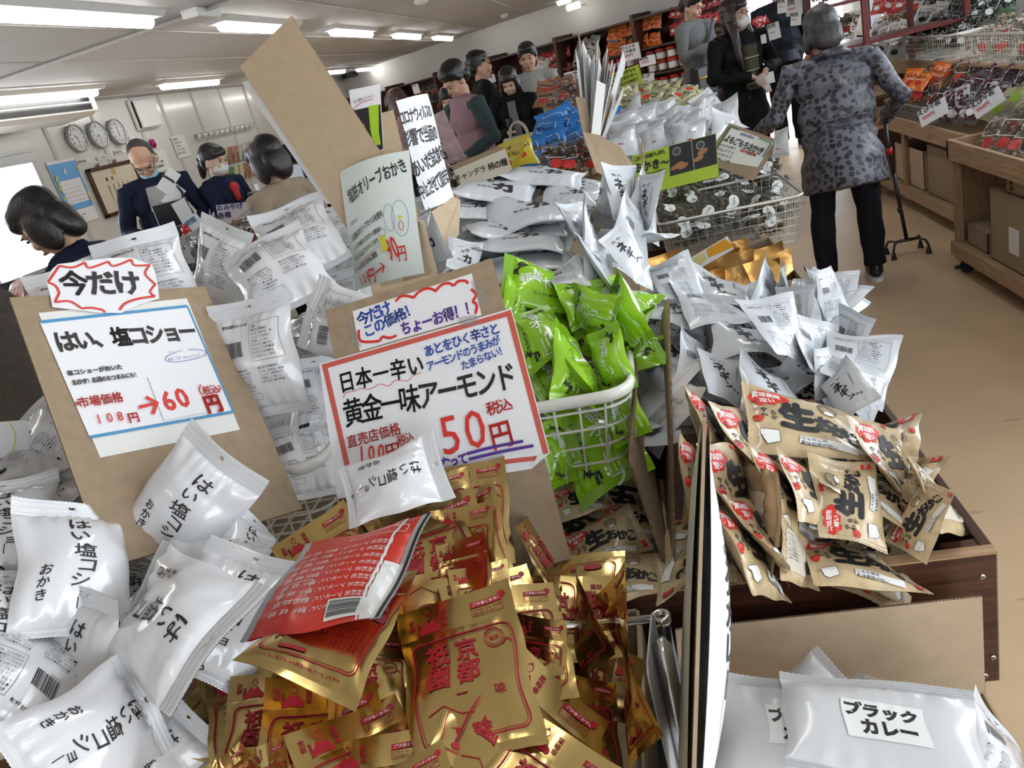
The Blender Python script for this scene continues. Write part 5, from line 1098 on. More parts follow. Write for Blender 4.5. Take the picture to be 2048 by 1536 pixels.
# ---- carton of gold packets behind
CP = [P_('gold_packet', Bag(.13, .18, .012, .02, .012, s, .003, .02, .002, bx=.01, twist=1.2), COPPER, None, 2) for s in (101, 102)]
PROTOS += CP
q = random.Random(5)
for k in range(22):
    x, y = -.03+(k % 8)*.05+q.uniform(-.01, .01), 2.30+(k//8)*.13+q.uniform(-.02, .02)
    th = q.uniform(-.9, -.3) if q.random() < .6 else q.uniform(.4, 1.2); U = A(math.cos(th*.4), math.sin(th*.4), 0); V = A(-.5*math.sin(th), .35, 1.); V -= U*(V@U); V /= np.linalg.norm(V)
    o = copy_tree(CP[k % 2]); o.matrix_world = frame((x, y, .745+q.uniform(-.02, .03)), U, V, np.cross(U, V)); tag(o, 'shiny gold packet filed upright in the open carton', 'packet', 'gold packets filed in the open carton')
o = Card('leaflet', (1375, 520), (1452, 473), (1388, 545), 2.35, .15, 'orange and white printed card lying on the carton of gold packets', .001, PAPER); u = T2()
o.t.add([o.uv(p) for p in ((1412, 500), (1448, 478), (1466, 494), (1418, 515))], [(3, 2, 1, 0)], 0); o.t.add([o.uv(p) for p in ((1378, 521), (1408, 504), (1414, 518), (1392, 541))], [(3, 2, 1, 0)], 1); o.finish([mat('orange_print', (.70, .33, .02), .4), mat('pale_yellow', (.68, .6, .28), .4)])
# ---- mugwort bags in the grey basket
yo = [(1150+a/4.544, 150+b/4.544) for a, b in ((990, 1390), (1195, 1280), (1415, 1190), (1815, 1050), (1760, 1290), (1220, 810), (1500, 790), (1110, 950), (1320, 970), (900, 1080), (1650, 900), (1750, 870), (1000, 870), (1560, 1090), (1330, 1110), (1050, 1130), (850, 1240), (1500, 1000), (1650, 1180), (1850, 1170), (1250, 1000), (1420, 920), (1600, 1330), (1350, 1330), (1140, 1400), (1760, 960))]
lbs = ['mugwort bag with its double round label low at the left of the grey basket', 'mugwort bag with its label second from the left behind the wires', 'mugwort bag with its label in the middle behind the wires', 'mugwort bag with an upright label at the right end above the rim', 'mugwort bag drooping over the right end of the basket', 'mugwort bag lying on top with its label flat, left', 'mugwort bag lying on top with its label flat, right']
for k, (px, py) in enumerate(yo):
    D = 2.92+(py-330)*-.0012*3; D = 2.75+(480-py)*.0045; ph = q.uniform(-.5, .3) if k < 5 else q.uniform(-2, 2); tl = .35 if k < 5 else 1.1
    xr = CM.T@A(math.cos(ph+.2), math.sin(ph+.2), 0); N = A(q.uniform(-.2, .3), -1, .4) if k < 5 else A(q.uniform(-.5, .5), q.uniform(-.9, .2), 1); N /= np.linalg.norm(N); U = xr-N*(xr@N); U /= np.linalg.norm(U)
    o = copy_tree(YOM[k % 2]); o.matrix_world = frame(atD(px, py, D), U, np.cross(N, U), N, .95)
    tag(o, lbs[k] if k < 7 else 'clear mugwort cracker bag jumbled in the grey wire basket', 'bag', 'clear mugwort cracker bags')
PR = PROTOS
# ================================================================= people
def remesh(name, g, m, voxel=.008, it=3, parent=None, folds=0, seed=0, post=None):
    me = g.mesh('tmp', m); o = bpy.data.objects.new('tmp', me); COL.objects.link(o)
    r = o.modifiers.new('r', 'REMESH'); r.mode = 'VOXEL'; r.voxel_size = voxel; r.use_smooth_shade = True
    s = o.modifiers.new('s', 'SMOOTH'); s.factor = .5; s.iterations = it
    dg = bpy.context.evaluated_depsgraph_get(); me2 = bpy.data.meshes.new_from_object(o.evaluated_get(dg)); bpy.data.objects.remove(o); bpy.data.meshes.remove(me); me2.name = name
    if folds or post:
        n = len(me2.vertices); co = np.empty(n*3); me2.vertices.foreach_get('co', co); co = co.reshape(-1, 3); no = np.empty(n*3); me2.vertices.foreach_get('normal', no); no = no.reshape(-1, 3)
        if folds:
            q = random.Random(seed); d = 0
            for k in range(6):
                v = np.array([q.uniform(-1, 1), q.uniform(-1, 1), q.uniform(-.6, 1.6)]); v /= np.linalg.norm(v); fr = q.uniform(22, 60); ph = q.uniform(0, 6)
                d = d+ridge(co@v*fr+ph+1.2*np.sin(co@np.roll(v, 1)*17+ph))/(1+k*.3)
            co = co+no*(d*folds)[:, None]
        if post: co = post(co, no)
        me2.vertices.foreach_set('co', co.ravel()); me2.update()
    me2.polygons.foreach_set('use_smooth', [True]*len(me2.polygons))
    return link(name, me2, parent)
SKIN = mat('skin', (.56, .33, .22), .5, noise=.08, nscale=14); SKINP = mat('skin_pale', (.62, .42, .32), .5)
HAIRB = mat('black_hair', (.012, .010, .010), .38, bump=.7, bscale=120, stretch=(1, 1, .12)); HAIRBR = mat('brown_hair', (.06, .025, .018), .4, bump=.7, bscale=120, stretch=(1, 1, .12))
HAIRG = mat('grey_brown_hair', (.030, .027, .025), .45, noise=.35, nscale=60, bump=.8, bscale=110, stretch=(1, 1, .12))
NAVY = mat('navy_cloth', (.010, .014, .034), .8, spec=.15); BLK = mat('black_cloth', (.008, .008, .009), .8, spec=.15); GREYK = mat('grey_knit', (.16, .165, .17), .85, noise=.1, nscale=80)
LGREY = mat('light_grey_fleece', (.42, .42, .41), .85); PINKC = mat('mauve_cotton', (.30, .18, .21), .85); TEAL = mat('dark_teal_cotton', (.025, .045, .05), .85); CAMEL = mat('beige_coat', (.40, .31, .23), .85)
JEAN = mat('blue_jeans', (.02, .035, .10), .8); MASKM = mat('white_mask', (.78, .79, .80), .8); MASKBL = mat('pale_blue_mask', (.32, .58, .68), .8)
def person(label, xy, yaw, h, top, pants, hair, hairm=None, lean=0, hp=0, hy=0, arms=None, skin=None, mask=None, coat=.86, glasses=False, vox=.009, head_off=(0, 0), feet=True, flare=1.0, sleeve=None, fold=.0022, wide=1.0, hand=True, stance=.09, hr=0, hs=1.12):
    s = h/1.70; e = empty('person', label, 'person', (xy[0], xy[1], 0), yaw); e.scale = (s, s, s); skin = skin or SKIN; hairm = hairm or HAIRB
    Rl = Matrix.Rotation(-lean, 3, 'X'); piv = Vector((0, 0, .92))
    def up(p): v = Rl@(Vector(p)-piv)+piv; return tuple(v)
    hc = Vector(up((0, .012, 1.585)))+Vector((head_off[0], head_off[1], 0)); Rh = Matrix.Rotation(hy, 3, 'Z')@Matrix.Rotation(-hp, 3, 'X')@Matrix.Rotation(hr, 3, 'Y')
    def hd(p): return tuple(Rh@(Vector(p)*hs)+hc)
    def hell(g, c, r, m=0, n=14, k=10):
        g2 = G().ell((0, 0, 0), r, n, k); g.add([hd(Vector(v)+Vector(c)) for v in g2.v], g2.f, m)
    arms = arms or {1: ((.25, -.03, 1.13), (.24, .10, .90)), -1: ((-.25, -.03, 1.13), (-.24, .10, .90))}
    sh = {k: up((k*.175*wide, 0, 1.385)) for k in (1, -1)}
    b = G(); b.ell(up((0, 0, .95)), (.14, .10, .11)); b.ell(up((0, 0, 1.1)), (.125, .09, .15)); b.ell(up((0, 0, 1.27)), (.155, .10, .16)); b.tube([sh[-1], sh[1]], .045, 10); b.tube([up((0, -.01, 1.36)), tuple(hc+Rh@Vector((0, -.012, -.07)))], [.055, .05], 12)
    hell(b, (0, -.012, .035), (.074, .092, .085)); hell(b, (0, .018, -.03), (.060, .070, .083)); hell(b, (0, .036, -.088), (.036, .038, .030)); hell(b, (0, .088, -.028), (.012, .018, .022)); hell(b, (0, .082, .018), (.045, .012, .012))
    for k in (1, -1): hell(b, (k*.074, -.004, -.022), (.010, .019, .030)); hell(b, (k*.034, .072, -.04), (.02, .016, .018)); 
    hell(b, (0, .084, -.066), (.022, .010, .010))
    for k in (1, -1):
        el, wr = arms[k][0], arms[k][1]; b.tube([sh[k], el], [.042, .034], 10); b.tube([el, wr], [.034, .024], 10); b.ell(el, (.035, .035, .035), 8, 6)
        d = Vector(wr)-Vector(el); d.normalize(); 
        if len(arms[k]) > 2: d = Vector(arms[k][2]).normalized()
        sdv = d.cross(Vector((0, 0, 1))); sdv = sdv.normalized() if sdv.length > .1 else Vector((1, 0, 0)); nv = sdv.cross(d); w0 = Vector(wr)
        if hand:
            pc = w0+d*.05; b.tube([tuple(w0), tuple(w0+d*.03), tuple(w0+d*.085)], [.023, .030, .030], 8, sq=.6)
            for j, (o_, L_) in enumerate(((-.026, .058), (-.009, .070), (.009, .066), (.026, .052))):
                p0 = w0+d*.075+sdv*o_; p1 = p0+d*L_*.5-nv*.006; p2 = p1+d*L_*.35-nv*.022; b.tube([tuple(p0), tuple(p1), tuple(p2)], [.0095, .0085, .007], 6)
            p0 = w0+d*.02-sdv*.024*k; b.tube([tuple(p0), tuple(p0+d*.03-sdv*.022*k-nv*.01), tuple(p0+d*.065-sdv*.020*k-nv*.02)], [.012, .010, .008], 6)
    hips = {k: (k*.09, 0, .90) for k in (1, -1)}; kn = {k: (k*stance*1.05, .02, .48) for k in (1, -1)}; an = {k: (k*stance*1.1, -.01, .07) for k in (1, -1)}
    for k in (1, -1): b.tube([hips[k], kn[k], an[k]], [.07, .05, .035], 10); b.ell((an[k][0], an[k][1]+.07, .035), (.038, .115, .03))
    body = remesh('body', b, skin, .0085, 2, e)
    # trousers, shoes
    t = G(); t.ell((0, 0, .93), (.165*wide, .125, .12))
    for k in (1, -1): t.tube([hips[k], kn[k], (an[k][0], an[k][1], .10)], [.098, .078, .070], 12)
    remesh('trousers', t, pants, .014, 3, e, .0035, 3)
    if feet:
        for k in (1, -1):
            g = G(); x, y = an[k][0], an[k][1]; g.ell((x, y+.065, .055), (.048, .135, .050), 14, 8); g.tube([(x, y, .05), (x, y, .11)], [.05, .045], 12); sh_o = remesh('shoe', g, BLACK, .009, 2, e)
            g = G(); g.prism([(x+.05*math.cos(a)*(1 if math.sin(a) < .5 else .95), y+.065+.14*math.sin(a)) for a in np.linspace(0, 2*PI, 20, endpoint=False)], (0, 0, .0), (1, 0, 0), (0, 1, 0), (0, 0, 1), .028); ob('sole', g, MASKM, sh_o)
    # top
    j = G(); j.ell(up((0, 0, 1.28)), (.185*wide, .135, .165)); j.ell(up((0, 0, 1.10)), (.182*wide, .135, .19)); j.ell(up((0, 0, .96)), (.178*wide, .135, .13))
    if coat < .9: j.tube([up((0, 0, 1.0)), up((0, -.0, (1.0+coat)/2)), up((0, -.01, coat))], [.17*wide, .175*wide*flare, .185*wide*flare], 20, sq=.78)
    j.tube([sh[-1], up((0, -.005, 1.41)), sh[1]], [.062, .066, .062], 12); j.tube([up((0, -.012, 1.38)), up((0, -.008, 1.46))], [.08, .066], 14)
    remesh('jacket' if coat < .8 else 'top', j, top, .011, 3, e, fold, 5)
    for k in (1, -1):
        a = G(); el, wr = arms[k][0], arms[k][1]; w2 = tuple(Vector(el).lerp(Vector(wr), .97)); a.tube([up((k*.12*wide, 0, 1.38)), sh[k], tuple(Vector(sh[k]).lerp(Vector(el), .5)), el, tuple(Vector(el).lerp(Vector(wr), .5)), w2], [.07, .072, .060, .055, .050, .042], 12); a.ell(el, (.056, .056, .056))
        remesh('sleeve', a, sleeve or top, .010, 3, e, fold*1.2, 7+k)
    # hair
    H = G(); st = hair
    if st != 'bald':
        hell(H, (0, -.020, .048), (.086, .100, .084)); hell(H, (0, .022, .075), (.074, .065, .045))
        if st in ('short',): hell(H, (0, -.065, -.015), (.074, .045, .06)); [hell(H, (k*.072, -.01, .02), (.014, .035, .04)) for k in (1, -1)]
        if st in ('bob', 'long', 'pony', 'old'):
            hell(H, (0, .062, .055), (.066, .030, .035))
            if st != 'pony':
                for k in (1, -1): hell(H, (k*.072, .0, -.03), (.024, .055, .085 if st != 'old' else .055))
                hell(H, (0, -.065, -.03), (.085, .050, .10 if st != 'old' else .085))
            else: hell(H, (0, -.06, -.01), (.075, .048, .06)); hell(H, (0, -.125, .0), (.035, .035, .04)); hell(H, (0, -.14, -.06), (.034, .03, .075))
        if st == 'long':
            for k in (1, -1): H.tube([hd((k*.072, .01, -.05)), hd((k*.095, .03, -.17)), hd((k*.10, .05, -.30)), hd((k*.09, .06, -.40))], [.038, .042, .036, .015], 10)
            H.tube([hd((0, -.07, -.05)), hd((0, -.09, -.2)), hd((0, -.1, -.36))], [.08, .085, .05], 12, sq=.6)
    else:
        hell(H, (0, -.035, .0), (.079, .078, .050)); hell(H, (0, -.028, .046), (.077, .084, .078))
    remesh('hair', H, hairm, .0075, 2, e, .0018, 9)
    # features
    for k in (1, -1):
        g = G(); hell(g, (k*.031, .083, -.004), (.012, .005, .0055)); ob('eye', g, BLACK, e, True)
        g = G(); hell(g, (k*.032, .086, .016), (.019, .006, .0035)); ob('eyebrow', g, hairm, e, True)
    if not mask: g = G(); hell(g, (0, .093, -.066), (.020, .006, .006)); ob('mouth', g, mat('lip', (.38, .14, .12), .5), e, True)
    if mask:
        ch = mask == 'chin'; c = (0, .040, -.088 if ch else -.055); g = G(); hell(g, c, (.060, .066 if not ch else .06, .036 if ch else .050)); mm = remesh('face_mask', g, MASKBL if ch else MASKM, .007, 1, e, .001, 2)
        for k in (1, -1): g = G(); g.tube([hd((k*.055, .05, c[2]+.02)), hd((k*.075, .015, -.0)), hd((k*.078, -.012, -.01)), hd((k*.057, .045, c[2]-.02))], .0018, 5); ob('ear_loop', g, MASKM, mm)
    if glasses:
        gl = G(); 
        for k in (1, -1): gl.tube([hd((k*.033+.024*math.cos(a), .100, .0+.016*math.sin(a))) for a in np.linspace(0, 2*PI, 12, endpoint=False)], .0016, 5, closed=True); gl.tube([hd((k*.057, .098, .002)), hd((k*.076, .0, .0))], .0016, 5)
        gl.tube([hd((-.009, .1, .002)), hd((.009, .1, .002))], .0016, 5); ob('glasses', gl, BLACK, e)
    return e, up, hd
def face(v): return math.atan2(v[1], v[0])-PI/2
def at2(px, py, D): p = atD(px, py, D); return (p[0], p[1])
def kid(e, name, g, m, vox=0, folds=0): return remesh(name, g, m, vox, 2, e, folds) if vox else ob(name, g, m, e, True)
# elderly shopper with the cane, seen from behind
def leopard():
    m = mat('leopard_quilted_coat', (.2, .2, .24), .55, coat=.1, bump=.25, bscale=30); n, l = nt(m); b = n['Principled BSDF']; mp = n['Mapping']
    v = n.new('ShaderNodeTexVoronoi'); v.inputs['Scale'].default_value = 31; v.inputs['Randomness'].default_value = .9
    wn_ = n.new('ShaderNodeTexNoise'); wn_.inputs['Scale'].default_value = 9; wn_.inputs['Detail'].default_value = 6; l.new(mp.outputs[0], wn_.inputs[0])
    mxv = n.new('ShaderNodeMix'); mxv.data_type = 'VECTOR'; mxv.inputs[0].default_value = .05; l.new(mp.outputs[0], mxv.inputs[4]); l.new(wn_.outputs[1], mxv.inputs[5]); l.new(mxv.outputs[1], v.inputs[0])
    r = n.new('ShaderNodeValToRGB'); e = r.color_ramp.elements; e[0].position = .12; e[0].color = (.06, .06, .08, 1); e[1].position = .62; e[1].color = (.12, .12, .15, 1)
    for p_, c_ in ((.17, .008), (.42, .008), (.47, .10)): q = e.new(p_); q.color = (c_, c_, c_*1.2, 1)
    l.new(v.outputs[0], r.inputs[0]); n2 = n.new('ShaderNodeTexNoise'); n2.inputs['Scale'].default_value = 3.2; n2.inputs['Detail'].default_value = 8; l.new(mp.outputs[0], n2.inputs[0])
    r2 = n.new('ShaderNodeValToRGB'); r2.color_ramp.elements[0].position = .44; r2.color_ramp.elements[1].position = .56; r2.color_ramp.elements[0].color = (.03, .03, .035, 1); r2.color_ramp.elements[1].color = (.21, .21, .26, 1)
    n3 = n.new('ShaderNodeTexNoise'); n3.inputs['Scale'].default_value = 26; n3.inputs['Detail'].default_value = 5; l.new(mp.outputs[0], n3.inputs[0]); rr = n.new('ShaderNodeValToRGB'); rr.color_ramp.elements[0].position = .46; rr.color_ramp.elements[1].position = .56; l.new(n3.outputs[0], rr.inputs[0])
    m1 = n.new('ShaderNodeMix'); m1.data_type = 'RGBA'; l.new(rr.outputs[0], m1.inputs[0]); m1.inputs[6].default_value = (.03, .03, .036, 1); l.new(r2.outputs[0], m1.inputs[7])
    n4 = n.new('ShaderNodeTexNoise'); n4.inputs['Scale'].default_value = 2.4; l.new(mp.outputs[0], n4.inputs[0]); r4 = n.new('ShaderNodeValToRGB'); r4.color_ramp.elements[0].position = .52; r4.color_ramp.elements[1].position = .58; l.new(n4.outputs[0], r4.inputs[0])
    m2 = n.new('ShaderNodeMix'); m2.data_type = 'RGBA'; l.new(r4.outputs[0], m2.inputs[0]); l.new(r.outputs[0], m2.inputs[6]); l.new(m1.outputs[2], m2.inputs[7]); l.new(m2.outputs[2], b.inputs['Base Color']); return m
LEO = leopard()
old, up, hd = person('elderly grey-haired shopper seen from behind in a grey leopard-print coat, leaning on a cane', (1.04, 4.50), face((.06, 1)), 1.43, LEO, mat('dark_denim', (.008, .009, .014), .8, spec=.2), 'old', HAIRG, lean=.16, hp=.35, hy=.15, arms={1: ((.36, .0, 1.12), (.33, .26, .98)), -1: ((-.36, .06, 1.14), (-.46, .30, 1.04))}, coat=.64, flare=1.36, wide=1.30, fold=.003, stance=.135, vox=.011, head_off=(-.03, .02), hs=1.2)
g = G(); g.tube([up((-.085, -.06, 1.435)), up((-.05, -.095, 1.45)), up((.05, -.095, 1.45)), up((.085, -.06, 1.435)), up((.09, .02, 1.42))], [.03, .036, .036, .032, .02], 10, sq=.7); kid(old, 'collar', g, LEO, .009, .001)
g = G()
g.tube([up((-.19*math.cos(a)*1.05, -.150*math.sin(a), 1.06)) for a in np.linspace(-.3, PI+.3, 18)], .006, 6); kid(old, 'waist_seam', g, LEO)
cn = empty('walking_cane', 'black four-footed walking cane with a red and copper upper tube, held in the right hand', 'cane', onZ(1815, 507, 0))
base = onZ(1815, 507, 0); topc = atD(1768, 238, 4.25); tv = topc-base; hh = np.linalg.norm(tv)
g = G(); g.cyl((0, 0, .085), tv*.62, .011, 12); g.cyl(tv*.33, tv*.36, .014, 12); kid(cn, 'lower_tube', g, BLACK)
g = G(); g.cyl(tv*.62, tv*.80, .007, 12); kid(cn, 'copper_tube', g, COPPER); g = G(); g.cyl(tv*.76, tv*.80, .015, 12); kid(cn, 'red_clip', g, mat('red_plastic', (.6, .02, .02), .35)); g = G(); g.cyl(tv*.60, tv*.98, .010, 12); kid(cn, 'black_tube', g, BLACK)
g = G(); g.tube([tv*.97+A(-.0, -.06, .02), tv*.98, tv*.98+A(0, .08, .015)], [.012, .014, .012], 10); kid(cn, 'handle', g, BLACK)
g = G(); g.box((-.075, -.015, .075), (.075, .015, .09), ch=.004); kid(cn, 'foot_plate', g, BLACK)
for sx, sy in ((-1, -1), (-1, 1), (1, -1), (1, 1)):
    g = G(); g.tube([(sx*.06, sy*.01, .082), (sx*.085, sy*.055, .078), (sx*.095, sy*.07, .05), (sx*.095, sy*.07, .03)], .007, 8); lg = kid(cn, 'leg', g, BLACK); g = G(); g.lathe([(.018, 0), (.016, .006), (.010, .035)], (sx*.095, sy*.07, 0), 12); kid(lg, 'rubber_foot', g, RUBBER)
# masked long-haired woman in black
o, up, hd = person('long-haired woman in a white mask and black winter coat, gloved hands clasped', (.92, 6.95), face((.45, -.9)), 1.63, BLK, BLK, 'long', mat('dark_brown_hair', (.022, .012, .010), .38, bump=.7, bscale=120, stretch=(1, 1, .12)), hy=.35, hp=-.05, mask='full', glasses=True, coat=.62, flare=1.1, wide=1.15, fold=.004, skin=SKINP,
    arms={1: ((.30, .03, 1.14), (.07, .25, 1.10), (-.6, .3, -.5)), -1: ((-.30, .03, 1.14), (-.05, .25, 1.12), (.6, .2, -.6))})
g = G(); g.ell((0, .0, 0), (.001, .001, .001)); 
PLAID = mat('olive_plaid', (.07, .065, .04), .8, noise=.5, nscale=40); g = G(); g.prism([(-.05, 1.34), (.05, 1.34), (.06, 1.0), (.10, .60), (-.06, .60), (-.05, 1.0)], (0, .0, 0), (1, 0, 0), (0, 0, 1), (0, 1, 0), .175); sd_ = kid(o, 'plaid_dress', g, PLAID)
for k in range(7): g = G(); g.box((-.06, .1755, .64+k*.1), (.08, .1765, .648+k*.1)); kid(sd_, 'check_line', g, mat('cream_thread', (.45, .42, .32), .8))
g = G(); g.ell((.01, .275, 1.06), (.05, .04, .05)); g.tube([(.05, .26, 1.08), (.0, .29, 1.03), (-.04, .29, .99)], [.028, .03, .015], 8)
for k in range(4): g.tube([(-.01+k*.014, .30, 1.03-k*.004), (-.03+k*.014, .31, .985), (-.045+k*.014, .30, .955)], .0095, 6)
kid(o, 'white_gloves', g, mat('pale_glove', (.66, .52, .50), .7), .007)
# man with phone and shoulder bag
o, up, hd = person('short-haired man in a grey knitted half-zip jumper looking at his phone', (.80, 9.25), face((.75, -.65)), 1.84, GREYK, JEAN, 'short', hp=.4, hy=.15, fold=.003, wide=1.08,
    arms={1: ((.28, .05, 1.15), (.12, .30, 1.20), (-.3, .6, .3)), -1: ((-.28, .02, 1.13), (-.10, .27, 1.12), (.5, .5, .3))})
g = G(); g.box((-.02, .36, 1.20), (.055, .37, 1.34), ch=.003); kid(o, 'phone', g, BLACK)
g = G(); g.tube([up((-.15, .13, 1.42)), up((.0, .165, 1.25)), (.2, .14, 1.0)], .014, 6, sq=2.2); st_ = kid(o, 'bag_strap', g, mat('slate_strap', (.07, .08, .1), .7))
BAGM = mat('black_nylon', (.02, .02, .022), .45); g = G(); g.box((.08, .13, .78), (.36, .23, 1.05), ch=.02); ob_ = link('shoulder_bag', g.mesh('shoulder_bag', BAGM)); ob_.matrix_world = Matrix.Translation((.80, 9.25, 0))@Matrix.Rotation(face((.75, -.65)), 4, 'Z')@Matrix.Scale(1.08, 4); tag(ob_, 'black nylon shoulder bag hanging at the hip of the man with the phone', 'bag')
g = G(); g.box((.1, .225, .93), (.34, .24, .95)); g.box((.12, .235, .85), (.18, .24, .9)); kid(ob_, 'zip_trim', g, mat('brass', (.5, .35, .1), .3, metal=1))
# shopper in a dark puffer behind the red rack
person('shopper in a dark padded jacket, half hidden behind the red display rack', (1.72, 9.6), face((.2, 1)), 1.8, mat('dark_puffer', (.008, .011, .018), .6, spec=.2, bump=1, bscale=9, stretch=(.3, .3, 3)), BLK, 'short', wide=1.2, fold=.002)
# group in the middle distance
person('man in a mauve raglan shirt with dark sleeves, looking down', (-1.20, 6.45), face((-.75, -.65)), 1.69, PINKC, BLK, 'short', lean=.08, hp=.55, sleeve=TEAL, wide=1.12, coat=.80, arms={1: ((.27, .02, 1.12), (.20, .26, 1.0)), -1: ((-.27, .0, 1.12), (-.20, .25, 1.02))})
person('man in a black jacket turning away, behind the mauve shirt', (-1.35, 8.25), face((.85, .3)), 1.78, BLK, BLK, 'short', hy=-.2, wide=1.1)
person('young man in a light grey half-zip fleece standing at the back', (-.87, 8.4), face((-.05, -1)), 1.74, LGREY, BLK, 'short', hp=.1, wide=1.05)
o, up, hd = person('woman with a fringe in a black coat reading her phone', (-1.02, 7.75), face((-.1, -1)), 1.56, BLK, BLK, 'long', hp=.45, coat=.6, wide=1.05, skin=SKINP, arms={1: ((.25, .03, 1.12), (.06, .24, 1.12), (-.3, .5, .1)), -1: ((-.25, .0, 1.12), (-.24, .16, .90))})
g = G(); g.box((-.03, .33, 1.14), (.04, .345, 1.26), ch=.003); kid(o, 'phone', g, BLACK); g = G(); g.prism([(-.035, 1.40), (.035, 1.40), (.05, 1.0), (-.05, 1.0)], (0, 0, 0), (1, 0, 0), (0, 0, 1), (0, 1, 0), .15); kid(o, 'grey_shirt', g, GREYK)
hb = empty('handbag', 'cream structured handbag with two round handles, carried by the woman in black', 'handbag', atD(1043, 292, 7.05)); g = G(); g.prism([(-.16, -.13), (.16, -.13), (.14, .09), (-.14, .09)], (0, -.06, 0), (1, 0, 0), (0, 0, 1), (0, 1, 0), .12); kid(hb, 'body', g, mat('cream_leather', (.52, .48, .38), .5))
for y in (-.05, .05): g = G(); g.tube([(.08*math.cos(a), y, .08+.13*math.sin(a)) for a in np.linspace(0, PI, 10)], .008, 6); kid(hb, 'handle', g, mat('cream_leather', (.5, .5, .4)))
g = G(); g.box((-.03, -.067, .03), (.03, -.06, .06)); kid(hb, 'clasp', g, CHROME)
person('short-haired woman in a white mask between the notice and the mauve shirt', (-2.02, 9.6), face((.1, -1)), 1.53, mat('charcoal_cloth', (.03, .03, .032), .8), BLK, 'old', hp=.4, mask='full', wide=1.05, skin=SKINP)
FLOR = mat('pink_floral_cloth', (.42, .26, .26), .8, noise=.45, nscale=22)
person('brown-haired shopper in a pink floral coat behind the tasting notice', (-2.0, 7.6), face((-.9, .3)), 1.62, FLOR, BLK, 'bob', HAIRBR, hp=.5, lean=.1, coat=.6, wide=1.05)
# till staff and customers at the left
o, up, hd = person('balding clerk in a navy jacket with a blue mask pulled to his chin, looking down', (-3.5, 5.62), face((.5, -.86)), 1.70, NAVY, NAVY, 'bald', mat('cropped_grey_hair', (.05, .045, .04), .7), lean=.14, hp=.75, hy=-.15, mask='chin', glasses=True, wide=1.12,
    arms={1: ((.28, .06, 1.12), (.18, .30, 1.05)), -1: ((-.28, .06, 1.12), (-.14, .30, 1.0))})
g = G(); g.prism([(-.055, 1.40), (.055, 1.40), (.075, 1.22), (-.075, 1.22)], (0, .03, 0), (1, 0, 0), (0, 0, 1), (0, 1, 0), .145); g.v = [up(v) for v in g.v]; kid(o, 'grey_shirt', g, mat('grey_cotton', (.34, .34, .35), .8))
g = G(); g.prism([(-.10, 1.24), (.10, 1.24), (.14, .80), (-.14, .80)], (0, .03, 0), (1, 0, 0), (0, 0, 1), (0, 1, 0), .155); g.v = [up(v) for v in g.v]; ap = kid(o, 'apron', g, NAVY)
t = T2(); t.text('おかき', -.04, 1.12, .03, 0, .02); link('lettering', t.mesh('lettering', [INKW], lambda x, y: np.array([up((a, .187, b)) for a, b in zip(x, y)])), ap)
for k in (1, -1): g = G(); g.tube([up((k*.215, .0, 1.40)), ((k*.32, .0, 1.2)), (k*.30, .18, 1.06)], .010, 6); kid(o, 'white_piping', g, mat('pale_blue_piping', (.30, .38, .62), .7))
o, up, hd = person('dark-haired clerk with a ponytail, clear mask and navy jacket, in profile', (-3.1, 5.85), face((.95, -.25)), 1.55, NAVY, NAVY, 'pony', hp=.15, mask='full', skin=SKINP, wide=1.0, arms={1: ((.22, .12, 1.14), (.16, .38, 1.20), (0, 1, .3)), -1: ((-.22, .08, 1.12), (-.12, .32, 1.08))})
g = G(); g.ell(up((0, .12, 1.34)), (.05, .04, .05)); g.ell(up((.02, .14, 1.28)), (.03, .03, .05)); kid(o, 'red_scarf', g, mat('red_cloth', (.45, .02, .02), .7), .008)
g = G(); g.ell((.16, .44, 1.23), (.04, .05, .045)); kid(o, 'blue_glove', g, mat('blue_glove', (.10, .17, .50), .5)); g = G(); g.box((.15, .48, 1.16), (.18, .51, 1.34), ch=.004); kid(o, 'scanner', g, PAPER)
person('customer with a black bob, white mask and beige coat at the till', (-1.78, 3.95), face((-.9, .35)), 1.50, CAMEL, BLK, 'bob', hp=.3, mask='full', lean=.05, wide=1.05, skin=SKINP)
person('dark-haired woman in navy bending down in front of the bright window', (at2(66, 430, 2.95)[0]+.26, at2(66, 430, 2.95)[1]), face((-1, -.25)), 1.55, NAVY, NAVY, 'bob', hp=.6, lean=.32, wide=1.05, hs=1.08)
person('shopper with black hair partly hidden by the tall blank board', (-2.75, 6.6), face((-.4, .9)), 1.66, BLK, BLK, 'short')
# brown coat at the left edge
g = G(); b0 = atD(-60, 760, 1.75); b1 = atD(60, 960, 1.75); dn = A(0, 0, -1)
g.tube([atD(-15, 640, 1.8), atD(30, 720, 1.76), atD(80, 860, 1.74), atD(125, 1060, 1.78)], [.05, .085, .09, .08], 14); g.tube([atD(-80, 680, 1.85), atD(-40, 860, 1.84), atD(10, 1080, 1.84)], [.12, .15, .15], 14); g.ell(atD(-60, 640, 1.86), (.12, .10, .08))
o = remesh('coat', g, mat('brown_grey_wool', (.062, .052, .042), .9, noise=.15, nscale=60), .012, 3, None, .006, 4); tag(o, 'brown-grey wool coat sleeve of a shopper cut off at the left edge', 'coat')
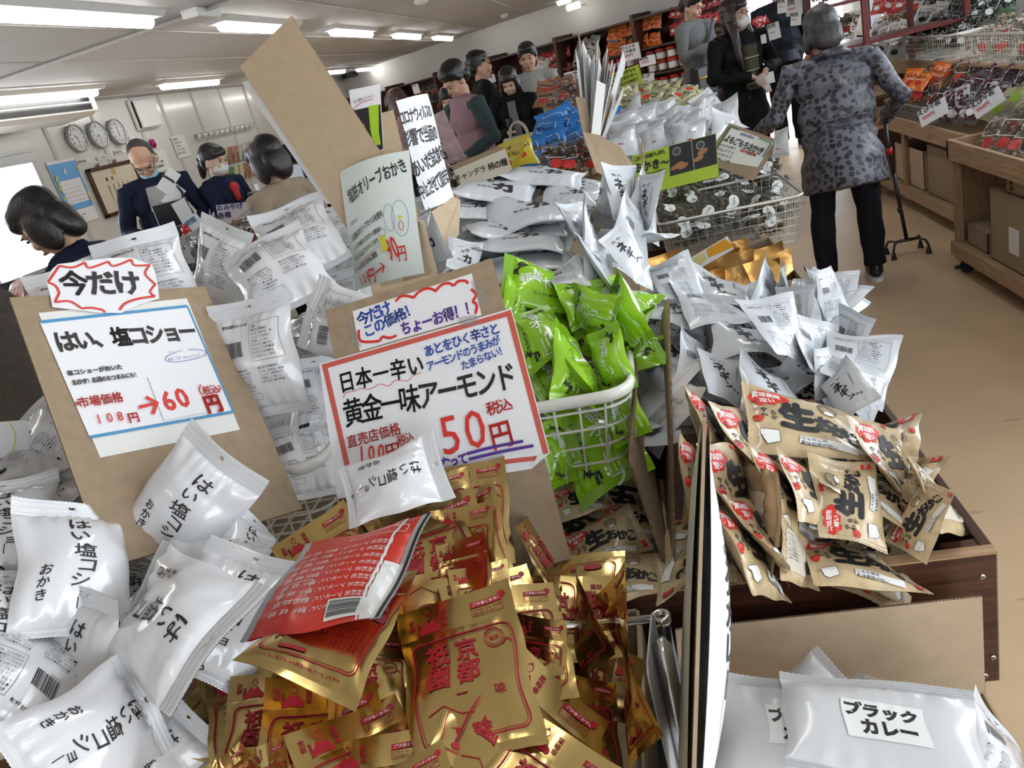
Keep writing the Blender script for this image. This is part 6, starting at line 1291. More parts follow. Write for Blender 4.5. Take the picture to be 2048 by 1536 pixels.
# ================================================================= shelves, racks and far heaps
def p_patch(a, b=2):
    def f(t, W, H): t.rrect(-W*.3, -H*.05, W*.3, H*.3, .01, .004, b); t.disc(0, -H*.2, W*.22, H*.12, a, 10); t.text('せんべい', -W*.26, H*.1, W*.19, 0, .04)
    return f
def pk(col, w=.14, h=.19, T=.04, seed=1, a=1, clear=False, name='packet', inner=None, b=2):
    sh = Bag(w, h, T, .02, .012, seed, .004, .05, .004, twist=.8, edge=4)
    m = mat('packet_film_%d_%d_%d' % tuple(int(c*99) for c in col), col, .28, coat=.4, bump=.4, bscale=20) if not clear else CF
    fill = stones(46, w, h, T*.8, mat('cracker_%d_%d_%d' % tuple(int(c*99) for c in col), col, .6, noise=.4, nscale=40), 'crackers', seed=seed) if clear else None
    o = proto(name, sh, m, p_patch(a, b), [INK, INKR, INKW, INKGR, MATS['lime_ink'], MATS['bright_red_print']], lod=2, fill=fill); PROTOS.append(o); return o
ORANGE = [pk((.75, .16, .01), .15, .2, .05, s, name='orange_packet') for s in (1, 2)]; REDP = [pk((.55, .03, .03), .15, .18, .05, s, 2, name='small_red_packet') for s in (3, 4)]
BRN = [pk((.34, .17, .07), .15, .2, .05, s, clear=True, name='brown_cracker_packet') for s in (5, 6)]; BLUE = [pk((.02, .18, .55), .18, .22, .04, s, 2, name='blue_packet') for s in (7, 8)]
YEL = [pk((.70, .55, .03), .16, .2, .04, s, name='yellow_packet') for s in (9,)]; YG = [pk((.50, .49, .27), .15, .15, .06, s, 5, b=3, name='pale_green_packet') for s in (10, 11)]
WHC = [proto('cookie_bag', Bag(.17, .21, .06, .02, .014, s, .004, .06, .004, twist=.7), mat('milky_film', (.66, .68, .70), .25, coat=.4, bump=.4, bscale=16), p_lady, INKS, lod=1) for s in (12, 13)]; PROTOS += WHC
PUR = [pk((.16, .02, .06), .14, .24, .04, s, 2, clear=True, name='purple_packet') for s in (14,)]; PNK = [pk((.62, .42, .40), .16, .24, .03, s, 5, b=5, name='pink_packet') for s in (15, 16)]; BLKP = [pk((.02, .018, .02), .11, .18, .05, s, 2, clear=True, name='black_packet') for s in (17, 18)]
ORC = [pk((.62, .20, .04), .15, .22, .05, s, clear=True, name='orange_brown_packet') for s in (19,)]; OLV = [pk((.40, .38, .20), .14, .24, .06, s, 4, b=4, name='olive_packet') for s in (20,)]; HAM = [pk((.55, .40, .26), .15, .24, .04, s, 5, clear=True, name='sandwich_cracker_packet') for s in (21, 22)]
WBL = [pk((.60, .58, .56), .18, .2, .05, s, 0, b=0, name='white_printed_packet') for s in (23,)]; DRK = [pk((.05, .035, .03), .15, .22, .05, s, 2, clear=True, name='dark_cracker_packet') for s in (24,)]
def scatter(protos, n, quad, D0, D1, size, label, group, seed, N0=(0, -.7, .7), spread=.5, cat='packet', upj=.5):
    q = random.Random(seed); c = [np.array(p, float) for p in quad]; nx = max(1, round(math.sqrt(n*1.8))); ny = math.ceil(n/nx); k = 0
    for j in range(ny):
        for i in range(nx):
            if k >= n: return
            a, b = (i+.5+q.uniform(-.3, .3))/nx, (j+.5+q.uniform(-.3, .3))/ny; p = (c[0]*(1-a)+c[1]*a)*(1-b)+(c[3]*(1-a)+c[2]*a)*b; D = D0*(1-b)+D1*b
            N = np.array(N0, float)+[q.uniform(-1, 1)*spread, q.uniform(-1, 1)*spread*.6, q.uniform(-1, 1)*spread*.6]; N /= np.linalg.norm(N)
            V = A(q.uniform(-upj, upj), .25, 1.); V -= N*(V@N); V /= np.linalg.norm(V); U = np.cross(V, N)
            o = copy_tree(protos[k % len(protos)]); o.matrix_world = frame(atD(*p, D), U, V, N, size*q.uniform(.92, 1.05)); tag(o, label, cat, group); k += 1
# ---- dark wooden shelving along the back wall
s0, s1 = bpx(690, 200, .45)[0], bpx(1462, 60, .45)[0]
sh = empty('wall_shelving', 'dark wooden shelving running along the back wall', 'shelf', bw(s0))
def sb(name, a, b, d0, d1, z0, z1, m=DARKWOODY): g = G(); g.obox(BD*((a+b)/2)+BN*((d0+d1)/2)+A(0, 0, (z0+z1)/2), (BD, BN, (0, 0, 1)), ((b-a)/2, (d1-d0)/2, (z1-z0)/2)); return ob(name, g, m, sh)
Ls = s1-s0
for z in (1.84, 1.40, 1.02, .62, .15): sb('shelf_board', 0, Ls, .01, .46, z-.03, z)
sb('back_board', 0, Ls, .0, .012, .1, 1.84)
npost = 6
for k in range(npost+1): x = Ls*k/npost; sb('upright', max(0, x-.03), min(Ls, x+.03), .012, .47, 0, 1.90)
def onshelf(protos, n, pxa, pya, pxb, pyb, label, group, size=1, seed=1, d=.3, cat='packet', rows=2, spread=.4, up=0):
    q = random.Random(seed); sa, za = bpx(pxa, pya, d); sb_, zb = bpx(pxb, pyb, d)
    for k in range(n):
        r = k % rows; s = sa+(sb_-sa)*((k//rows)+.5+q.uniform(-.2, .2))/math.ceil(n/rows); z = min(za, zb)+abs(za-zb)*(r+.5)/rows+q.uniform(-.02, .02)
        N = BN+A(0, 0, .35+up)+BD*q.uniform(-spread, spread); N /= np.linalg.norm(N); V = A(0, 0, 1)+BD*q.uniform(-spread, spread); V -= N*(V@N); V /= np.linalg.norm(V)
        o = copy_tree(protos[k % len(protos)]); o.matrix_world = frame(bw(s, d-r*.08, z), np.cross(V, N), V, N, size); tag(o, label, cat, group)
onshelf(ORANGE, 16, 1208, 55, 1325, 92, 'bright orange packet heaped on the top shelf at the back', 'orange packets on the back shelf', 1.0, 1)
onshelf(REDP, 16, 1072, 105, 1140, 148, 'red packet on the back shelf left of the price-card sheaf', 'red packets on the back shelf', .95, 2)
onshelf(WBL, 8, 1142, 85, 1195, 125, 'white and blue packet on the back shelf beside the red ones', 'white and blue packets on the back shelf', 1.1, 3)
onshelf(REDP, 18, 1335, 12, 1452, 44, 'red and white packet on the back shelf behind the man with the phone', 'red packets behind the man with the phone', .9, 4)
onshelf(BRN, 16, 830, 172, 930, 208, 'clear packet of brown crackers on the back shelf at the left', 'brown cracker packets on the back shelf', 1.3, 5)
onshelf(BRN, 6, 985, 150, 1060, 165, 'clear packet of brown crackers on the back shelf behind the standing group', 'brown cracker packets behind the group', 1.1, 6)
onshelf(BRN, 8, 1400, 62, 1460, 80, 'clear brown packet on the middle back shelf', 'brown packets on the middle back shelf', 1, 16, rows=1)
# jars with red lids
jar = link('cracker_jar', G().lathe([(.062, 0), (.07, .006), (.07, .115), (.06, .125)], n=14).mesh('cracker_jar', mat('jar_of_crackers', (.30, .13, .08), .25, coat=.6, noise=.4, nscale=50), True)); jar['bw'] = 1
ob('lid', G().lathe([(.068, .122), (.07, .126), (.07, .152), (.06, .156), (0, .157)], n=14), mat('red_lid', (.52, .02, .02), .3), jar, True)
g = G(); g.tube([(.072*math.cos(a), .072*math.sin(a), .065) for a in np.linspace(0, PI*1.99, 15)], .001, 4); g = G(); V = [(.0712*math.cos(a), .0712*math.sin(a), z) for z in (.02, .10) for a in np.linspace(0, PI*1.2, 12)]; g.add(V, [(i, i+1, i+13, i+12) for i in range(11)]); ob('paper_label', g, PAPER, jar)
PROTOS.append(jar); sa = bpx(1225, 130, .3)[0]
for r, z in enumerate((.625, .785, 1.025, 1.185)):
    for k in range(8):
        o = copy_tree(jar); o.location = bw(sa+k*.19, .32, z); o.rotation_euler = (0, 0, R.uniform(-.6, .2)+PI*1.25); o.scale = (1.15, 1.15, 1.02); tag(o, 'red-lidded cracker jar in the stacks under the orange packets', 'jar', 'red-lidded jars on the back shelf')
def tagcard(px, py, D, w, h, lines, label, m=PAPER, rot=0, name='price_card', N=None, cat='card', inks=None, th=.002):
    p = atD(px, py, D); N = np.array(N if N is not None else (-p[0]*.15, -1, .15), float); N /= np.linalg.norm(N); V = A(math.sin(rot), 0, math.cos(rot)); V -= N*(V@N); V /= np.linalg.norm(V)
    g = G(); g.box((-w/2, -h/2, -th), (w/2, h/2, 0)); o = link(name, g.mesh(name, m)); o.matrix_world = frame(p, np.cross(V, N), V, N); tag(o, label, cat)
    t = T2(); n = len(lines)
    for i, l in enumerate(lines): t.text(l[1:], -w*.4, h*.34-i*h*.78/n, min(h*.68/n, w*.84/max(2, len(l)-1)), int(l[0]), .03, jit=.06)
    link('lettering', t.mesh('lettering', inks or MS, None, None, .002, ld=(0, 0, 3e-4)), o); return o
tagcard(1226, 88, 12.6, .17, .14, ['0おかき', '1 350円'], 'white price card left of the orange packets')
tagcard(1312, 57, 12.2, .15, .14, ['0せんべい', '1 350円'], 'white price card right of the orange packets')
tagcard(1262, 104, 12.0, .27, .23, ['0むらさき', '0うす焼き', '1 400円'], 'white price card between the orange packets and the jars')
tagcard(1295, 122, 11.8, .24, .13, ['0海苔巻', '1 450円'], 'wide white price card on the jars')
tagcard(1086, 128, 13.4, .20, .21, ['0甘辛', '1 380円'], 'square white price card tilted before the red packets', rot=.5)
tagcard(1145, 157, 10.5, .20, .18, ['0割れせん各種', '3お徳用', '1 250円'], 'large white price card under the white and blue packets')
tagcard(1162, 172, 9.5, .08, .07, ['0えび', ], 'small white card beside the price-card sheaf')
tagcard(832, 178, 14.8, .13, .17, ['3のり', ], 'white card at the upper left corner of the back shelf')
tagcard(981, 158, 13.5, .17, .13, ['0塩味'], 'white card between the black jacket and the fleece')
tagcard(1297, 160, 9.5, .14, .15, ['0えび', '1 300'], 'pale card right of the lime green notice', rot=.1)
tagcard(1253, 158, 8.0, .30, .19, ['0お徳用かきもち', '0塩餅生おかき～', '0なくなり次第終了'], 'lime green handwritten notice above the pale green packets', LIME, -.1)
# ---- far heaps on the island
scatter(YG, 26, ((1225, 180), (1375, 170), (1412, 225), (1215, 235)), 5.6, 4.8, 1.05, 'pale green packet heaped in the upper row of the island', 'pale green packets', 21, (0, -.5, .9))
scatter(WHC, 22, ((1235, 222), (1430, 205), (1505, 275), (1225, 300)), 4.5, 3.7, 1.0, 'milky white cookie bag in the rounded heap', 'milky white cookie bags', 22, (0, -.6, .8), cat='bag')
lay(WHC, [((1205, 270), (1270, 255), (1212, 318), 3.55, 'white cookie bag with a line drawing at the left foot of its heap', 0), ((1342, 245), (1408, 240), (1350, 305), 3.55, 'white cookie bag with a line drawing right in front, middle of its heap', 1), ((1272, 262), (1322, 245), (1290, 310), 3.62, 'greyish cookie bag crumpled between the two with drawings', 1), ((1425, 215), (1470, 235), (1420, 285), 3.9, 'white cookie bag at the right shoulder of its heap', 0)], None)
scatter(BLUE, 16, ((1110, 232), (1215, 238), (1225, 318), (1030, 325)), 4.5, 3.9, 1.05, 'blue printed packet in the heap behind the silver stack', 'blue packets', 23, (.1, -.6, .8), .35)
scatter(YEL, 2, ((1010, 295), (1040, 295), (1045, 325), (1015, 330)), 3.9, 3.8, 1, 'yellow packet at the left end of the blue ones', 'yellow packets', 24)
scatter(BRN, 6, ((1110, 295), (1195, 295), (1200, 335), (1080, 335)), 3.7, 3.4, 1.05, 'clear packet of pretzel-like brown crackers in front of the blue ones', 'clear brown packets before the blue ones', 25, (0, -.6, .8), .3)
scatter([pk((.55, .38, .30), .17, .22, .04, 31, 5, clear=True, b=5)], 10, ((1125, 175), (1185, 165), (1190, 235), (1085, 262)), 5.2, 4.6, 1.1, 'clear packet with red lettering behind the blue ones', 'clear packets with red lettering', 26, (0, -.6, .8), .3)
scatter([pk((.33, .13, .06), .17, .15, .04, 32)], 8, ((1090, 165), (1140, 160), (1130, 200), (1085, 210)), 6.4, 5.8, 1.1, 'reddish brown packet beside the grey fleece', 'reddish brown packets', 27, (0, -.6, .8), .3)
scatter([pk((.55, .50, .12), .2, .1, .04, 33)], 4, ((1095, 160), (1125, 160), (1130, 180), (1090, 180)), 7.0, 6.8, 1, 'flat yellow packet stacked beside the grey fleece', 'flat yellow packets', 28, (0, -.2, 1), .1)
scatter(DRK, 5, ((915, 335), (955, 330), (955, 350), (915, 358)), 3.4, 3.2, .9, 'black-wrapped packet behind the wide card', 'black-wrapped packets', 29, (0, -.3, 1), .2)
c = Card('price_sign', (903, 331), (1001, 293), (915, 368), 3.05, .2, 'wide cream card on a cardboard strip, centre left behind the silver stack', .004, CARD)
c.paper([(906, 341), (1010, 299), (1023, 338), (1015, 345), (925, 375)], mat('cream_paper', (.62, .58, .46), .6), .001); R.seed(3)
c.text('キャンデラ', (916, 355), (966, 338), 0, .02, 1.1, .05, .95); c.text('柿の種', (983, 333), (1008, 325), 0, .03, 1.1, .05, 1.1); c.finish(MS, .002)
ban = tagcard(893, 285, 4.6, .13, .34, ['0 ', '0入', '0口'], 'pale pink entrance banner with two vertical characters behind the tasting notice', mat('pink_banner', (.50, .36, .35), .8, noise=.3, nscale=18), -.2, 'banner', cat='banner')
# sheaf of cards in a box
q = random.Random(11)
bx_ = atD(1205, 300, 3.35); carton('open_carton', A(bx_[0]-.10, bx_[1]-.06, .68), A(bx_[0]+.10, bx_[1]+.1, 1.02), 'small box holding the sheaf of spare price cards', CARD, True)
lab = 'thin price card stored upright in the sheaf'
for k in range(24):
    tx = 1150+k*4.2+q.uniform(-4, 4); ty = 90+q.uniform(0, 90)+(20 if k > 14 else 0); D = 3.35+q.uniform(-.1, .15)
    if k == 3: tx, ty = 1158, 70
    if k == 6: tx, ty, D = 1160, 195, 3.15
    if k == 13: tx, ty, D = 1202, 165, 3.15
    if k == 20: tx, ty = 1248, 112
    a = atD(tx, ty, D); b = atD(1188+(k-12)*1.3, 292+q.uniform(-6, 6), D); u = a-b; L = np.linalg.norm(u); u /= L; vd = (a+b)/2-EYE; vd /= np.linalg.norm(vd); sdv = np.cross(vd, u); sdv /= np.linalg.norm(sdv); fw = np.cross(u, sdv); th = q.uniform(-.22, .22) if k not in (6, 13) else .75; hw = .026 if k in (6, 13) else .045
    f2 = fw*math.cos(th)+sdv*math.sin(th); s2 = np.cross(u, f2); g = G(); g.box((-hw, -L/2, -.002), (hw, L/2, .002)); o = link('price_card', g.mesh('price_card', [CARD, PAPERW, PAPER][k % 3])); o.matrix_world = frame((a+b)/2, f2, u, s2)
    lb, gp = (lab, 'sheaf of upright price cards')
    if k == 3: lb = 'tallest white card pointing up out of the sheaf'
    if k == 6: lb = 'white handwritten card leaning at the front left of the sheaf'
    if k == 13: lb = 'white handwritten card at the front middle of the sheaf'
    if k == 20: lb = 'brown-edged card leaning right out of the sheaf'
    tag(o, lb, 'card', gp)
    if k in (6, 13): t = T2(); t.text('お買得セール品', .0, L*.38, .036, 0, .02, vert=True); link('lettering', t.mesh('lettering', MS, None, None, .003), o)
# flap, green notice with photographs, mugwort sign
sheet4('cardboard_flap', [DW(1165, 265, 3.0), DW(1200, 272, 2.98), DW(1240, 295, 2.95), DW(1262, 325, 2.92), DW(1285, 395, 2.85), DW(1192, 345, 2.9)][::-1], .004, CARDP, 'rounded cardboard flap left of the lime green notice', 'divider')
c = Card('notice', (1262, 312), (1424, 271), (1272, 393), 3.0, .31, 'lime green notice joined to a black photo panel in front of the cookie bags', .003, LIME); c.t.add([c.uv(p) for p in ((1337, 294), (1424, 272), (1430, 328), (1342, 352))], [(3, 2, 1, 0)], 0)
c.t.line([c.uv((1379, 283)), c.uv((1388, 340))], .0015, 8)
for p in ((1352, 304), (1397, 293)): u = c.uv(p); c.t.disc(u[0], u[1], .014, .014, 9); c.t.ring(u[0], u[1], .014, .014, .0015, 8)
for p in ((1358, 330), (1352, 334), (1366, 332), (1402, 305), (1395, 318)): u = c.uv(p); c.t.disc(u[0], u[1], .02, .009, 7, 10, .3)
c.text('こだわりお届けします。', (1270, 319), (1330, 303), 0, .04, 1.3, .08, 1.1); c.text('おかき～', (1276, 336), (1330, 325), 0, .05, 1.2, .08, .95); c.text('シンプルでうすぴた', (1285, 352), (1332, 340), 0, .02, 1.3, .08, 1.1)
c.finish([mat('photo_black', (.03, .03, .032), .4)]+MS[1:7]+[mat('toast_brown', (.40, .20, .08), .5), INKW, INKGR], .0015)
g = G(); g.cyl(atD(1284, 287, 2.88), atD(1290, 372, 2.88), .005, 6); tag(ob('wooden_stick', g, LWOODZ), 'thin wooden stick standing before the lime green notice', 'stick')
c = Card('price_sign', (1455, 247), (1556, 283), (1408, 322), 3.1, .20, 'tilted kraft sign with a green-cornered sheet about mugwort crackers', .003, CARD)
c.paper([(1460, 256), (1542, 286), (1516, 333), (1424, 318)], PAPERW, .001); R.seed(8); zz = Z(1200, 0, 4.096)
c.text('よもぎもちおかき', *zz((1040, 1140), (1310, 1240)), 0, .03, 1.5, .04, 1.1); c.text('自然の恵み', *zz((1150, 1105), (1240, 1135)), 2, .02, 1.1); c.text('組中通価格', *zz((1165, 1235), (1265, 1270)), 1, .03, 1.2)
for i, l in enumerate(('よもぎの香り', 'ほんのりと', 'もち米おかき', '懐かしい味')): c.text(l, *zz((995-i*14, 1190+i*34), (1105-i*14, 1222+i*34)), 0, .01, 1.1)
GRI = [q for q in MS]; GRI[7] = mat('deep_green_ink', (.01, .13, .07), .5)
for q_ in (((1055, 1045), (1130, 1075)), ((1050, 1050), (920, 1300)), ((1290, 1140), (1385, 1180)), ((1385, 1180), (1330, 1290)), ((925, 1290), (1000, 1310))): c.stroke(zz(*q_), .0035, 7, smooth=False)
c.finish(GRI, .002)
lay([WHC[0]], [((1546, 262), (1575, 255), (1548, 318), 3.0, 'white bag standing on edge right of the mugwort sign', 0)], None)
# ---- red display rack behind the elderly shopper
rr = empty('display_rack', 'dark red wooden display rack behind the elderly shopper', 'rack', (1.45, 6.9, 0)); RW = mat('dark_red_paint', (.14, .012, .012), .4)
for x, y in ((0, 0), (.28, -.45), (.75, .1), (1.0, -.3)): g = G(); g.box((x-.02, y-.02, 0), (x+.02, y+.02, 1.95), ch=.003); ob('post', g, RW, rr)
for z in (.75, 1.12, 1.42, 1.72): g = G(); g.box((0, -.45, z-.02), (1.0, .1, z), ch=.002); ob('shelf', g, RW if z > .8 else LWOOD, rr)
def heap3(protos, n, x0, x1, y0, y1, z0, z1, size, label, group, seed, N0=(-.6, -.5, .6), spread=.35, V0=(.25, 0, 1), cat='packet'):
    q = random.Random(seed); nx = max(1, round(math.sqrt(n*abs(y1-y0)/max(.1, abs(x1-x0)+abs(z1-z0))))); ny = math.ceil(n/nx); k = 0
    for j in range(ny):
        for i in range(nx):
            if k >= n: return
            b = (j+.5)/ny; p = A(x0+(x1-x0)*b, y0+(y1-y0)*(i+.5+q.uniform(-.25, .25))/nx, z0+(z1-z0)*b+q.uniform(-.02, .02)); N = np.array(N0)+[q.uniform(-spread, spread) for _ in range(3)]; N /= np.linalg.norm(N); V = np.array(V0, float)+[0, q.uniform(-spread, spread), 0]; V -= N*(V@N); V /= np.linalg.norm(V)
            o = copy_tree(protos[k % len(protos)]); o.matrix_world = frame(p, np.cross(V, N), V, N, size); tag(o, label, cat, group); k += 1
heap3(OLV, 10, 1.5, 1.75, 6.45, 6.95, .84, 1.0, 1.0, 'olive green packet on the lower shelf of the red rack', 'olive packets on the red rack', 41)
heap3(BRN, 8, 1.5, 1.7, 6.5, 6.95, 1.2, 1.28, 1.0, 'brown packet on the middle shelf of the red rack', 'brown packets on the red rack', 42)
heap3(ORC, 5, 1.5, 1.7, 6.5, 6.95, 1.50, 1.58, 1.0, 'orange-brown packet on the upper shelf of the red rack', 'orange packets on the red rack', 43)
for px, py, D, w_, h_, l in ((1565, 12, 6.0, .074, .10, 'largest white price sheet at the top left of the red rack'), (1588, 15, 6.05, .12, .11, 'pale price sheet beside the largest one on the red rack'), (1592, 38, 5.95, .076, .09, 'white price sheet below the pale one on the red rack'), (1548, 62, 6.1, .088, .12, 'white card with a black ring hanging on the red rack'), (1527, 78, 6.1, .04, .065, 'narrow pink-white card on the left post of the red rack'), (1541, 155, 6.0, .055, .08, 'small white price tag low on the red rack')): tagcard(px, py, D, w_, h_, ['0特売', '1 300円'] if w_ > .06 else ['1円'], l, PAPERW, R.uniform(-.1, .15))
scatter(REDP, 6, ((1512, 35), (1528, 35), (1532, 75), (1515, 78)), 6.6, 6.5, .6, 'small red, white and blue packet at the left side of the red rack', 'small packets left of the red rack', 44)
# ---- the pine display units on the right
def unit(x, y0, y1, z, depth, label):
    e = empty('display_unit', label, 'shelf', (x, y0, 0)); L = y1-y0
    def b(n, a, c, m): g = G(); g.box(a, c, ch=.003); return ob(n, g, m, e)
    b('front_rail', (0, 0, z-.10), (.022, L, z), LWOOD); b('end_rail', (0, L-.022, z-.10), (depth, L, z-.002), LWOOD); b('end_rail', (0, 0, z-.10), (depth, .022, z-.002), LWOOD); b('back_rail', (depth, 0, z-.10), (depth+.02, L, z), LWOOD)
    b('tray_floor', (.022, .022, z-.09), (depth, L-.022, z-.07), LWOOD); b('lower_board', (.02, 0, .13), (depth, L, .16), LWOOD); b('lower_rail', (.0, 0, .09), (.022, L, .165), LWOOD)
    for yy in (0, L*.5-.03, L-.06): b('leg', (.022, yy, .06), (.05, yy+.06, z-.1), LWOODZ); b('leg', (depth-.05, yy, .06), (depth, yy+.06, z-.1), LWOODZ)
    b('side_board', (.05, L-.03, .16), (depth-.05, L-.012, z-.1), LWOODZ)
    for yy in (.06, L-.08):
        g = G(); g.cyl((.05, yy-.012, .035), (.05, yy+.012, .035), .035, 16); g.box((.03, yy-.02, .05), (.07, yy+.02, .09)); c_ = ob('castor', g, RUBBER, e); g = G(); g.box((-.01, yy-.012, .03), (.03, yy+.012, .045), ch=.003); ob('brake_pedal', g, BLACK, c_)
    return e
unit(1.52, 2.35, 4.40, .69, .72, 'nearer pine display unit on castors at the right edge')
unit(1.75, 4.55, 7.3, .62, .75, 'farther pine display unit behind the elderly shopper')
def ctn(a, b, label, txt=None, m=CARD, open_=False, stripe=None, group=None):
    e = carton('carton', A(*a), A(*b), label, m, open_, group=group); w, d, h = (b[0]-a[0])/2, (b[1]-a[1])/2, b[2]-a[2]
    if txt:
        t = T2()
        for i, l in enumerate(txt): t.text(l, -d*.7, h*.75-i*h*.36, min(h*.3, d*1.5/len(l)), 0, .04)
        t.line([(-d*.8, h*.2), (d*.8, h*.2)], .004); me = t.mesh('lettering', INKGR, lambda x, y: np.stack([x*0-w-.001, -x, y], -1), ld=(-1e-4, 0, 0)); link('lettering', me, e)
        t = T2(); t.text(txt[-1][:3], -w*.6, h*.6, w*.4, 0, .04); me = t.mesh('lettering', INKGR, lambda x, y: np.stack([x, x*0-d-.001, y], -1), ld=(0, -1e-4, 0)); link('lettering', me, e)
    if stripe: g = G(); g.box((-w-.001, -d, h*.3), (-w+.001, -d+.05, h*.98)); s_ = ob('red_stripe', g, INKR, e); t = T2(); t.text('GOO', -.012, h*.85, .05, 0, .02, vert=True); link('lettering', t.mesh('lettering', INKW, lambda x, y: np.stack([x*0-w-.002, -x-d+.02, y], -1), ld=(-1e-4, 0, 0)), e)
    return e
ctn((1.56, 3.62, .162), (1.85, 4.0, .50), 'tall kraft carton with a shipping label, under the nearer pine unit'); g = G(); g.box((1.5575, 3.70, .24), (1.5585, 3.80, .36)); o = ob('shipping_label', g, PAPER); tag(o, 'white shipping label on the tall kraft carton', 'label')
ctn((1.56, 3.30, .162), (1.9, 3.60, .34), 'carton left open to view next to the tall one under the nearer pine unit')
ctn((1.57, 3.62, .505), (1.80, 3.85, .57), 'flat carton lying on the tall one under the nearer pine unit', ['１個', '１個り'])
ctn((1.57, 3.32, .345), (1.88, 3.60, .45), 'printed carton, lower of the two reading one piece', ['１個り', '内容量'])
ctn((1.58, 3.34, .455), (1.88, 3.60, .56), 'printed carton, upper of the two reading one piece', ['１個り', '内容量'])
ctn((1.57, 4.06, .162), (1.85, 4.30, .26), 'small low carton with tape at the far end of the nearer pine unit')
ctn((1.80, 5.62, .162), (2.2, 6.20, .42), 'open brown carton under the farther pine unit, its flap up', None, CARDP, True)
ctn((1.80, 5.02, .162), (2.2, 5.55, .47), 'brown carton with a red stripe under the farther pine unit', None, CARD, False, True)
ctn((2.05, 6.3, .162), (2.35, 6.8, .45), 'small taped carton in the shadow behind the cane')
# lower trays: packets in baskets
heap3(ORC, 8, 1.86, 2.2, 5.7, 6.5, .70, .86, 1.0, 'orange packet in the tray next to the elderly shopper\'s arm', 'orange packets in the far tray', 51)
heap3(ORANGE, 3, 1.9, 2.1, 5.9, 6.3, .82, .86, .8, 'bright orange packet on top in the far tray', 'bright orange packets in the far tray', 52)
heap3(PUR, 18, 1.86, 2.3, 4.95, 5.75, .68, .86, 1.0, 'purple-red packet in the wire tray', 'purple packets in the far tray', 53)
heap3(OLV, 4, 1.95, 2.25, 4.72, 4.95, .72, .84, 1.0, 'yellow-green packet between the purple and the sandwich-like ones', 'yellow-green packets in the far tray', 54)
heap3(HAM, 14, 1.64, 2.1, 3.75, 4.35, .68, .86, 1.05, 'clear packet with sandwich-like crackers and a white card', 'sandwich-like packets in the near tray', 55)
heap3(DRK, 16, 1.60, 2.1, 3.05, 3.9, .64, .80, 1.05, 'clear packet of dark crackers in the near pine tray', 'dark packets in the near tray', 56)
basket((1.80, 5.55), (2.4, 6.4), .60, .70, 'pale wire tray at the far end of the farther pine unit', STEEL, .004, .035, .0015, .01, .03)
for px, py, D, w_, h_, rt, l in ((1866, 224, 4.75, .17, .11, -.5, 'large handwritten card hanging over the front rail in clear film'), (1925, 193, 4.7, .085, .13, -.3, 'upright handwritten card above the hanging one'), (1975, 205, 4.3, .16, .10, -.6, 'white card lying on the sandwich-like packets'), (1868, 12, 6.9, .09, .15, .1, 'white card pinned above the black packets')): tagcard(px, py, D, w_, h_, ['0えび千枚', '1 350円'], l, PAPER, rt, N=(-.7, -.6, .5))
# upper tier
up_ = empty('upper_tier', 'pine upper tier carrying wire baskets above the farther unit', 'shelf', (2.15, 4.6, 0))
for a, b, m in (((0, -1.2, .86), (.75, 3.3, .88), LWOOD), ((0, 1.2, .78), (.02, 3.3, .86), LWOOD), ((.0, -1.2, .70), (.02, -1.16, .86), LWOODZ), ((0, .4, .62), (.03, .44, .86), LWOODZ), ((0, 3.26, .0), (.03, 3.3, .86), LWOODZ)): g = G(); g.box(a, b, ch=.003); ob('board', g, m, up_)
basket((2.16, 4.6), (2.75, 6.0), .885, 1.05, 'long white wire basket of pale packets under the window', WIRE, .006, .04, .0018, .01, .05)
basket((2.16, 6.1), (2.75, 7.2), .885, 1.05, 'white wire basket of mixed packets next to the long one', WIRE, .006, .04, .0018, .01, .05)
heap3(PNK, 22, 2.35, 2.7, 3.7, 5.0, 1.0, 1.28, 1.1, 'pink-printed clear packet standing in the upper row by the window', 'pink packets by the window', 61)
heap3(HAM, 16, 2.25, 2.6, 4.75, 6.0, .97, 1.06, 1.0, 'pale packet lying in the long white wire basket', 'pale packets in the wire basket', 62)
heap3(BLKP, 46, 2.22, 2.8, 6.1, 7.9, 1.0, 1.35, 1.0, 'black packet in the glittering heap by the window', 'black packets by the window', 63)
heap3(ORC, 16, 2.2, 2.6, 7.5, 8.4, .98, 1.4, 1.05, 'orange-red packet in the heap left of the black ones', 'orange-red packets by the window', 64)
heap3(REDP, 8, 2.3, 2.7, 7.6, 8.5, 1.25, 1.45, .9, 'red packet above the orange-red ones', 'red packets by the window', 65)
heap3(WBL, 12, 2.0, 2.5, 6.9, 8.2, .95, 1.2, .9, 'white packet between the shopper\'s head and the orange-red heap', 'white packets beside the shopper\'s head', 66)
carton('carton', A(2.0, 7.6, .0), A(2.9, 8.6, .95), 'stack carton carrying the orange-red packets', CARD)
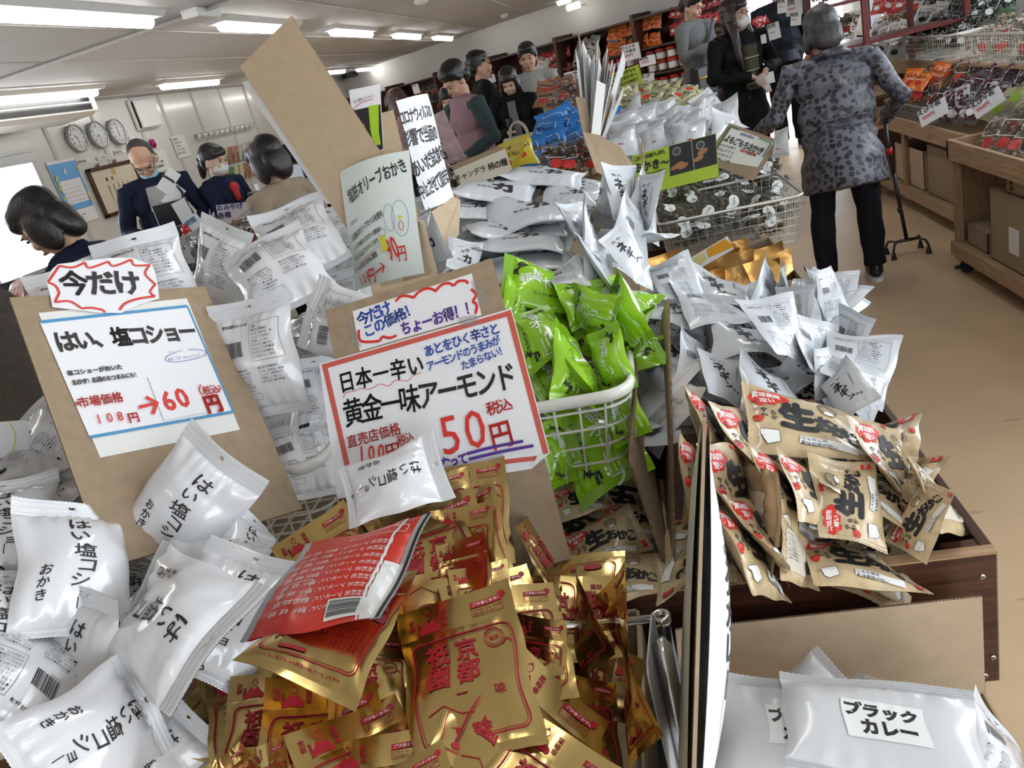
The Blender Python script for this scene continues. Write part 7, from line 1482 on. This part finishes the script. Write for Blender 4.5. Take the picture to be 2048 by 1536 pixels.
# ---- till counter at the left
ct = empty('counter', 'white till counter in front of the clerks', 'counter', (-3.0, 3.2, 0)); CW = mat('white_laminate', (.66, .66, .64), .4)
for a, b, n_m in (((-.35, -.6, .86), (.35, 2.6, .90), 'top'), ((-.30, -.55, 0), (.30, 2.55, .86), 'cabinet')): g = G(); g.box(a, b, ch=.004); ob(n_m, g, CW, ct)
def px_at(px, py, D): return atD(px, py, D)
def screen(px, py, D, w_, h_, label, rz=0, name='till_monitor', tilt=.2, sup=True):
    p = px_at(px, py, D); e = empty(name, label, 'monitor', p, rz); g = G(); g.box((-w_/2, -.015, -h_/2), (w_/2, .015, h_/2), ch=.005); ob('casing', g, BLACK, e); g = G(); g.box((-w_/2+.01, -.0165, -h_/2+.01), (w_/2-.01, -.015, h_/2-.01)); ob('display', g, mat('dark_glass', (.02, .022, .028), .1), e)
    g = G(); g.cyl((0, .02, -h_/2), (0, .03, .90-p[2]), .02, 10); g.box((-.08, -.05, .90-p[2]), (.08, .1, .915-p[2])); ob('stand', g, BLACK, e); return e
screen(348, 430, 4.6, .20, .16, 'black till monitor right of the balding clerk', .3); screen(378, 478, 4.2, .36, .16, 'low black till display behind the red ornament', .2); screen(595, 375, 5.2, .26, .30, 'black monitor between the ponytailed clerk and the customer', -.5); screen(85, 582, 3.6, .34, .16, 'black screen above the left end of the 60 yen board', .5); screen(545, 400, 4.6, .30, .14, 'black card terminal on the counter below the customer', -.2)
g = G(); p = px_at(378, 477, 4.0); g.ell(p, (.035, .03, .04)); g.ell(p+A(0, 0, .045), (.022, .02, .022)); g.ell(p+A(0, 0, .068), (.008, .008, .008)); g.lathe([(.03, 0), (.034, -.02), (.02, -.045)], p+A(0, 0, -.02)); tag(ob('ornament', g, mat('glossy_red', (.6, .02, .03), .2, coat=.5), None, True), 'small glossy red figurine shape on the counter', 'ornament')
for px, py, D, w_, h_, l, lb, rt in ((337, 362, 4.9, .15, .08, ['3'], 'blank white slip held up right of the clerk\'s face', -.75), (347, 392, 4.8, .14, .08, ['3'], 'lower blank white slip on the same stand', -.7), (368, 425, 4.5, .08, .14, ['3'], 'narrow white paper before the till', -.2), (470, 426, 4.2, .18, .10, ['2おみやげ', '3各種'], 'white handwritten card lying by the customer\'s elbow', .15), (398, 458, 4.0, .07, .15, ['4時間', '1時間'], 'narrow notice stuck at the edge of the counter', -.3), (375, 500, 3.2, .12, .1, ['3'], 'white slip near the right of the star card', .2)): tagcard(px, py, D, w_, h_, l, lb, PAPER, rt)
g = G(); g.tube([px_at(365, 385, 4.8), px_at(345, 362, 4.8), px_at(325, 350, 4.8)], .008, 6); g.cyl(px_at(365, 385, 4.8), px_at(372, 440, 4.8), .008, 6); tag(ob('card_stand', g, RUBBER), 'bent black stand holding two white slips', 'stand')
scatter([pk((.36, .16, .05), .2, .14, .05, 35, clear=True)], 8, ((460, 470), (500, 450), (510, 490), (470, 500)), 3.0, 2.8, 1, 'brown-filled packet on the counter behind the white bags', 'brown packets on the counter', 71)
scatter([pk((.3, .3, .3), .14, .1, .04, 36)], 9, ((340, 500), (400, 480), (405, 520), (350, 525)), 3.0, 2.8, 1, 'crumpled grey packet on the counter edge', 'grey packets on the counter', 72)
scatter(PNK, 10, ((0, 610), (70, 600), (95, 700), (60, 740)), 2.9, 2.5, 1.0, 'assorted wrapped item on the counter at the far left', 'wrapped items at the far left', 73)
g = G(); a = px_at(5, 640, 2.9); g.box(A(a[0]-.5, a[1]-.4, 0), A(a[0]+.25, a[1]+.6, .86), ch=.01); tag(ob('packing_table', g, CW), 'pale packing table at the far left behind the brown coat', 'table')
# yellow-edged card at far left of the white heap
c = Card('price_sign', (-60, 850), (40, 835), (0, 1110), 1.24, .10, 'white price card with a yellow outline at the left edge of the photo', .003, PAPER); c.stroke([(8, 840), (22, 870), (20, 905)], .002, 5); c.stroke([(35, 905), (52, 955)], .002, 5); c.stroke([(-30, 1035), (18, 1035)], .003, 5); c.stroke([(0, 1045), (12, 1060), (0, 1078)], .005, 1)
for p in ((0, 925), (12, 940), (24, 935), (6, 955)): u = c.uv(p); c.t.disc(u[0], u[1], .010, .008, 1, 9, 0, .2); c.t.disc(u[0], u[1], .005, .005, 0, 9)
c.finish(MS, .002)
for p_ in PROTOS:
    unlink_tree(p_)
for o in list(bpy.data.objects):
    for k in ('bw', 'bh'):
        if k in o: del o[k]
